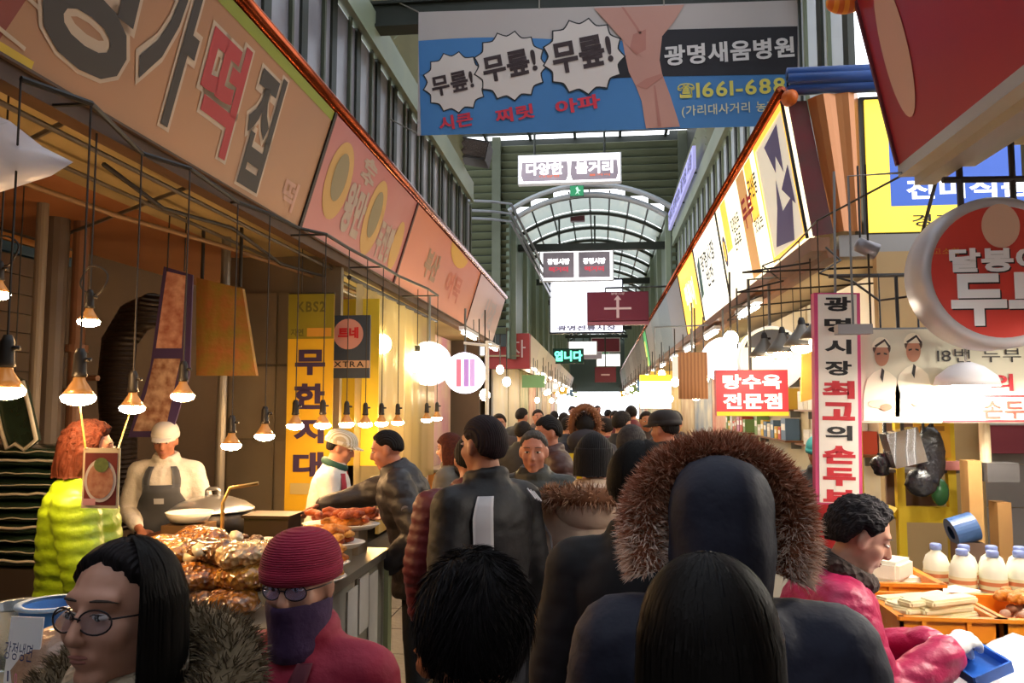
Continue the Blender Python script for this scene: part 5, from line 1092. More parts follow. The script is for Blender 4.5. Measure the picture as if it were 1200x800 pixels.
# chestnuts / mushrooms
nm = MB(); nm.lathe([(0.004, -0.012), (0.016, -0.01), (0.024, 0.0), (0.018, 0.012), (0.004, 0.018)], 10); nms = [nm.mesh('chestnut', mat('nut_%d' % k, c, 0.45, var=(c2, 30, 0.5)), True) for k, (c, c2) in enumerate((('#c8a48a', '#a87c60'), ('#b08468', '#8a5c42'), ('#e0c4a8', '#c09878')))]
for k in range(80):
    a = rnd.uniform(0, 1); lv = k // 40
    o = link('peeled_nut', nms[k % 3], None, (rnd.uniform(1.53, 2.1) if lv == 0 else rnd.uniform(1.57, 2.0), rnd.uniform(3.27, 3.57), 0.852 + lv * 0.032 + rnd.uniform(0, 0.02)), (rnd.uniform(0, 6), rnd.uniform(0, 6), 0))
    tag(o, 'small beige and brown nut heaped in the orange crate', 'nut', 'nuts heaped in the orange crate')
for k in range(9):
    o = link('orange_slice', fr_me[0], None, (1.72 + rnd.uniform(-.1, .1), 3.5 + rnd.uniform(-.05, .05), 0.935 + rnd.uniform(0, .02)), (0, 0, rnd.uniform(0, 3))); tag(o, 'orange yellow slice lying on the heaped nuts', 'food', 'orange slices on the nuts')
rl = MB(); rl.lathe([(0.01, -0.07), (0.05, -0.068), (0.055, -0.06), (0.055, 0.06), (0.05, 0.068), (0.01, 0.07)], 18, M=Matrix.Rotation(R(75), 3, 'X')); rme = rl.mesh('white_roll', mat('white_roll', '#efe9df', 0.6, var=('#c8bdb0', 6, 0.5)), True)
for k, (x, z) in enumerate(((1.99, 0.88), (2.11, 0.88), (2.23, 0.88), (2.05, 0.975), (2.17, 0.975), (2.11, 1.07))):
    tag(link('white_roll', rme, None, (x, 3.80, z)), 'white cylindrical roll in the small pyramid on the tofu table', 'roll', 'white rolls stacked on the tofu table')
# yellow framed cabinet, wooden press, tape roll, hood and bags
q = P(1052, 612, 4.95); W = P(1120, 600, 4.95).x - q.x; Hc = 0.78
o = thing('yellow_cabinet', 'yellow framed glass cabinet behind the tofu table', 'cabinet', (q.x, 4.95, 0.0)); zb_ = q.z
M_yf = mat('yellow_frame', '#d8b820', 0.5)
for x in (0.02, W - 0.02): mb = MB(); mb.box((x, 0, (zb_ + Hc) / 2), (0.045, 0.045, zb_ + Hc)); mb.build('post', M_yf, o)
mb = MB(); mb.box((-0.14, 0.22, (zb_ + Hc) / 2), (0.04, 0.04, zb_ + Hc)); mb.build('post', M_yf, o)
for z in (zb_ + 0.05, zb_ + Hc): mb = MB(); mb.box((W / 2, 0, z), (W, 0.052, 0.09)); mb.build('rail', M_yf, o)
mb = MB(); mb.tube([(0, 0, zb_ + 0.05), (-0.14, 0.22, zb_ + 0.1)], 0.035, 4); mb.build('rail', M_yf, o)
mb = MB(); mb.box((W / 2, 0.2, zb_ + 0.36), (W - 0.02, 0.02, 0.68)); mb.build('back_board', mat('cabinet_back', '#5a4438', 0.7, var=('#7a5c48', 5, 0.5)), o)
mb = MB(); mb.box((W * .62, -0.02, zb_ + 0.52), (W * .62, 0.012, 0.28)); pp = mb.build('poster', mat('ochre_poster', '#dca428', 0.5), o)
for z_, f_ in ((0.60, .5), (0.55, .42), (0.47, .2)): flat(pp, [(W * (.62 - f_ / 2), zb_ + z_ - .014), (W * (.62 + f_ / 2), zb_ + z_ - .014), (W * (.62 + f_ / 2), zb_ + z_ + .014), (W * (.62 - f_ / 2), zb_ + z_ + .014)], mat('brown_print', '#9a6a1c', 0.6), y=-0.03, name='printed_line')
mb = MB(); mb.box((W * .5, 0.1, zb_ + 0.30), (W * 1.3, 0.22, 0.02)); mb.build('shelf', mat('grey_shelf', '#6a6460', 0.5), o)
mb = MB(); mb.box((0, 0, 0), (0.15, 0.10, 0.05)); tag(mb.build('snack_box', mat('pink_box', '#d88a84', 0.5), loc=(q.x + W * .85, 4.93, zb_ + 0.337)), 'small pink box on the shelf of the yellow cabinet', 'box')
mb = MB(); mb.ell((0, 0, 0), (0.05, 0.04, 0.08)); tag(mb.build('green_bottle', mat('green_glass', '#2c5a34', 0.2), loc=(q.x + W * .62, 4.85, zb_ + 0.19), smooth=True), 'dark green bundle inside the yellow cabinet', 'bottle')
q = P(1058, 524, 4.6); o = thing('steel_hood', 'shiny tilted steel hood with black bags hung around it', 'hood', q)
mb = MB(); mb.box((0, 0, 0), (0.17, 0.12, 0.19), M=Matrix.Rotation(R(-14), 3, 'Y')); mb.build('hood_body', mat('shiny_steel', '#d8d0c8', 0.18, 0.9, bump=('X', 3, 0.4)), o)
mb = MB(); mb.tube([(0, 0, 0.08), (0.02, 0.06, 2.45 - q.z)], 0.01, 6); mb.build('stem', M_sock, o)
mb = MB(); mb.tube([(1.3, 4.66, 2.45), (3.2, 4.66, 2.45)], 0.012, 6)
for x_ in (1.75, 2.9): mb.tube([(x_, 4.66, 2.45), (x_, 4.15, 3.04)], 0.01, 6)
tag(mb.build('hanging_bar', M_sock), 'dark bar across the tofu shop carrying the hood and bags', 'bar')
for k, (px, py, rx, rz) in enumerate(((1090, 535, 0.085, 0.17), (1033, 545, 0.05, 0.06), (1080, 565, 0.09, 0.08))):
    q = P(px, py, 4.66); mb = MB(); mb.ell((0, 0, 0), (rx, 0.05, rz)); mb.tube([(0, 0, rz * .8), (0.02, 0, rz * 1.1), (0.01, 0, 2.46 - q.z)], [0.03, 0.012, 0.004], 6)
    mb.v = [(x + 0.02 * mnoise.noise(Vector((x * 20, y_ * 20, z * 20 + k))), y_ + 0.02 * mnoise.noise(Vector((x * 20 + 9, y_ * 20, z * 20))), z) for x, y_, z in mb.v]
    tag(mb.build('plastic_bag', mat('black_polythene', '#1c1b1e', 0.25, bump=('noise', 25, 0.7)), loc=q, smooth=True), ['long black plastic bag hung right of the steel hood', 'small black plastic bag hung left of the steel hood', 'bunched black plastic bag hung below the steel hood'][k], 'bag')
q = P(1160, 640, 4.6); o = thing('wooden_press', 'wooden stand with a grey clamp and upright roller behind the white jugs', 'press', (q.x, 4.6, 0))
for x, m, h_ in ((-0.08, '#c89a5c', 1.42), (0.06, '#8a6238', 1.2)): mb = MB(); mb.box((x, 0, h_ / 2), (0.07, 0.10, h_)); mb.build('upright', mat('wood_' + m[1:], m, 0.6, var=('#a87c44', 4, 0.5)), o)
mb = MB(); mb.box((0.05, -0.02, 1.36), (0.16, 0.12, 0.10)); mb.build('clamp', mat('clamp_grey', '#6c6866', 0.4, 0.5), o); mb = MB(); mb.cyl((-0.0, 0, 1.4), (0.0, 0, 1.70), 0.028); mb.build('roller', mat('pale_wood', '#d8c09a', 0.5), o)
mb = MB(); mb.cyl((0, -0.07, 0), (0, 0.07, 0), 0.07, n=28); q = P(1128, 620, 4.45); o = thing('tape_roll', 'blue roll of tape standing by the wooden press', 'tape', (q.x, 4.45, 0.0))
mb = MB(); mb.lathe([(0.035, -0.06), (0.075, -0.06), (0.075, 0.06), (0.035, 0.06)], 28, c=(0, 0, q.z), M=Matrix.Rotation(R(72), 3, 'Y'), caps=False); mb.build('roll', mat('blue_tape', '#3c5a88', 0.35), o, smooth=False)
mb = MB(); mb.box((0.02, 0, (q.z - 0.06) / 2), (0.12, 0.12, q.z - 0.06)); mb.build('stand', mat('brown_stand', '#6a5040', 0.6), o)
q = P(1175, 505, 5.76); mb = MB(); mb.box((0, 0, -0.05), (0.3, 0.03, 0.2), 0); mb.box((0, -0.005, 0.10), (0.28, 0.03, 0.12), 1); tag(mb.build('hanging_cloth', [mat('maroon_cloth', '#8a3a44', 0.7), mat('grey_cloth', '#b9b2ae', 0.7)], loc=q), 'maroon and grey cloths hung on the shop wall under the cook banner', 'cloth')
# ---- sheet-covered white table and plastic bag
tw = thing('covered_table', 'table under bright white plastic sheeting beside the pink jacket', 'table', (1.62, 2.25, 0))
mb = MB(); mb.box((0, 0, 0.86), (1.15, 1.2, 0.03)); mb.build('tabletop', M_grey, tw)
for sx in (-1, 1):
    for sy in (-1, 1): mb = MB(); mb.box((sx * 0.52, sy * 0.55, 0.422), (0.05, 0.05, 0.845)); mb.build('leg', M_grey, tw)
mb = MB(); N = 36
for i in range(N + 1):
    for k in range(N + 1):
        x, y_ = -0.6 + 1.2 * i / N, -0.62 + 1.24 * k / N
        e = min(1, min(i, k, N - i, N - k) / 2)
        z = 0.895 + e * (0.055 * abs(mnoise.noise(Vector((x * 5, y_ * 5, 1)))) + 0.03 * mnoise.noise(Vector((x * 16, y_ * 16, 3))) + 0.04) - (1 - e) * 0.02
        mb.v.append((x, y_, z))
mb.f = [(i * (N + 1) + k, (i + 1) * (N + 1) + k, (i + 1) * (N + 1) + k + 1, i * (N + 1) + k + 1) for i in range(N) for k in range(N)]; mb.m = [0] * len(mb.f)
o = mb.build('plastic_sheeting', mat('white_film', '#f4f4f6', 0.2, bump=('noise', 18, 0.5)), loc=(1.62, 2.25, 0), smooth=True); tag(o, 'crumpled white plastic sheeting spread over the table', 'sheeting')
def crumple(c, r, seed, amp=0.35, n=26):
    mb = MB(); mb.ell((0, 0, 0), r, n, n // 2 + 2)
    out = []
    for x, y_, z in mb.v:
        v = Vector((x / r[0], y_ / r[1], z / r[2])); k = 1 + amp * mnoise.noise(v * 1.6 + Vector((seed, 0, 0))) + amp * 0.6 * mnoise.noise(v * 4.2 + Vector((0, seed, 0)))
        out.append((x * k, y_ * k, z * k))
    mb.v = out; return mb
o = thing('plastic_bag', 'dark see-through plastic bag crumpled on the white sheeting', 'bag', (1.04, 1.98, 1.00))
crumple((0, 0, 0), (0.17, 0.12, 0.07), 2.0, 0.5).build('bag_body', mat('smoky_polythene', '#3c4250', 0.15, var=('#9aa2b0', 8, 0.4), coat=0.8), o, smooth=True)
mb = MB(); mb.tube([(0.12, 0, 0.02), (0.16, 0.01, 0.07), (0.20, 0.0, 0.09), (0.23, -0.02, 0.05), (0.24, -0.03, -0.02)], [0.02, 0.016, 0.014, 0.016, 0.02], 8); mb.build('bag_handle', mat('smoky_polythene', '#3c4250'), o, smooth=True)
o = crumple((0, 0, 0), (0.12, 0.10, 0.05), 5.0, 0.5).build('clear_bag', mat('clear_poly', '#c8ccd4', 0.15, coat=0.8), loc=(1.08, 1.78, 0.97), smooth=True); tag(o, 'pale clear plastic bag crumpled at the edge of the white sheeting', 'bag')

# ================================================================== FAR STALLS ON BOTH SIDES
rnd = random.Random(21)
PAL = [('#c8503c', 'red'), ('#e0b840', 'yellow'), ('#d8d0c0', 'cream'), ('#5a7a9c', 'blue'), ('#c87ca0', 'pink'), ('#7a9a5c', 'green'), ('#b88a5c', 'tan'), ('#e8e4e0', 'white')]
heap_me = []
for k in range(4):
    mb = crumple((0, 0, 0), (0.30, 0.26, 0.13), 3 + k, 0.3, 18); heap_me.append(mb.mesh('goods_heap', mat('goods_%d' % k, ('#d09a50', '#a8623c', '#d8c8a0', '#8a9a50')[k], 0.5, var=(('#8a5a2c', '#6a3a24', '#b89c70', '#5c6c34')[k], 12, 0.5), bump=('cell', 25, 0.8)), True))
M_fb = mat('far_bulb', '#fff4dc', 0.3, emit=34 * LAMP, ecol='#ffe2b8'); fbm = MB(); fbm.ell((0, 0, 0), (0.07, 0.07, 0.08), 10, 7); fb_me = fbm.mesh('bulb', M_fb, True)
def far_stall(side, y0, ln, k):
    c, cn = PAL[k % 8]; c2, cn2 = PAL[(k * 3 + 1) % 8]
    xf, xb, sgn = (-1.45, -3.0, -1) if side == 'L' else (1.15, 2.7, 1)
    nm_ = 'left' if side == 'L' else 'right'
    cx = (xf + xf + sgn * 0.8) / 2
    o = thing('stall_counter', '%s fronted stall counter with a %s board, further down the %s row' % (cn, cn2, nm_), 'stall', (cx, y0 + ln / 2, 0), group='stall counters of the far %s row' % nm_)
    mb = MB(); mb.box((0, 0, 0.42), (0.78, ln - 0.1, 0.84)); mb.build('counter', mat('front_' + c[1:], c, 0.6, var=(c2, 0.8, 0.9)), o)
    mb = MB(); mb.box((0, 0, 0.86), (0.84, ln - 0.06, 0.04)); mb.build('top', MATS['steel_top'], o)
    mb = MB(); mb.box((sgn * 1.05, 0, 1.5), (0.05, ln, 2.9)); mb.build('back_board', mat('board_' + c2[1:], c2, 0.6, var=('#e8d8b0', 1.5, 0.6)), o)
    for q in range(int(ln / 0.8)): h_ = link('goods_heap', heap_me[(k + q) % 4], o, (0, -ln / 2 + 0.5 + q * 0.8, 0.95))
    for q in range(max(2, int(ln / 1.1))):
        yy = y0 + 0.4 + q * 1.1; z = 1.95 + 0.25 * ((q + k) % 3) - 0.1
        lp = thing('stall_lamp', 'glaring bare bulb over the further %s stalls' % nm_, 'lamp', (xf + sgn * (0.1 + 0.25 * (q % 2)), yy, z), group='bulbs over the further %s stalls' % nm_)
        link('bulb', fb_me, lp); mb = MB(); mb.tube([(0, 0, 0.06), (0, 0, 3.0 - z)], 0.01, 5); mb.build('cord', M_cord, lp)
    mb = MB(); mb.tube([(0, -0.55, 0), (0, 0.55, 0)], 0.022, 8); tl_ = thing('added_tube_light', 'added white fluorescent tube over the further %s stalls' % nm_, 'lamp', (xf + sgn * 0.45, y0 + ln / 2, 2.72), group='added fluorescent tubes over the further %s stalls' % nm_); mb.build('tube', mat('tube_glass', '#ffffff', 0.3, emit=20 * LAMP, ecol='#fff4e2'), tl_, smooth=True)  # tube added to each far stall for more glare
    mb = MB(); mb.box((0, 0, 0.06), (0.09, 1.2, 0.05)); mb.build('housing', M_wcase, tl_)
    for yy in (-0.4, 0.4): mb = MB(); mb.tube([(0, yy, 0.08), (0, yy, 3.0 - 2.72)], 0.008, 5); mb.build('hanger', M_grey, tl_)
    if k % 2 == 0 and y0 > 11:
        cz, cx2 = 2.35, xf + sgn * 0.35; c3, cn3 = PAL[(k * 5 + 3) % 8]
        sg = thing('stall_sign', '%s hanging sign plate facing along the further %s stalls' % (cn3, nm_), 'sign', (cx2, y0 + 0.2, cz), group='hanging plates of the further %s stalls' % nm_)
        mb = MB(); mb.box((0, 0, 0), (0.62, 0.05, 0.34)); mb.build('plate', mat('plate_' + c3[1:], c3, 0.5, emit=0.35), sg)
        mb = MB(); mb.tube([(0, 0, 0.17), (0, 0, 2.98 - cz)], 0.012, 5); mb.build('hanger', M_grey, sg)
def shelf_goods(side, y0, ln, seed):
    """wall shelves stacked with packets behind a counter"""
    rr = random.Random(seed); xb = -2.86 if side == 'L' else 2.46; sgn = 1 if side == 'L' else -1
    nm_ = 'left' if side == 'L' else 'right'
    for lv, z in enumerate((1.25, 1.65, 2.05)):
        o = thing('goods_shelf', '%s wooden wall shelf behind the %s stalls' % (('lowest', 'middle', 'top')[lv], nm_), 'shelf', (xb, y0 + ln / 2, z), group='wall shelves behind the %s stalls' % nm_)
        mb = MB(); mb.box((0, 0, 0), (0.26, ln - 0.2, 0.02)); mb.build('board', MATS['wood_trim'], o)
        for e in (-1, 1): mb = MB(); mb.box((-sgn * 0.06, e * (ln / 2 - 0.3), -0.05), (0.14, 0.02, 0.1)); mb.build('bracket', M_grey, o)
        y_ = y0 + 0.25
        while y_ < y0 + ln - 0.35:
            w_, h_ = rr.uniform(0.14, 0.26), rr.uniform(0.14, 0.30); c, cn = PAL[rr.randrange(8)]
            mb = MB(); mb.box((0, 0, h_ / 2), (0.18, w_, h_)); mb.box((sgn * 0.091, 0, h_ * .6), (0.004, w_ * .8, h_ * .3), 1)
            tag(mb.build('goods_packet', [mat('packet_' + c[1:], c, 0.45), M_white], loc=(xb, y_ + w_ / 2, z + 0.0105)), '%s packet on the %s shelf behind the %s stalls' % (cn, ('lowest', 'middle', 'top')[lv], nm_), 'packet', 'packets on the shelves of the %s stalls' % nm_)
            y_ += w_ + rr.uniform(0.02, 0.08)
for y_, ln in ((7.5, 2.6), (10.4, 2.6), (13.3, 2.6)): shelf_goods('R', y_, ln, int(y_ * 10))
y = 10.2; k = 0
while y < 14.5: far_stall('L', y, 2.4, k); y += 2.5; k += 1
y = 21.2
while y < 52: far_stall('L', y, 3.4, k); y += 3.6; k += 1
y = 7.4; k = 2
while y < 52: far_stall('R', y, 2.8 if y < 18 else 3.5, k); y += (2.9 if y < 18 else 3.6); k += 1
# far left fascia
y = 21.0
for k in range(10):
    c = ['#cfc2b0', '#d8ccb4', '#c8bca8', '#d0b8a8', '#bfb6ac'][k % 5]
    fascia('L', y, y + 3.4, 'pale fascia panel above the far left stalls', mat('far_fascia_%d' % (k % 5), c, 0.5, bump=('X', 2, 0.5), emit=0.05), None, zb=2.66, slant=0.95, group='pale fascia panels of the far left row'); y += 3.4
so = MB(); so.box((-2.7, 38, 2.99), (1.2, 35, 0.04)); so.box((2.3, 38, 3.02), (1.1, 35, 0.04)); struct(so.build('ceiling_far_stalls', MATS['pale_soffit']))
sw = MB(); sw.box((-3.3, 38, 1.5), (0.06, 36, 3.0)); sw.box((2.95, 38, 1.5), (0.06, 36, 3.0)); struct(sw.build('wall_far_stalls', MATS['cream_wall']))
# ================================================================== PEOPLE
TMP = bpy.data.scenes.new('fusing')
def fuse(mb, voxel, name, m, it=4, fn=None):
    """weld overlapping closed shapes into one continuous skin"""
    me0 = mb.mesh(name, m); ob = bpy.data.objects.new('fuse', me0); TMP.collection.objects.link(ob)
    md = ob.modifiers.new('r', 'REMESH'); md.mode = 'VOXEL'; md.voxel_size = voxel; md.use_smooth_shade = True
    ms = ob.modifiers.new('s', 'SMOOTH'); ms.factor = 0.5; ms.iterations = it
    vl = TMP.view_layers[0]; vl.update(); dg = vl.depsgraph
    me = bpy.data.meshes.new_from_object(ob.evaluated_get(dg))
    bpy.data.objects.remove(ob); bpy.data.meshes.remove(me0)
    me.name = name
    if fn:
        v = np.empty(len(me.vertices) * 3); me.vertices.foreach_get('co', v); v = v.reshape(-1, 3); n_ = np.empty(len(me.vertices) * 3); me.vertices.foreach_get('normal', n_)
        me.vertices.foreach_set('co', fn(v, n_.reshape(-1, 3)).ravel()); me.update()
    me.materials.clear(); me.materials.append(m)
    return me
SKIN = [mat('skin_%d' % i, c, 0.5, var=(c2, 14, 0.6)) for i, (c, c2) in enumerate((('#c89078', '#bb8068'), ('#b87c60', '#a86c52'), ('#d29e86', '#c68c74'), ('#c4846a', '#b0705a')))]
M_eyew = mat('eye_white', '#d8ccc4', 0.3); M_eyed = mat('eye_dark', '#1a1210', 0.25); M_lip = mat('lip', '#a86a60', 0.5); M_brow = mat('brow', '#3a2c26', 0.8)
HAIRM = {}
def hairmat(c, c2=None, k=None):
    key = c
    if key not in HAIRM: HAIRM[key] = mat('hair_' + c[1:], c, 0.68, var=(c2 or c, 60, 0.6), bump=('X', 40, 0.3), spec=0.18)
    return HAIRM[key]
TORSO = [(0.80, .150, .105, 0), (0.92, .165, .118, 0), (1.07, .145, .105, 0.005), (1.22, .162, .115, 0.008), (1.33, .172, .108, 0), (1.40, .140, .085, -0.005), (1.45, .072, .066, -0.005), (1.49, .056, .058, 0.0)]
def torso_at(z, infl=0.0, wid=1.0):
    T = TORSO
    z = min(max(z, T[0][0] - 0.4), T[-1][0])
    if z <= T[0][0]: a = T[0]; return (a[1] * wid + infl, a[2] + infl, a[3])
    for a, b in zip(T[:-1], T[1:]):
        if z <= b[0]:
            t = (z - a[0]) / (b[0] - a[0]); return tuple((a[i] + (b[i] - a[i]) * t) * (wid if i == 1 else 1) + (infl if i < 3 else 0) for i in (1, 2, 3))
def rings_loft(mb, zs, infl, wid, bend, n=24, flare=None):
    rings = []
    for i, z in enumerate(zs):
        rx, ry, cy = torso_at(z, infl(z) if callable(infl) else infl, wid)
        if flare: f = flare(z); rx *= f; ry *= f
        rings.append([bend(Vector((rx * math.sin(2 * math.pi * j / n), cy + ry * math.cos(2 * math.pi * j / n), z))) for j in range(n)])
    k = len(rings); vs = [p for r_ in rings for p in r_]
    fs = [(i * n + j, (i + 1) * n + j, (i + 1) * n + (j + 1) % n, i * n + (j + 1) % n) for i in range(k - 1) for j in range(n)]
    fs += [tuple(range(n)), tuple((k - 1) * n + j for j in range(n - 1, -1, -1))]
    mb.add(vs, fs)
def wrap(zs, a0, a1, off, wid, bend, n=14, th=0.008, flare=None):
    """thin patch lying on the torso between two angles (0 = front, + = right)"""
    mb = MB(); vs = []
    for layer in (off + th, off):
        for z in zs:
            rx, ry, cy = torso_at(z, layer, wid)
            if flare: f = flare(z); rx *= f; ry *= f
            A0 = a0(z) if callable(a0) else a0; A1 = a1(z) if callable(a1) else a1
            for j in range(n + 1):
                a = A0 + (A1 - A0) * j / n; vs.append(bend(Vector((rx * math.sin(a), cy + ry * math.cos(a), z))))
    k = len(zs); m_ = n + 1; o = k * m_; fs = []
    for i in range(k - 1):
        for j in range(n): fs.append((i * m_ + j, i * m_ + j + 1, (i + 1) * m_ + j + 1, (i + 1) * m_ + j)); fs.append((o + i * m_ + j, o + (i + 1) * m_ + j, o + (i + 1) * m_ + j + 1, o + i * m_ + j + 1))
        for j in (0, n): q = (i * m_ + j, (i + 1) * m_ + j, o + (i + 1) * m_ + j, o + i * m_ + j); fs.append(q)
    for j in range(n):
        for i in (0, k - 1): fs.append((i * m_ + j, i * m_ + j + 1, o + i * m_ + j + 1, o + i * m_ + j))
    mb.add(vs, fs); return mb
def hand(mb, W, d, nrm, side, curl, infl=0.0, thumb=1.0):
    """palm, four fingers of different lengths and a thumb from the side of the palm"""
    d = Vector(d).normalized(); nrm = Vector(nrm); nrm = (nrm - d * nrm.dot(d)).normalized(); lat = d.cross(nrm) * side   # lat points to the thumb side
    Mh = Matrix((lat, d, nrm)).transposed()
    mb.ell(W + d * 0.045, (0.040 + infl, 0.050 + infl, 0.016 + infl), 12, 8, M=Mh)
    mb.cap(W - d * 0.02, W + d * 0.03, 0.024 + infl, 0.026 + infl, 8)
    for i, (lx, L_) in enumerate(((0.030, 0.070), (0.010, 0.078), (-0.011, 0.072), (-0.031, 0.056))):
        p = W + d * (0.084 - abs(lx - 0.008) * 0.25) + lat * lx; dirn = d.copy(); a = 0.0
        for q, fr in enumerate((0.45, 0.32, 0.23)):
            a += curl * (0.6, 0.8, 0.6)[q]; dd = (d * math.cos(a) + nrm * math.sin(a) + lat * lx * 0.8).normalized(); e = p + dd * L_ * fr
            mb.cap(p, e, (0.0095, 0.0088, 0.008)[q] + infl, (0.0088, 0.008, 0.0072)[q] + infl, 7); p = e
    p = W + d * 0.022 + lat * 0.032
    for q, (L_, r_) in enumerate(((0.034, 0.012), (0.028, 0.0105))):
        dd = (d * 0.62 + lat * (0.75 - 0.4 * q) * thumb + nrm * (0.25 + 0.5 * curl * q)).normalized(); e = p + dd * L_; mb.cap(p, e, r_ + infl, r_ * 0.88 + infl, 7); p = e
def head_parts(mb, M, s, ears=True, neck=None):
    def E(c, r, rot=None): mb.ell(M @ Vector(c), [k * s for k in r], 16, 12, M=M.to_3x3().normalized() @ (rot or Matrix.Identity(3)))
    E((0, -0.012, 0.03), (.073, .092, .088)); E((0, .014, -.026), (.062, .070, .086)); E((0, .052, -.092), (.030, .026, .024))
    E((0, .062, .034), (.054, .024, .022)); E((.036, .048, -.022), (.026, .030, .030)); E((-.036, .048, -.022), (.026, .030, .030))
    mb.cap(M @ Vector((0, .086, .014)), M @ Vector((0, .102, -.022)), .009 * s, .0125 * s, 8); E((0, .094, -.028), (.017, .012, .009))
    E((0, .074, -.058), (.025, .014, .018))
    if ears:
        for sx in (-1, 1): E((sx * .074, -.006, -.004), (.009, .019, .031), Matrix.Rotation(sx * 0.35, 3, 'Z'))
def face_parts(root, M, s, brow=M_brow, lip=M_lip, closed=False):
    R3 = M.to_3x3().normalized()
    for sx in (-1, 1):
        mb = MB(); mb.ell(M @ Vector((sx * .030, .0775, .010)), [k * s for k in (.0150, .008, .0052)], 10, 8, M=R3); e = mb.build('eye', M_eyew, root, smooth=True)
        mb = MB(); mb.ell(M @ Vector((sx * .029, .0815, .0095)), [k * s for k in (.0065, .005, .0062)], 8, 6, M=R3); mb.build('iris', M_eyed, e, smooth=True)
        mb = MB(); mb.tube([M @ Vector((sx * x, y_, z)) for x, y_, z in ((.0135, .0825, .011), (.022, .085, .0150), (.032, .0845, .0150), (.045, .074, .0115))], [.0006 * s, .0014 * s, .0014 * s, .0006 * s], 5); mb.build('eyelid', M_brow, root)
        mb = MB(); mb.tube([M @ Vector((sx * x, y_, z)) for x, y_, z in ((.013, .0840, .0345), (.026, .0850, .0365), (.042, .0775, .0355), (.053, .065, .031))], [.0016 * s, .0026 * s, .0022 * s, .0008 * s], 6); mb.build('eyebrow', brow, root)
    mb = MB(); mb.ell(M @ Vector((0, .0865, -.0535)), [k * s for k in (.0205, .004, .0035)], 12, 6, M=R3); mb.ell(M @ Vector((0, .0855, -.0610)), [k * s for k in (.0165, .004, .004)], 12, 6, M=R3); mb.build('lips', lip, root, smooth=True)
def hair_cap(mb, M, s, thick=0.09, hl=(38, 30, 4, 8, -28, -38), curl=0.0, seed=0, nu=60, nv=40, ridge=0.0, lump=0.0):
    az_k = (0, 50, 68, 95, 120, 180); c0 = Vector((0, -.008, .022)); rad = (.079, .098, .096); vs = []
    for i in range(nv + 1):
        el = math.pi / 2 - math.pi * i / nv
        for j in range(nu):
            q = 2 * math.pi * j / nu; d = Vector((math.cos(el) * math.sin(q), math.cos(el) * math.cos(q), math.sin(el)))
            az = math.degrees(abs(math.atan2(d.x, d.y))); h = np.interp(az, az_k, hl) + 7 * mnoise.noise(Vector((q * 4, seed, 1))) + 3 * mnoise.noise(Vector((q * 14, seed, 4))); c = sm(h - 7, h + 7, math.degrees(el))
            k = 0.84 + c * (0.16 + thick)
            if curl: k += c * curl * (mnoise.noise(d * 5.5 + Vector((seed, 0, 0))) + 0.7 * mnoise.noise(d * 12 + Vector((0, seed, 0))))
            if ridge: k += c * ridge * (mnoise.noise(Vector((q * 9, el * 1.2, seed))) + 0.5 * mnoise.noise(Vector((q * 26, el * 2, seed))))
            if lump: k += c * lump * mnoise.noise(d * 2.2 + Vector((seed, 3, 0)))
            vs.append(M @ (c0 + Vector((d.x * rad[0] * k, d.y * rad[1] * k, d.z * rad[2] * k))))
    fs = [(i * nu + j, (i + 1) * nu + j, (i + 1) * nu + (j + 1) % nu, i * nu + (j + 1) % nu) for i in range(nv) for j in range(nu)]
    mb.add(vs, fs)
def hair_fall(mb, M, s, L=0.2, a0=62, flare=0.02, taper=0.0, nu=48, nv=16, ridge=0.02, seed=0, z0=0.06, wide=1.0, a0r=None):
    """hair hanging from the crown: a C-shaped curtain open at the face"""
    vs = []; nn = nu + 1
    for layer in (0, 1):
        for i in range(nv + 1):
            t = i / nv; z = z0 - (z0 + L) * t
            bul = 1 + flare * math.sin(min(1, t * 1.1) * math.pi * 0.6) * 4 - taper * t
            for j in range(nn):
                a_s = R(a0 if a0r is None else a0r); a = a_s + (2 * math.pi - R(a0) - a_s) * j / nu
                k = bul * (1 + ridge * (mnoise.noise(Vector((a * 8, t * 1.5, seed))) + 0.6 * mnoise.noise(Vector((a * 24, t * 2, seed)))))
                e = math.sin(math.pi * j / nu) ** 0.25
                if layer: k *= 0.80
                else: k *= 0.86 + 0.14 * e
                top = 1.0 if z < 0.03 else math.sqrt(max(0.2, 1 - ((z - 0.03) / 0.10) ** 2))
                zz = z + (0.012 * mnoise.noise(Vector((a * 14, seed, 5))) if i == nv else 0)
                vs.append(M @ Vector((math.sin(a) * 0.088 * k * top * wide, -0.010 + math.cos(a) * 0.104 * k * top, zz)))
    o = (nv + 1) * nn; fs = []
    for i in range(nv):
        for j in range(nu): fs.append((i * nn + j, (i + 1) * nn + j, (i + 1) * nn + j + 1, i * nn + j + 1)); fs.append((o + i * nn + j, o + i * nn + j + 1, o + (i + 1) * nn + j + 1, o + (i + 1) * nn + j))
        for j in (0, nu): fs.append((i * nn + j, o + i * nn + j, o + (i + 1) * nn + j, (i + 1) * nn + j))
    for j in range(nu):
        for i in (0, nv): fs.append((i * nn + j, i * nn + j + 1, o + i * nn + j + 1, o + i * nn + j))
    mb.add(vs, fs)
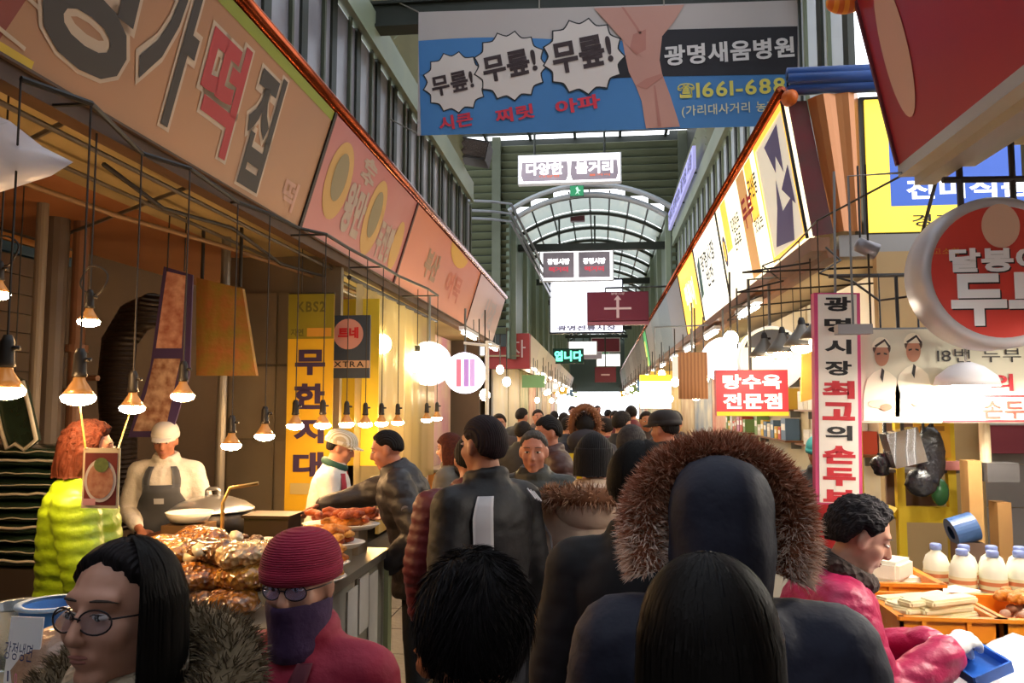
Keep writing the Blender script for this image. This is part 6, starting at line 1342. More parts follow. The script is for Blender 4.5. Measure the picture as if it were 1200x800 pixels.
def blades(mb, pts, L, w_, rnd, nm=1, droop=0.0, spread=0.5):
    """short tapering hairs standing on (point, normal) pairs"""
    for p, n_ in pts:
        d = (n_ + Vector((rnd.uniform(-1, 1), rnd.uniform(-1, 1), rnd.uniform(-1, 1) - droop)) * spread).normalized(); l = L * rnd.uniform(0.6, 1.15)
        t = d.cross(Vector((rnd.uniform(-1, 1), rnd.uniform(-1, 1), rnd.uniform(-1, 1)))); t = t.normalized() * w_ if t.length > 1e-4 else Vector((w_, 0, 0))
        mid = p + d * l * 0.55; tip = p + d * l + Vector((0, 0, -droop * l * 0.4)); o = len(mb.v); mi = rnd.randrange(nm)
        mb.v += [tuple(p - t), tuple(p + t), tuple(mid + t * 0.7), tuple(mid - t * 0.7), tuple(tip)]; mb.f += [(o, o + 1, o + 2, o + 3), (o + 3, o + 2, o + 4)]; mb.m += [mi, mi]
def strands(mb, M, n_, rnd, L, s, back=True, w_=0.0011, flare=0.02, seed=0, fall=True, wide=1.0, lo=40, hi=40):
    """single locks combed from the crown down over the hair"""
    for i in range(n_):
        a = rnd.uniform(R(lo), 2 * math.pi - R(hi)); e0 = rnd.uniform(0.15, 1.45); k = rnd.uniform(1.012, 1.06); pts = []
        Lr = L * rnd.uniform(0.6, 1.03) if fall else -0.02
        for q in range(9):
            t = q / 8; z = None
            el = e0 * (1 - t) - t * 0.35
            arc = 0.55
            if t < arc or not fall: d = Vector((math.cos(el) * math.sin(a), math.cos(el) * math.cos(a), math.sin(el))); p = Vector((0, -.008, .022)) + Vector((d.x * .088 * k * wide, d.y * .107 * k, d.z * .106 * k))
            else:
                tt = (t - arc) / (1 - arc); z = pts[4].z - (pts[4].z + Lr) * tt; bul = (1 + flare * 2.6 * math.sin(min(1, tt) * 1.9)) * k; p = Vector((math.sin(a) * .090 * bul * wide, -.010 + math.cos(a) * .106 * bul, z))
            a += rnd.uniform(-.02, .02); pts.append(p)
        o = len(mb.v)
        for q, p in enumerate(pts):
            tdir = Vector((math.cos(a), -math.sin(a), 0)) * w_ * (1 if q < 7 else 0.5); mb.v += [tuple(M @ (p - tdir)), tuple(M @ (p + tdir))]
        for q in range(8): mb.f.append((o + 2 * q, o + 2 * q + 1, o + 2 * q + 3, o + 2 * q + 2)); mb.m.append(0)

def folds(amp, seed, quilt=None):
    """cloth creases, and stitched rolls for padded coats"""
    def fn(v, n_):
        out = v.copy(); zz = v[:, 2]
        for i in range(len(v)):
            p = v[i]; q = Vector((p[0] * 9 + seed, p[1] * 9, p[2] * 5)); a = mnoise.noise(q); b = mnoise.noise(Vector((p[0] * 16, p[1] * 16 + seed, p[2] * 26)))
            d = amp * (a * 0.9 + (0.5 - abs(b)) * 0.9 - 0.2)
            if quilt and len(quilt) > 2:
                u_ = math.atan2(p[0], p[1]) * 0.17; d += quilt[1] * (abs(math.sin(math.pi * (zz[i] + u_) / quilt[0]) * math.sin(math.pi * (zz[i] - u_) / quilt[0])) ** 0.4 - 0.6)
            elif quilt: d += quilt[1] * (abs(math.sin(math.pi * (zz[i] + 0.012 * a) / quilt[0])) ** 0.6 - 0.6)
            out[i] = p + n_[i] * d
        return out
    return fn
def person(label, x, y, heading, H=1.65, skin=0, top=None, hair=None, trousers='#22242c', wid=1.0, lean=0.0, head=(0, 0, 0), arms=None, voxel=0.011, face=True,
           group=None, hem=0.78, puff=0.012, sleeve=0.0, ears=True, curl=0.5, gloves=None, scarf=None, z=0.0, flare=None, hands=None, collar=True, name='person', cv=0.013, neck_f=0.0, quilt=None, crease=0.007):
    """stands at (x, y), facing heading degrees left of straight down the passage"""
    s = H / 1.70
    root = thing(name, label, 'person', (x, y, z), (0, 0, R(heading)), group); root.scale = (s, s, s)
    ln = R(lean)
    def bend(p):
        t = sm(0.85, 1.35, p.z) * ln; dz, dy = p.z - 0.92, p.y
        return Vector((p.x, dy * math.cos(t) + dz * math.sin(t), 0.92 + dz * math.cos(t) - dy * math.sin(t))) if p.z > 0.85 else p
    C = bend(Vector((0, 0.028 + neck_f, 1.582)))
    M = Matrix.Translation(C) @ Matrix.Rotation(R(head[0]), 4, 'Z') @ Matrix.Rotation(R(head[1]) - ln * 0.35, 4, 'X') @ Matrix.Rotation(R(head[2]), 4, 'Y')
    A = {}
    for sd, sg in (('R', 1), ('L', -1)):
        sh = bend(Vector((sg * .178 * wid, -0.005, 1.365)))
        el, wr = (arms or {}).get(sd, (bend(Vector((sg * .235 * wid, -.025, 1.09))), bend(Vector((sg * .225 * wid, .07, .86)))))
        A[sd] = (sh, Vector(el), Vector(wr))
    b = MB(); rings_loft(b, (0.78, .86, .92, 1.0, 1.07, 1.15, 1.22, 1.28, 1.33, 1.37, 1.40, 1.43, 1.46, 1.49), 0.0, wid, bend, 18)
    head_parts(b, M, 1.0, ears); b.cap(M @ Vector((0, -.012, -.05)), bend(Vector((0, -.005, 1.44))), .052, .060, 14)
    HD = hands or {}
    for sd, sg in (('R', 1), ('L', -1)):
        sh, el, wr = A[sd]; b.cap(bend(Vector((sg * .10 * wid, 0, 1.37))), sh, .062, .058); b.cap(sh, el, .052, .040); b.cap(el, wr, .041, .027)
        d = (wr - el).normalized(); nv_ = HD.get(sd, (Vector((-sg * 1.0, 0.25, 0)), curl))
        hand(b, wr + d * 0.01, nv_[2] if len(nv_) > 2 else d, nv_[0], sg if len(nv_) < 4 else nv_[3], nv_[1])
        b.cap((sg * .085, 0, .86), (sg * .095, .012, .50), .088, .060); b.cap((sg * .095, .012, .50), (sg * .10, -.01, .09), .058, .040); b.cap((sg * .10, -.02, .055), (sg * .115, .13, .035), .04, .034)
    link('body', fuse(b, voxel, 'body', SKIN[skin], 3), root)
    if face: face_parts(root, M, 1.0)
    # trousers and shoes
    tm = mat('trousers_' + trousers[1:], trousers, 0.8, bump=('noise', 30, 0.2))
    b = MB(); rings_loft(b, (0.76, .80, .86, .92, .98), 0.012, wid, lambda p: p, 18)
    for sg in (-1, 1): b.cap((sg * .085, 0, .86), (sg * .095, .012, .50), .100, .074); b.cap((sg * .095, .012, .50), (sg * .10, -.01, .10), .074, .060)
    link('trousers', fuse(b, 0.02, 'trousers', tm, 3), root)
    for sg in (-1, 1):
        b = MB(); b.cap((sg * .10, -.03, .055), (sg * .115, .14, .045), .050, .044, 12); b.v = [(a, c, max(0.004, e)) for a, c, e in b.v]; b.build('shoe', mat('shoe_dark', '#1c1a1a', 0.5), root, smooth=True)
    # coat
    tmat = top or mat('coat_black', '#1b1b1f', 0.7)
    zs = [z_ for z_ in (0.40, 0.50, 0.60, 0.70, 0.78, .86, .92, 1.0, 1.07, 1.15, 1.22, 1.28, 1.33, 1.37, 1.40, 1.43, 1.46) if z_ >= hem - 0.001]
    if zs[0] > hem + 0.01: zs = [hem] + zs
    b = MB(); rings_loft(b, zs, lambda z_: 0.022 + puff - 0.014 * sm(1.38, 1.46, z_) * 1.0, wid, bend, 24, flare)
    for sd, sg in (('R', 1), ('L', -1)):
        sh, el, wr = A[sd]; d = (wr - el).normalized(); e2 = wr - d * (0.005 + sleeve)
        b.cap(bend(Vector((sg * .10 * wid, -.003, 1.375))), sh, .076 + puff * .6, .074 + puff * .8, 14); b.cap(sh, el, .068 + puff, .055 + puff, 14); b.cap(el, e2, .055 + puff, .042 + puff * .7, 14)
    if collar: b.tube([bend(Vector((.066 * math.sin(t), .006 + .062 * math.cos(t), 1.475 + 0.012 * math.cos(t + math.pi)))) for t in np.linspace(0, 2 * math.pi, 21)], 0.024 + puff * .3, 8)
    link('coat', fuse(b, cv, 'coat', tmat, 4, folds(crease, len(label) * 1.7, quilt) if crease else None), root)
    if gloves:
        for sd, sg in (('R', 1), ('L', -1)):
            sh, el, wr = A[sd]; d = (wr - el).normalized(); nv_ = HD.get(sd, (Vector((-sg * 1.0, 0.25, 0)), curl)); b = MB()
            hand(b, wr + d * 0.01, nv_[2] if len(nv_) > 2 else d, nv_[0], sg if len(nv_) < 4 else nv_[3], nv_[1], 0.004); b.cap(wr - d * 0.03, wr + d * 0.02, .036, .034, 12); link('glove', fuse(b, 0.006, 'glove', gloves, 2), root)
    if hair:
        k = dict(hair); hm = k.pop('m'); fall = k.pop('fall', None); st = k.pop('strands', 0); b = MB(); hair_cap(b, M, 1.0, **k)
        if fall: hair_fall(b, M, 1.0, **fall)
        h = b.build('hair', hm, root, smooth=True)
        if st: b = MB(); strands(b, M, st, random.Random(len(label)), (fall or {}).get('L', 0.1), 1.0, flare=(fall or {}).get('flare', 0.02), fall=bool(fall), wide=(fall or {}).get('wide', 1.0), lo=(fall or {}).get('a0r') or 50, hi=(fall or {}).get('a0', 50)); stuff(b.build('hair_strands', mat('strand_' + hm.name, '#15110f' if 'hair_1' in hm.name or 'hair_0' in hm.name else '#5a3a2c', 0.62, spec=0.15), h))
    return root, M, bend, A
def stand_collar(root, bend, m, r=0.085, t=0.03, z=1.47, nm='collar'):
    b = MB(); b.tube([bend(Vector((r * math.sin(a), .004 + r * .95 * math.cos(a), z - 0.02 * math.cos(a)))) for a in np.linspace(0, 2 * math.pi, 25)], t, 10); return b.build(nm, m, root, smooth=True)
def fur_ring(root, path, r, m3, L, n_, seed, nm='fur_trim', droop=0.2, w_=0.0022, ends=False):
    pos = []; rnd = random.Random(seed); b = MB(); b.tube(path, r, 12); core = b.build(nm, m3[0], root, smooth=True); pts = []
    P_ = [Vector(p) for p in path]
    for i in range(n_):
        f = rnd.uniform(0, len(P_) - 1.001); k = int(f); p = P_[k].lerp(P_[k + 1], f - k); t = (P_[k + 1] - P_[k]).normalized(); u = t.orthogonal().normalized(); u = Matrix.Rotation(rnd.uniform(0, 6.283), 3, t) @ u
        rr = r if not isinstance(r, (list, tuple)) else r[k]; pts.append((p + u * rr * 0.95, u)); pos.append(abs(2 * f / (len(P_) - 1) - 1))
    b = MB(); blades(b, pts, L, w_, rnd, len(m3), droop, 0.45)
    if ends:
        for i in range(n_): b.m[2 * i] = b.m[2 * i + 1] = (2 if rnd.random() < 0.75 else 1) if rnd.random() < sm(0.55, 0.95, pos[i]) else (0 if rnd.random() < 0.7 else 1)
    stuff(b.build('fur', m3, core)); return core
def beanie(root, M, m, k=1.13, low=0.0, nm='beanie'):
    b = MB(); prof = []
    for i in range(12): a = i / 11; prof.append((k * 1.01 * math.cos(a * math.pi / 2) ** 0.75, low + (0.125 - low) * math.sin(a * math.pi / 2) * 1.0 if i else low))
    vs = []; n = 30
    for rr, z in [(k * 0.97, low - 0.03), (k * 1.03, low - 0.025), (k * 1.04, low)] + prof:
        for j in range(n): q = 2 * math.pi * j / n; vs.append(M @ Vector((0.080 * rr * math.sin(q), -0.008 + 0.099 * rr * math.cos(q), z + 0.012)))
    kk = len(vs) // n; fs = [(i * n + j, i * n + (j + 1) % n, (i + 1) * n + (j + 1) % n, (i + 1) * n + j) for i in range(kk - 1) for j in range(n)]; fs.append(tuple((kk - 1) * n + j for j in range(n)))
    b.add(vs, fs); return b.build(nm, m, root, smooth=True)
def brim_cap(root, M, m, bm=None, full=1.0, nm='cap'):
    o = beanie(root, M, m, 1.10 * full, 0.045, nm); b = MB(); vs = []
    for dz in (0.0, -0.006):
        for i in range(9):
            a = R(-70 + 140 * i / 8); vs += [M @ Vector((0.088 * math.sin(a), -0.008 + 0.108 * math.cos(a), 0.048 + dz)), M @ Vector((0.082 * math.sin(a), -0.008 + 0.108 * math.cos(a) + 0.062 * math.cos(a), 0.036 + dz - 0.012 * math.sin(a) ** 2))]
    fs = []
    for i in range(8): fs.append((2 * i, 2 * i + 1, 2 * i + 3, 2 * i + 2)); fs.append((18 + 2 * i, 18 + 2 * i + 2, 18 + 2 * i + 3, 18 + 2 * i + 1)); fs.append((2 * i + 1, 18 + 2 * i + 1, 18 + 2 * i + 3, 2 * i + 3))
    b.add(vs, fs); b.build('brim', bm or m, o); return o
def glasses(root, M, m, lens, rr=0.021):
    g = None
    for sx in (-1, 1):
        b = MB(); b.tube([M @ Vector((sx * .031 + rr * 1.12 * math.cos(t), .099 - abs(sx * .031 + rr * math.cos(t)) * 0.28, .004 + rr * .82 * math.sin(t))) for t in np.linspace(0, 2 * math.pi, 22)], 0.0016, 6)
        if g is None:
            b.tube([M @ Vector((-.010, .098, .008)), M @ Vector((0, .101, .011)), M @ Vector((.010, .098, .008))], 0.0016, 6)
        for tx in (sx,): b.tube([M @ Vector((tx * .054, .086, .010)), M @ Vector((tx * .072, .05, .010)), M @ Vector((tx * .080, -.005, .008))], 0.0016, 6)
        o = b.build('eyeglass_frame', m, root, smooth=True); g = o
        b = MB(); b.add([M @ Vector((sx * .031 + rr * 1.1 * math.cos(t), .0985 - abs(sx * .031 + rr * math.cos(t)) * 0.28, .004 + rr * .8 * math.sin(t))) for t in np.linspace(0, 2 * math.pi, 21)[:-1]], [tuple(range(20))]); b.build('lens', lens, o)
M_lens = sheet('spectacle_lens', '#d8d8e8', 0.88, 0.0)
BLK = hairmat('#0f0d0f', '#1c181a')
SH = dict(m=BLK, thick=0.07, ridge=0.015)
# ---------------------------------------------------------------- who stands where
def puffer(n, c, c2=None, sc=14, st=0.55, ax='Z', rough=0.5): return mat(n, c, rough, var=(c2 or c, 3, 0.6), bump=('noise', 22, 0.25))
FUR_B = [mat('fur_brown', '#8a5a3c', 0.8), mat('fur_tan', '#b58a68', 0.8), mat('fur_dark', '#5a3826', 0.8)]
FUR_G = [mat('fur_grey', '#6a583f', 0.9), mat('fur_grey2', '#86745a', 0.9), mat('fur_grey3', '#4a3c2c', 0.9)]
# woman with glasses
ro, M, bd, A = person('woman with long black hair and glasses in a fur collared coat', -0.735, 1.20, 168, 1.505, 2, mat('coat_charcoal', '#2a2728', 0.8), dict(m=hairmat('#120e10', '#211a1c'), thick=0.10, hl=(52, 36, 16, 0, -30, -40), ridge=0.02, fall=dict(L=0.26, a0=60, a0r=138, flare=0.035, ridge=0.025, wide=1.06), strands=1500), voxel=0.0055, wid=0.9, head=(4, 3, 0), collar=False)
glasses(ro, M, mat('thin_metal_frame', '#2c2426', 0.3, 0.6), M_lens, 0.024)
stand_collar(ro, bd, mat('beige_knit', '#b8a58c', 0.8, bump=('cell', 60, 0.6)), 0.075, 0.03, 1.475, 'knit_collar')
pth = [bd(Vector((0.165 * math.sin(a), -0.02 + 0.145 * math.cos(a), 1.435 - 0.075 * math.cos(a) - 0.02))) for a in np.linspace(0.35, 2 * math.pi - 0.35, 28)]
fur_ring(ro, pth, 0.058, FUR_G, 0.026, 9000, 1, 'fur_collar', 0.2, 0.0014)
# woman in the red beanie
MAG = mat('magenta_knit', '#a8163c', 0.85, bump=('Z', 60, 0.5), var=('#8c1034', 6, 0.6)); MAGC = puffer('magenta_coat', '#a01838', '#8a1030', 6, 0.3, 'Z', 0.7)
ro, M, bd, A = person('woman in a crimson knit hat and coat with a purple cloth over her mouth', -0.625, 1.66, 172, 1.445, 2, MAGC, None, wid=0.95, head=(4, -2, 0), voxel=0.0075)
beanie(ro, M, MAG, 1.17, 0.036)
glasses(ro, M, mat('thin_metal_frame', '#2c2426'), sheet('violet_lens', '#c0c0ff', 0.72, 0.0), 0.022)
PUR = mat('purple_cloth', '#4a3058', 0.85, bump=('noise', 30, 0.3), var=('#3c2648', 5, 0.6)); b = MB(); vs = []; n = 28
for z, k in ((-0.026, 1.05), (-0.036, 1.09), (-0.06, 1.08), (-0.10, 1.02), (-0.13, 1.0), (-0.16, 1.02), (-0.165, 0.9)):
    for j in range(n): q = 2 * math.pi * j / n; fr = max(0, math.cos(q)) ** 8; vs.append(M @ Vector((0.072 * k * math.sin(q), 0.004 + (0.082 + 0.022 * fr * (1 if z > -0.05 else 0.5)) * k * math.cos(q), z)))
b.add(vs, [(i * n + j, i * n + (j + 1) % n, (i + 1) * n + (j + 1) % n, (i + 1) * n + j) for i in range(6) for j in range(n)]); b.build('face_cloth', PUR, ro, smooth=True)
b = wrap(np.linspace(1.0, 1.42, 12), lambda z: 0.9 - (z - 1.0) * 3.4, lambda z: 1.15 - (z - 1.0) * 3.4, 0.036, 0.95, bd, 4, 0.006); b.build('bag_strap', mat('wine_strap', '#5c1428', 0.7), ro, smooth=True)
b = MB(); b.tube([bd(Vector((0, 0.118 + 0.028, 1.30))), bd(Vector((0, 0.10, 1.40))), bd(Vector((0, 0.085, 1.46)))], 0.006, 6); b.build('zip', mat('dark_zip', '#3c0c18', 0.5), ro)
# woman in the green jacket
LIME = puffer('lime_puffer', '#92b41c', '#84a416', 8, 0.16, 'Z', 0.4)
ro, M, bd, A = person('woman with curly auburn hair in a lime green puffer jacket behind the snack table', -2.07, 3.0, -60, 1.645, 0, LIME, dict(m=hairmat('#341409', '#4c2010'), thick=0.17, hl=(40, 30, -5, -18, -45, -50), curl=0.10, nu=80, nv=56, fall=dict(L=0.10, a0=60, flare=0.05, ridge=0.09)), puff=0.022, quilt=(0.055, 0.008), hem=0.86, gloves=mat('buff_glove', '#c89c5c', 0.7), wid=0.98, voxel=0.011,
                       arms={'L': (Vector((-.27, -.06, 1.10)), Vector((-.23, .10, .90))), 'R': (Vector((.25, .05, 1.10)), Vector((.14, .26, 1.05)))}, hands={'L': (Vector((.6, .5, 0)), 0.9), 'R': (Vector((-.6, 0, -.8)), .6)})
glasses(ro, M, mat('thin_metal_frame', '#2c2426'), M_lens)
# the bag she carries
b = crumple((0, 0, 0), (0.075, 0.06, 0.13), 7.0, 0.35, 20); hp = ro.matrix_basis @ A['L'][2]; b.tube([(0, 0, 0.10), (0, 0, 0.17), (0.0, 0.0, 0.20)], [0.03, 0.012, 0.02], 8)
tag(b.build('carrier_bag', mat('milky_bag', '#d8d4cc', 0.3, coat=0.5), loc=hp + Vector((0.0, -0.02, -0.30)), smooth=True), 'milky white carrier bag held by the woman in lime green', 'bag')
# vendor with the white cap and grey apron
WSH = mat('white_shirt', '#d8d4cc', 0.8, bump=('noise', 20, 0.4)); GAP = mat('slate_apron', '#4a4e56', 0.7, var=('#3e424a', 4, 0.6))
ro, M, bd, A = person('vendor in a white cap and slate grey apron behind the cauldron', -2.84, 5.0, 196, 1.60, 1, WSH, dict(SH, thick=0.03), lean=6, voxel=0.008, head=(0, -10, 0), puff=0.006, hem=0.82,
                       arms={'L': (Vector((-.27, .05, 1.12)), Vector((-.20, .30, 1.06))), 'R': (Vector((.26, .02, 1.10)), Vector((.10, .26, 1.00)))}, hands={'L': (Vector((.3, .1, -.9)), 1.15), 'R': (Vector((-.3, .1, -.9)), 1.15)}, sleeve=0.06)
brim_cap(ro, M, mat('white_cap', '#e6e2da', 0.8)); b = wrap(np.linspace(0.55, 1.30, 14), lambda z: -0.6 - 0.75 * sm(1.28, 1.05, z), lambda z: 0.6 + 0.75 * sm(1.28, 1.05, z), 0.034, 1.0, bd, 16, 0.006); ap = b.build('apron', GAP, ro, smooth=True)
for sg in (-1, 1): b = wrap(np.linspace(1.28, 1.42, 6), sg * 0.5 - 0.14, sg * 0.5 + 0.14, 0.034, 1.0, bd, 3, 0.006); b.build('apron_strap', GAP, ap, smooth=True)
b = wrap(np.linspace(1.17, 1.21, 3), -0.12, 0.20, 0.041, 1.0, bd, 3, 0.003); b.build('apron_print', mat('pale_patch', '#b8bcc4', 0.7), ap)
ladle = MB(); hw = ro.matrix_basis @ (A['L'][2] + Vector((0.01, 0.05, -0.03))); ladle.tube([hw + Vector((-0.42, -0.18, -0.12)), hw, hw + Vector((0.16, 0.05, 0.06))], 0.013, 8); tag(ladle.build('wooden_paddle', mat('paddle_wood', '#6a4030', 0.6), smooth=True), 'long dark wooden paddle held by the vendor in the slate apron', 'paddle')
# vendor with the striped cap and red apron
ro, M, bd, A = person('vendor in a striped cap, green scarf and red apron at the fried food', -1.80, 5.05, -78, 1.55, 0, mat('white_shirt2', '#ddd8d0', 0.8, bump=('noise', 20, 0.4)), dict(SH, thick=0.04), lean=8, head=(0, -14, 0), voxel=0.008, puff=0.008, hem=0.85,
                       arms={'R': (Vector((.26, .10, 1.10)), Vector((.20, .33, 1.14))), 'L': (Vector((-.25, .08, 1.10)), Vector((-.12, .32, 1.08)))}, hands={'R': (Vector((-.5, 0, .8)), 0.4), 'L': (Vector((.5, 0, .8)), .4)}, sleeve=0.05)
brim_cap(ro, M, mat('striped_cap', '#ded6c4', 0.8, bands=('#b8a888', 'X', 22, 0)), full=1.08); RAP = mat('red_apron', '#b01c34', 0.7, var=('#98142c', 4, 0.6))
b = wrap(np.linspace(0.55, 1.26, 12), -1.3, 1.3, 0.034, 1.0, bd, 18, 0.006); ap = b.build('apron', RAP, ro, smooth=True)
for sg in (-1, 1): b = wrap(np.linspace(1.24, 1.42, 6), sg * 0.7 - 0.16, sg * 0.7 + 0.16, 0.034, 1.0, bd, 3, 0.006); b.build('apron_strap', RAP, ap, smooth=True)
stand_collar(ro, bd, mat('green_scarf', '#1f4a40', 0.8), 0.078, 0.026, 1.47, 'scarf')
# man in the black puffer, reaching
ro, M, bd, A = person('man in a black puffer coat reaching across to the red apron vendor', -1.03, 4.48, 98, 1.60, 3, puffer('black_puffer', '#1e1a1e', '#262126', 6, 0.22, 'Z', 0.5), dict(SH, thick=0.06, hl=(44, 36, 8, 12, -24, -34)), lean=15, head=(0, -10, 0), voxel=0.008, puff=0.03, quilt=(0.10, 0.010), hem=0.70, trousers='#17161a',
                       arms={'R': (Vector((.22, .36, 1.26)), Vector((.16, .60, 1.20))), 'L': (Vector((-.29, -.02, 1.10)), Vector((-.24, .14, .92)))}, hands={'R': (Vector((-.5, 0, -.8)), .5), 'L': (Vector((.9, .1, 0)), .8)})
b = wrap(np.linspace(1.02, 1.16, 3), -1.25, -1.18, 0.06, 1.0, bd, 2, 0.006); b.build('pocket_zip', mat('grey_zip', '#5a5458', 0.4), ro); b = MB(); b.lathe([(0.002, 0), (0.022, 0), (0.022, 0.004), (0.002, 0.004)], 16, c=A['L'][0].lerp(A['L'][1], 0.45) + Vector((-0.088, 0, 0)), M=Matrix.Rotation(R(-90), 3, 'Y')); b.build('sleeve_badge', mat('grey_badge', '#7a767c', 0.5), ro)
# woman with the brown bob
ro, M, bd, A = person('woman with a reddish brown bob in a grey jacket with a black hood', -1.02, 5.45, 78, 1.52, 2, mat('grey_wool', '#6a645c', 0.85, var=('#5c564e', 5, 0.6)), dict(m=hairmat('#3c1a14', '#5a2a1e'), thick=0.10, hl=(20, 20, 0, -5, -30, -40), ridge=0.02, fall=dict(L=0.12, a0=58, flare=0.04)), head=(6, -8, 0), voxel=0.010)
b = MB(); b.ell(bd(Vector((0, -0.11, 1.44))), (0.14, 0.085, 0.11)); b.build('hood', mat('black_hood', '#1c1a1e', 0.8), ro, smooth=True)
# man in the tracksuit
TRK = mat('black_track', '#0d0d11', 0.6, var=('#131318', 4, 0.6), bump=('noise', 12, 0.3)); WST = mat('white_stripe', '#b9b7bc', 0.6)
ro, M, bd, A = person('man in a black tracksuit jacket with a broad white stripe, seen from behind', -0.43, 3.02, 50, 1.675, 1, TRK, dict(m=hairmat('#171014', '#2a1c20'), thick=0.07, hl=(40, 30, 4, 10, -36, -46), ridge=0.015), head=(2, 0, 0), voxel=0.008, puff=0.012)
b = wrap(np.linspace(0.82, 1.41, 16), math.pi + 0.45, math.pi + 0.85, 0.038, 1.0, bd, 6, 0.006); b.build('stripe', WST, ro, smooth=True)
sh, el, wr = A['R']
for k in range(3):
    ofs = Vector((0.088, -0.035 + 0.02 * k, 0.0)); b = MB(); b.tube([sh + ofs + Vector((-0.012, 0, -0.08)), sh.lerp(el, 0.55) + ofs, el + ofs + Vector((-0.012, 0, 0))], 0.005, 5); b.build('sleeve_piping', WST, ro)
    b = MB(); b.tube([bd(Vector((0.10 + 0.016 * k, -0.115, 1.425 - 0.006 * k))), bd(Vector((0.125 + 0.016 * k, -0.135, 1.385 - 0.006 * k)))], 0.005, 5); b.build('shoulder_bar', WST, ro)
# maroon jacket
ro, M, bd, A = person('person in a maroon quilted jacket standing behind the tracksuit man', -0.575, 3.52, 12, 1.58, 0, puffer('maroon_quilt', '#5c1a26', '#4c1420', 9, 0.2, 'Z', 0.5), SH, voxel=0.011, puff=0.02, wid=1.05, quilt=(0.05, 0.007))
b = MB(); b.tube([bd(Vector((0.02, -0.15, 1.42))), bd(Vector((-0.05, -0.165, 1.2))), bd(Vector((-0.08, -0.16, 1.0)))], 0.012, 6); b.build('bag_strap', mat('brown_strap', '#8a4a38', 0.7), ro)
# grey haired man facing the camera
ro, M, bd, A = person('grey haired man in an olive quilted jacket walking this way', -0.345, 4.15, 176, 1.585, 3, puffer('olive_quilt', '#2c2c22', '#24241c', 8, 0.25, 'Z', 0.5), dict(m=hairmat('#3a3634', '#54504c'), thick=0.05, hl=(46, 34, 8, 10, -20, -30), ridge=0.015), voxel=0.008, puff=0.022, head=(4, -4, 0), quilt=(0.055, 0.007))
ro, M, bd, A = person('man in a brown quilted jacket looking left in the crowd', -0.33, 5.35, 112, 1.64, 3, puffer('brown_quilt', '#4a2a24', '#3a201c', 8, 0.25, 'Z', 0.5), dict(SH, hl=(30, 30, 4, 8, -28, -38)), voxel=0.010, puff=0.03, head=(0, -8, 0), quilt=(0.07, 0.008))
# yellow backed figure with the fur hood
ro, M, bd, A = person('figure with a bright yellow back panel and a dark fur edged hood', -0.125, 6.3, 4, 1.66, 0, mat('dark_parka', '#26222a', 0.75), SH, voxel=0.014, face=False, puff=0.03)
b = wrap(np.linspace(0.80, 1.38, 10), lambda z: math.pi - 0.35 - 0.35 * sm(0.8, 1.35, z), lambda z: math.pi + 0.35 + 0.35 * sm(0.8, 1.35, z), 0.056, 1.0, bd, 10, 0.008); b.build('yellow_panel', mat('yellow_panel', '#d8b81c', 0.6), ro, smooth=True)
b = MB(); b.ell(bd(Vector((0, -0.10, 1.47))), (0.15, 0.09, 0.10)); b.build('hood', MATS['dark_parka'], ro, smooth=True)
pth = [M @ Vector((0.105 * math.sin(a), -0.02 - 0.05 * math.cos(a), 0.02 + 0.14 * math.cos(a))) for a in np.linspace(-2.4, 2.4, 20)]; fur_ring(ro, pth, 0.03, FUR_B, 0.04, 700, 4)
# beige coat with fur on the hood
ro, M, bd, A = person('person in a cream coat with a brown fur edged hood lying on the back', -0.03, 3.3, -4, 1.60, 2, mat('cream_coat', '#dcc2aa', 0.7, var=('#ccb098', 3, 0.6), bump=('noise', 8, 0.4)), dict(SH, fall=dict(L=0.06, a0=60, flare=0.02)), voxel=0.012, face=False, puff=0.028)
b = MB(); b.ell(bd(Vector((0, -0.125, 1.40))), (0.16, 0.075, 0.10)); b.build('hood', MATS['cream_coat'], ro, smooth=True)
pth = [bd(Vector((0.185 * math.sin(a), -0.06 - 0.13 * math.cos(a), 1.42 + 0.03 * math.cos(a)))) for a in np.linspace(-1.7, 1.7, 22)]; fur_ring(ro, pth, 0.038, [FUR_B[0], FUR_B[1], mat('fur_pale', '#a8846c', 0.8)], 0.04, 1700, 6)
# dark coats
ro, M, bd, A = person('person in a dark brown coat with hair greying at the side', 0.155, 4.3, -20, 1.61, 0, mat('dark_brown_coat', '#1f1a1c', 0.75), dict(m=hairmat('#1f1a1a', '#4a4442'), thick=0.07, ridge=0.015), voxel=0.013, face=False, puff=0.02)
ro, M, bd, A = person('man in a black coat with short black hair, seen from behind', 0.10, 2.05, -6, 1.62, 3, mat('black_wool', '#100f12', 0.85, var=('#161418', 6, 0.6)), dict(m=hairmat('#0d0b0d', '#181416'), thick=0.085, hl=(40, 30, 4, 6, -38, -50), ridge=0.02, lump=0.02, strands=700), voxel=0.008, face=False, puff=0.018, wid=0.97, head=(-6, 0, 0))
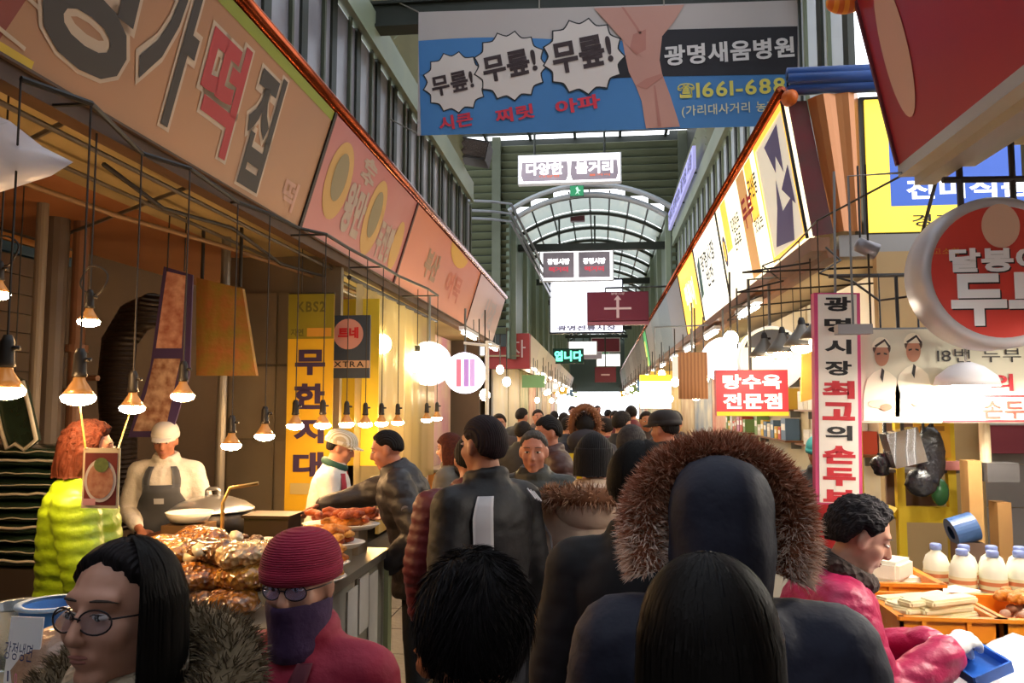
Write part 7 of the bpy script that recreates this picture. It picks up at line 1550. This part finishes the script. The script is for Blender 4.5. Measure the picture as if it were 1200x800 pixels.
# the fur hood
NAVY = mat('navy_parka', '#1b1e32', 0.75, var=('#15182a', 3, 0.6), bump=('noise', 9, 0.5))
ro, M, bd, A = person('tall person in a navy parka with the brown fur edged hood pulled up', 0.222, 1.54, -2, 1.585, 3, NAVY, SH, voxel=0.012, face=False, puff=0.03, wid=1.14, collar=False)
b = MB(); vs = []; n = 40; kk = 24
for i in range(kk + 1):
    t = i / kk; z = 0.160 - 0.37 * t
    for j in range(n):
        a = 2 * math.pi * j / n; top_ = (1 - (1 - min(1.0, t / 0.34 + 0.01)) ** 2.6) ** (1 / 2.2)
        neck_ = 1 - 0.12 * sm(0.5, 0.8, t) + 0.55 * sm(0.82, 1.0, t)
        fold = 1 + 0.05 * mnoise.noise(Vector((a * 1.6, t * 5, 2))) + 0.02 * mnoise.noise(Vector((a * 5, t * 9, 7)))
        vs.append(M @ Vector((0.104 * math.sin(a) * top_ * neck_ * fold, -0.028 + 0.118 * math.cos(a) * top_ * neck_ * fold, z)))
fs = [(i * n + j, (i + 1) * n + j, (i + 1) * n + (j + 1) % n, i * n + (j + 1) % n) for i in range(kk) for j in range(n) if not (0.15 * kk < i < 0.72 * kk and (j < 5 or j > n - 6))]
fs.append(tuple(range(n))); b.add(vs, fs); hd = b.build('hood', NAVY, ro, smooth=True)
pth = [M @ Vector((0.150 * math.sin(a) * (1.0 if abs(a) < 1.57 else 1.0 + 0.06 * (abs(a) - 1.57)), 0.035, 0.022 + (0.135 if abs(a) < 1.57 else 0.19) * math.cos(a))) for a in np.linspace(-2.12, 2.16, 40)]
fur_ring(ro, pth, [0.034 + 0.014 * sm(0.5, 1.0, abs(2 * i / 39 - 1)) for i in range(40)], [mat('fur_rust', '#a4684c', 0.9), mat('fur_sand', '#d2a68c', 0.9), mat('fur_pale2', '#ecd6c6', 0.9)], 0.030, 16000, 8, 'fur_trim', 0.1, 0.0016, True)
b = MB(); b.tube([M @ Vector((0.0, -0.028 - 0.119 * math.sin(t * 1.57) ** 0.6, 0.155 - 0.30 * (1 - math.cos(t * 1.57)))) for t in np.linspace(0.12, 1.0, 14)], 0.0035, 6); b.build('hood_seam', NAVY, hd, smooth=True)
# dark heads in front
ro, M, bd, A = person('person with long smooth black hair walking just behind the navy parka', 0.132, 1.03, -2, 1.52, 0, mat('black_coat2', '#131216', 0.8), dict(m=hairmat('#0a090a', '#131012'), thick=0.15, hl=(40, 30, 4, 0, -38, -48), ridge=0.022, nu=90, nv=60, fall=dict(L=0.34, a0=50, flare=0.03, ridge=0.016, nu=80, nv=24, wide=1.05), strands=2200), voxel=0.014, face=False, wid=0.92)
ro, M, bd, A = person('person with tousled short black hair beside the long haired one', -0.195, 1.22, 4, 1.475, 0, mat('black_coat3', '#151317', 0.8), dict(m=hairmat('#0b090b', '#151113'), thick=0.19, hl=(40, 30, 0, -10, -45, -55), ridge=0.03, lump=0.06, nu=90, nv=60), voxel=0.014, face=False, wid=0.92)
pts = []; rnd = random.Random(9); b = MB()
for i in range(5200):
    a, e = rnd.uniform(0, 6.283), rnd.uniform(-0.75, 1.5); d = Vector((math.cos(e) * math.sin(a), math.cos(e) * math.cos(a), math.sin(e)))
    p = Vector((0, -.008, .022)) + Vector((d.x * .101, d.y * .122, d.z * .120)); sw = Vector((math.sin(a * 3 + e * 2), math.cos(a * 2 + e * 3), 0)) * 0.5; t = Vector((d.x * .3, d.y * .3, -1.0)) + sw; t = t - d * t.dot(d); pts.append((M @ p, (M.to_3x3() @ (d * 0.14 + t.normalized())).normalized()))
blades(b, pts, 0.04, 0.0010, rnd, 1, 0.25, 0.16); stuff(b.build('hair_strands', mat('tousled_strand', '#141012', 0.65, spec=0.15), ro))
# old woman in the pink jacket
PINK = mat('pink_quilt', '#b81c54', 0.45, var=('#a41448', 4, 0.6), bump=('noise', 30, 0.25)); WGL = mat('white_glove', '#ece8e6', 0.6)
ro, M, bd, A = person('old woman with curly black hair in a pink quilted jacket and white gloves', 0.56, 2.44, -96, 1.47, 2, PINK, dict(m=hairmat('#121012', '#262024'), thick=0.22, hl=(52, 40, 6, 6, -34, -44), curl=0.10, seed=5, nu=90, nv=60), lean=16, head=(0, -18, 0), voxel=0.007, puff=0.028, gloves=WGL, collar=False, hem=0.80, quilt=(0.075, 0.007, 'd'), cv=0.010,
                       arms={'R': (Vector((.25, .20, 1.09)), Vector((.12, .42, 1.22))), 'L': (Vector((-.24, .22, 1.09)), Vector((-.05, .42, 1.20)))}, hands={'R': (Vector((-.3, 0, -1.0)), .9), 'L': (Vector((.5, 0, -.9)), .8)})
stand_collar(ro, bd, mat('brown_fleece', '#3c2e28', 0.9, bump=('cell', 50, 0.9)), 0.088, 0.034, 1.465, 'fleece_collar')
hp = ro.matrix_basis @ (A['R'][2] + Vector((-0.05, 0.10, -0.045)))
mb = MB(); mb.box((0, 0, 0), (0.11, 0.14, 0.006)); mb.box((0.055, 0, 0.012), (0.006, 0.14, 0.03)); mb.box((-0.055, 0, 0.012), (0.006, 0.14, 0.03)); mb.box((0, 0.07, 0.012), (0.11, 0.006, 0.03)); mb.box((0, -0.07, 0.012), (0.11, 0.006, 0.03))
tag(mb.build('blue_tray', mat('bright_blue_plastic', '#2c68c8', 0.4), loc=hp, rot=(0.15, -0.35, 0.2)), 'small blue plastic tray held in white gloves', 'tray')
# cap man and vendor in the teal hat
ro, M, bd, A = person('man in a dark flat cap and brown fur collared coat in the crowd', 0.43, 5.3, 40, 1.67, 3, mat('umber_coat', '#2a1e1a', 0.75), dict(SH, thick=0.04), voxel=0.011, puff=0.03, head=(10, -4, 0)); brim_cap(ro, M, mat('dark_cap', '#1f1a1c', 0.8), full=1.08)
pth = [bd(Vector((0.14 * math.sin(a), -0.01 + 0.12 * math.cos(a), 1.45))) for a in np.linspace(0.4, 2 * math.pi - 0.4, 20)]; fur_ring(ro, pth, 0.035, FUR_B, 0.035, 700, 12, 'fur_collar')
ro, M, bd, A = person('stall keeper in a teal knit hat and red apron beside the tall vertical sign', 1.44, 5.5, 150, 1.50, 1, mat('black_sweater', '#1c1a1e', 0.8), None, voxel=0.011, head=(0, -6, 0)); beanie(ro, M, mat('teal_knit', '#2c8a8c', 0.85, bump=('Z', 60, 0.5)), 1.12, 0.03)
b = wrap(np.linspace(0.6, 1.30, 10), -1.2, 1.2, 0.036, 1.0, bd, 16, 0.006); b.build('apron', mat('scarlet_apron', '#c0282c', 0.7), ro, smooth=True)
# the distant crowd
protos = []
for k, (c, cn, hc, hd_) in enumerate((('#1f2026', 'black', '#120f10', 0), ('#3a2c28', 'brown', '#1c1614', 180), ('#2a3244', 'dark blue', '#161214', 0), ('#5a4a44', 'taupe', '#2a201c', 180), ('#6a2a34', 'wine red', '#14100f', 0))):
    ro, M, bd, A = person('distant shopper in a %s coat %s' % (cn, 'walking this way' if hd_ else 'walking away down the passage'), 0, 0, hd_, 1.65, k % 4, mat('crowd_' + c[1:], c, 0.75, bump=('noise', 10, 0.3)), dict(m=hairmat(hc, '#2c2422'), thick=0.07, nu=28, nv=18), voxel=0.018, cv=0.02, face=bool(hd_), puff=0.022, name='distant_shopper', group='distant shoppers, %s coat' % cn)
    protos.append(ro)
rnd = random.Random(31); used = [0] * 5
spots = [(612, 7.2), (583, 8.2), (664, 8.6), (643, 9.5), (710, 8.0), (727, 7.0), (757, 8.8), (686, 10.2), (700, 11.8), (740, 11), (660, 12.5), (720, 13.5), (775, 9.8), (630, 11.0), (690, 15), (712, 17), (670, 17.5), (735, 15.5), (700, 20), (650, 15), (600, 10.5), (790, 7.6)]
for i, (px, Y) in enumerate(spots):
    k = i % 5; o = protos[k] if not used[k] else copy_tree(protos[k]); used[k] = 1
    q = P(px, 480, Y); o.location = (min(0.95, max(-1.05, q.x)), Y, 0); f = rnd.uniform(0.95, 1.04); o.scale = (f * 0.97, f * 0.97, f * 0.97); o.rotation_euler.z += R(rnd.uniform(-25, 25))
bpy.data.scenes.remove(TMP)
bpy.data.objects.remove(_to); bpy.data.curves.remove(_cu)
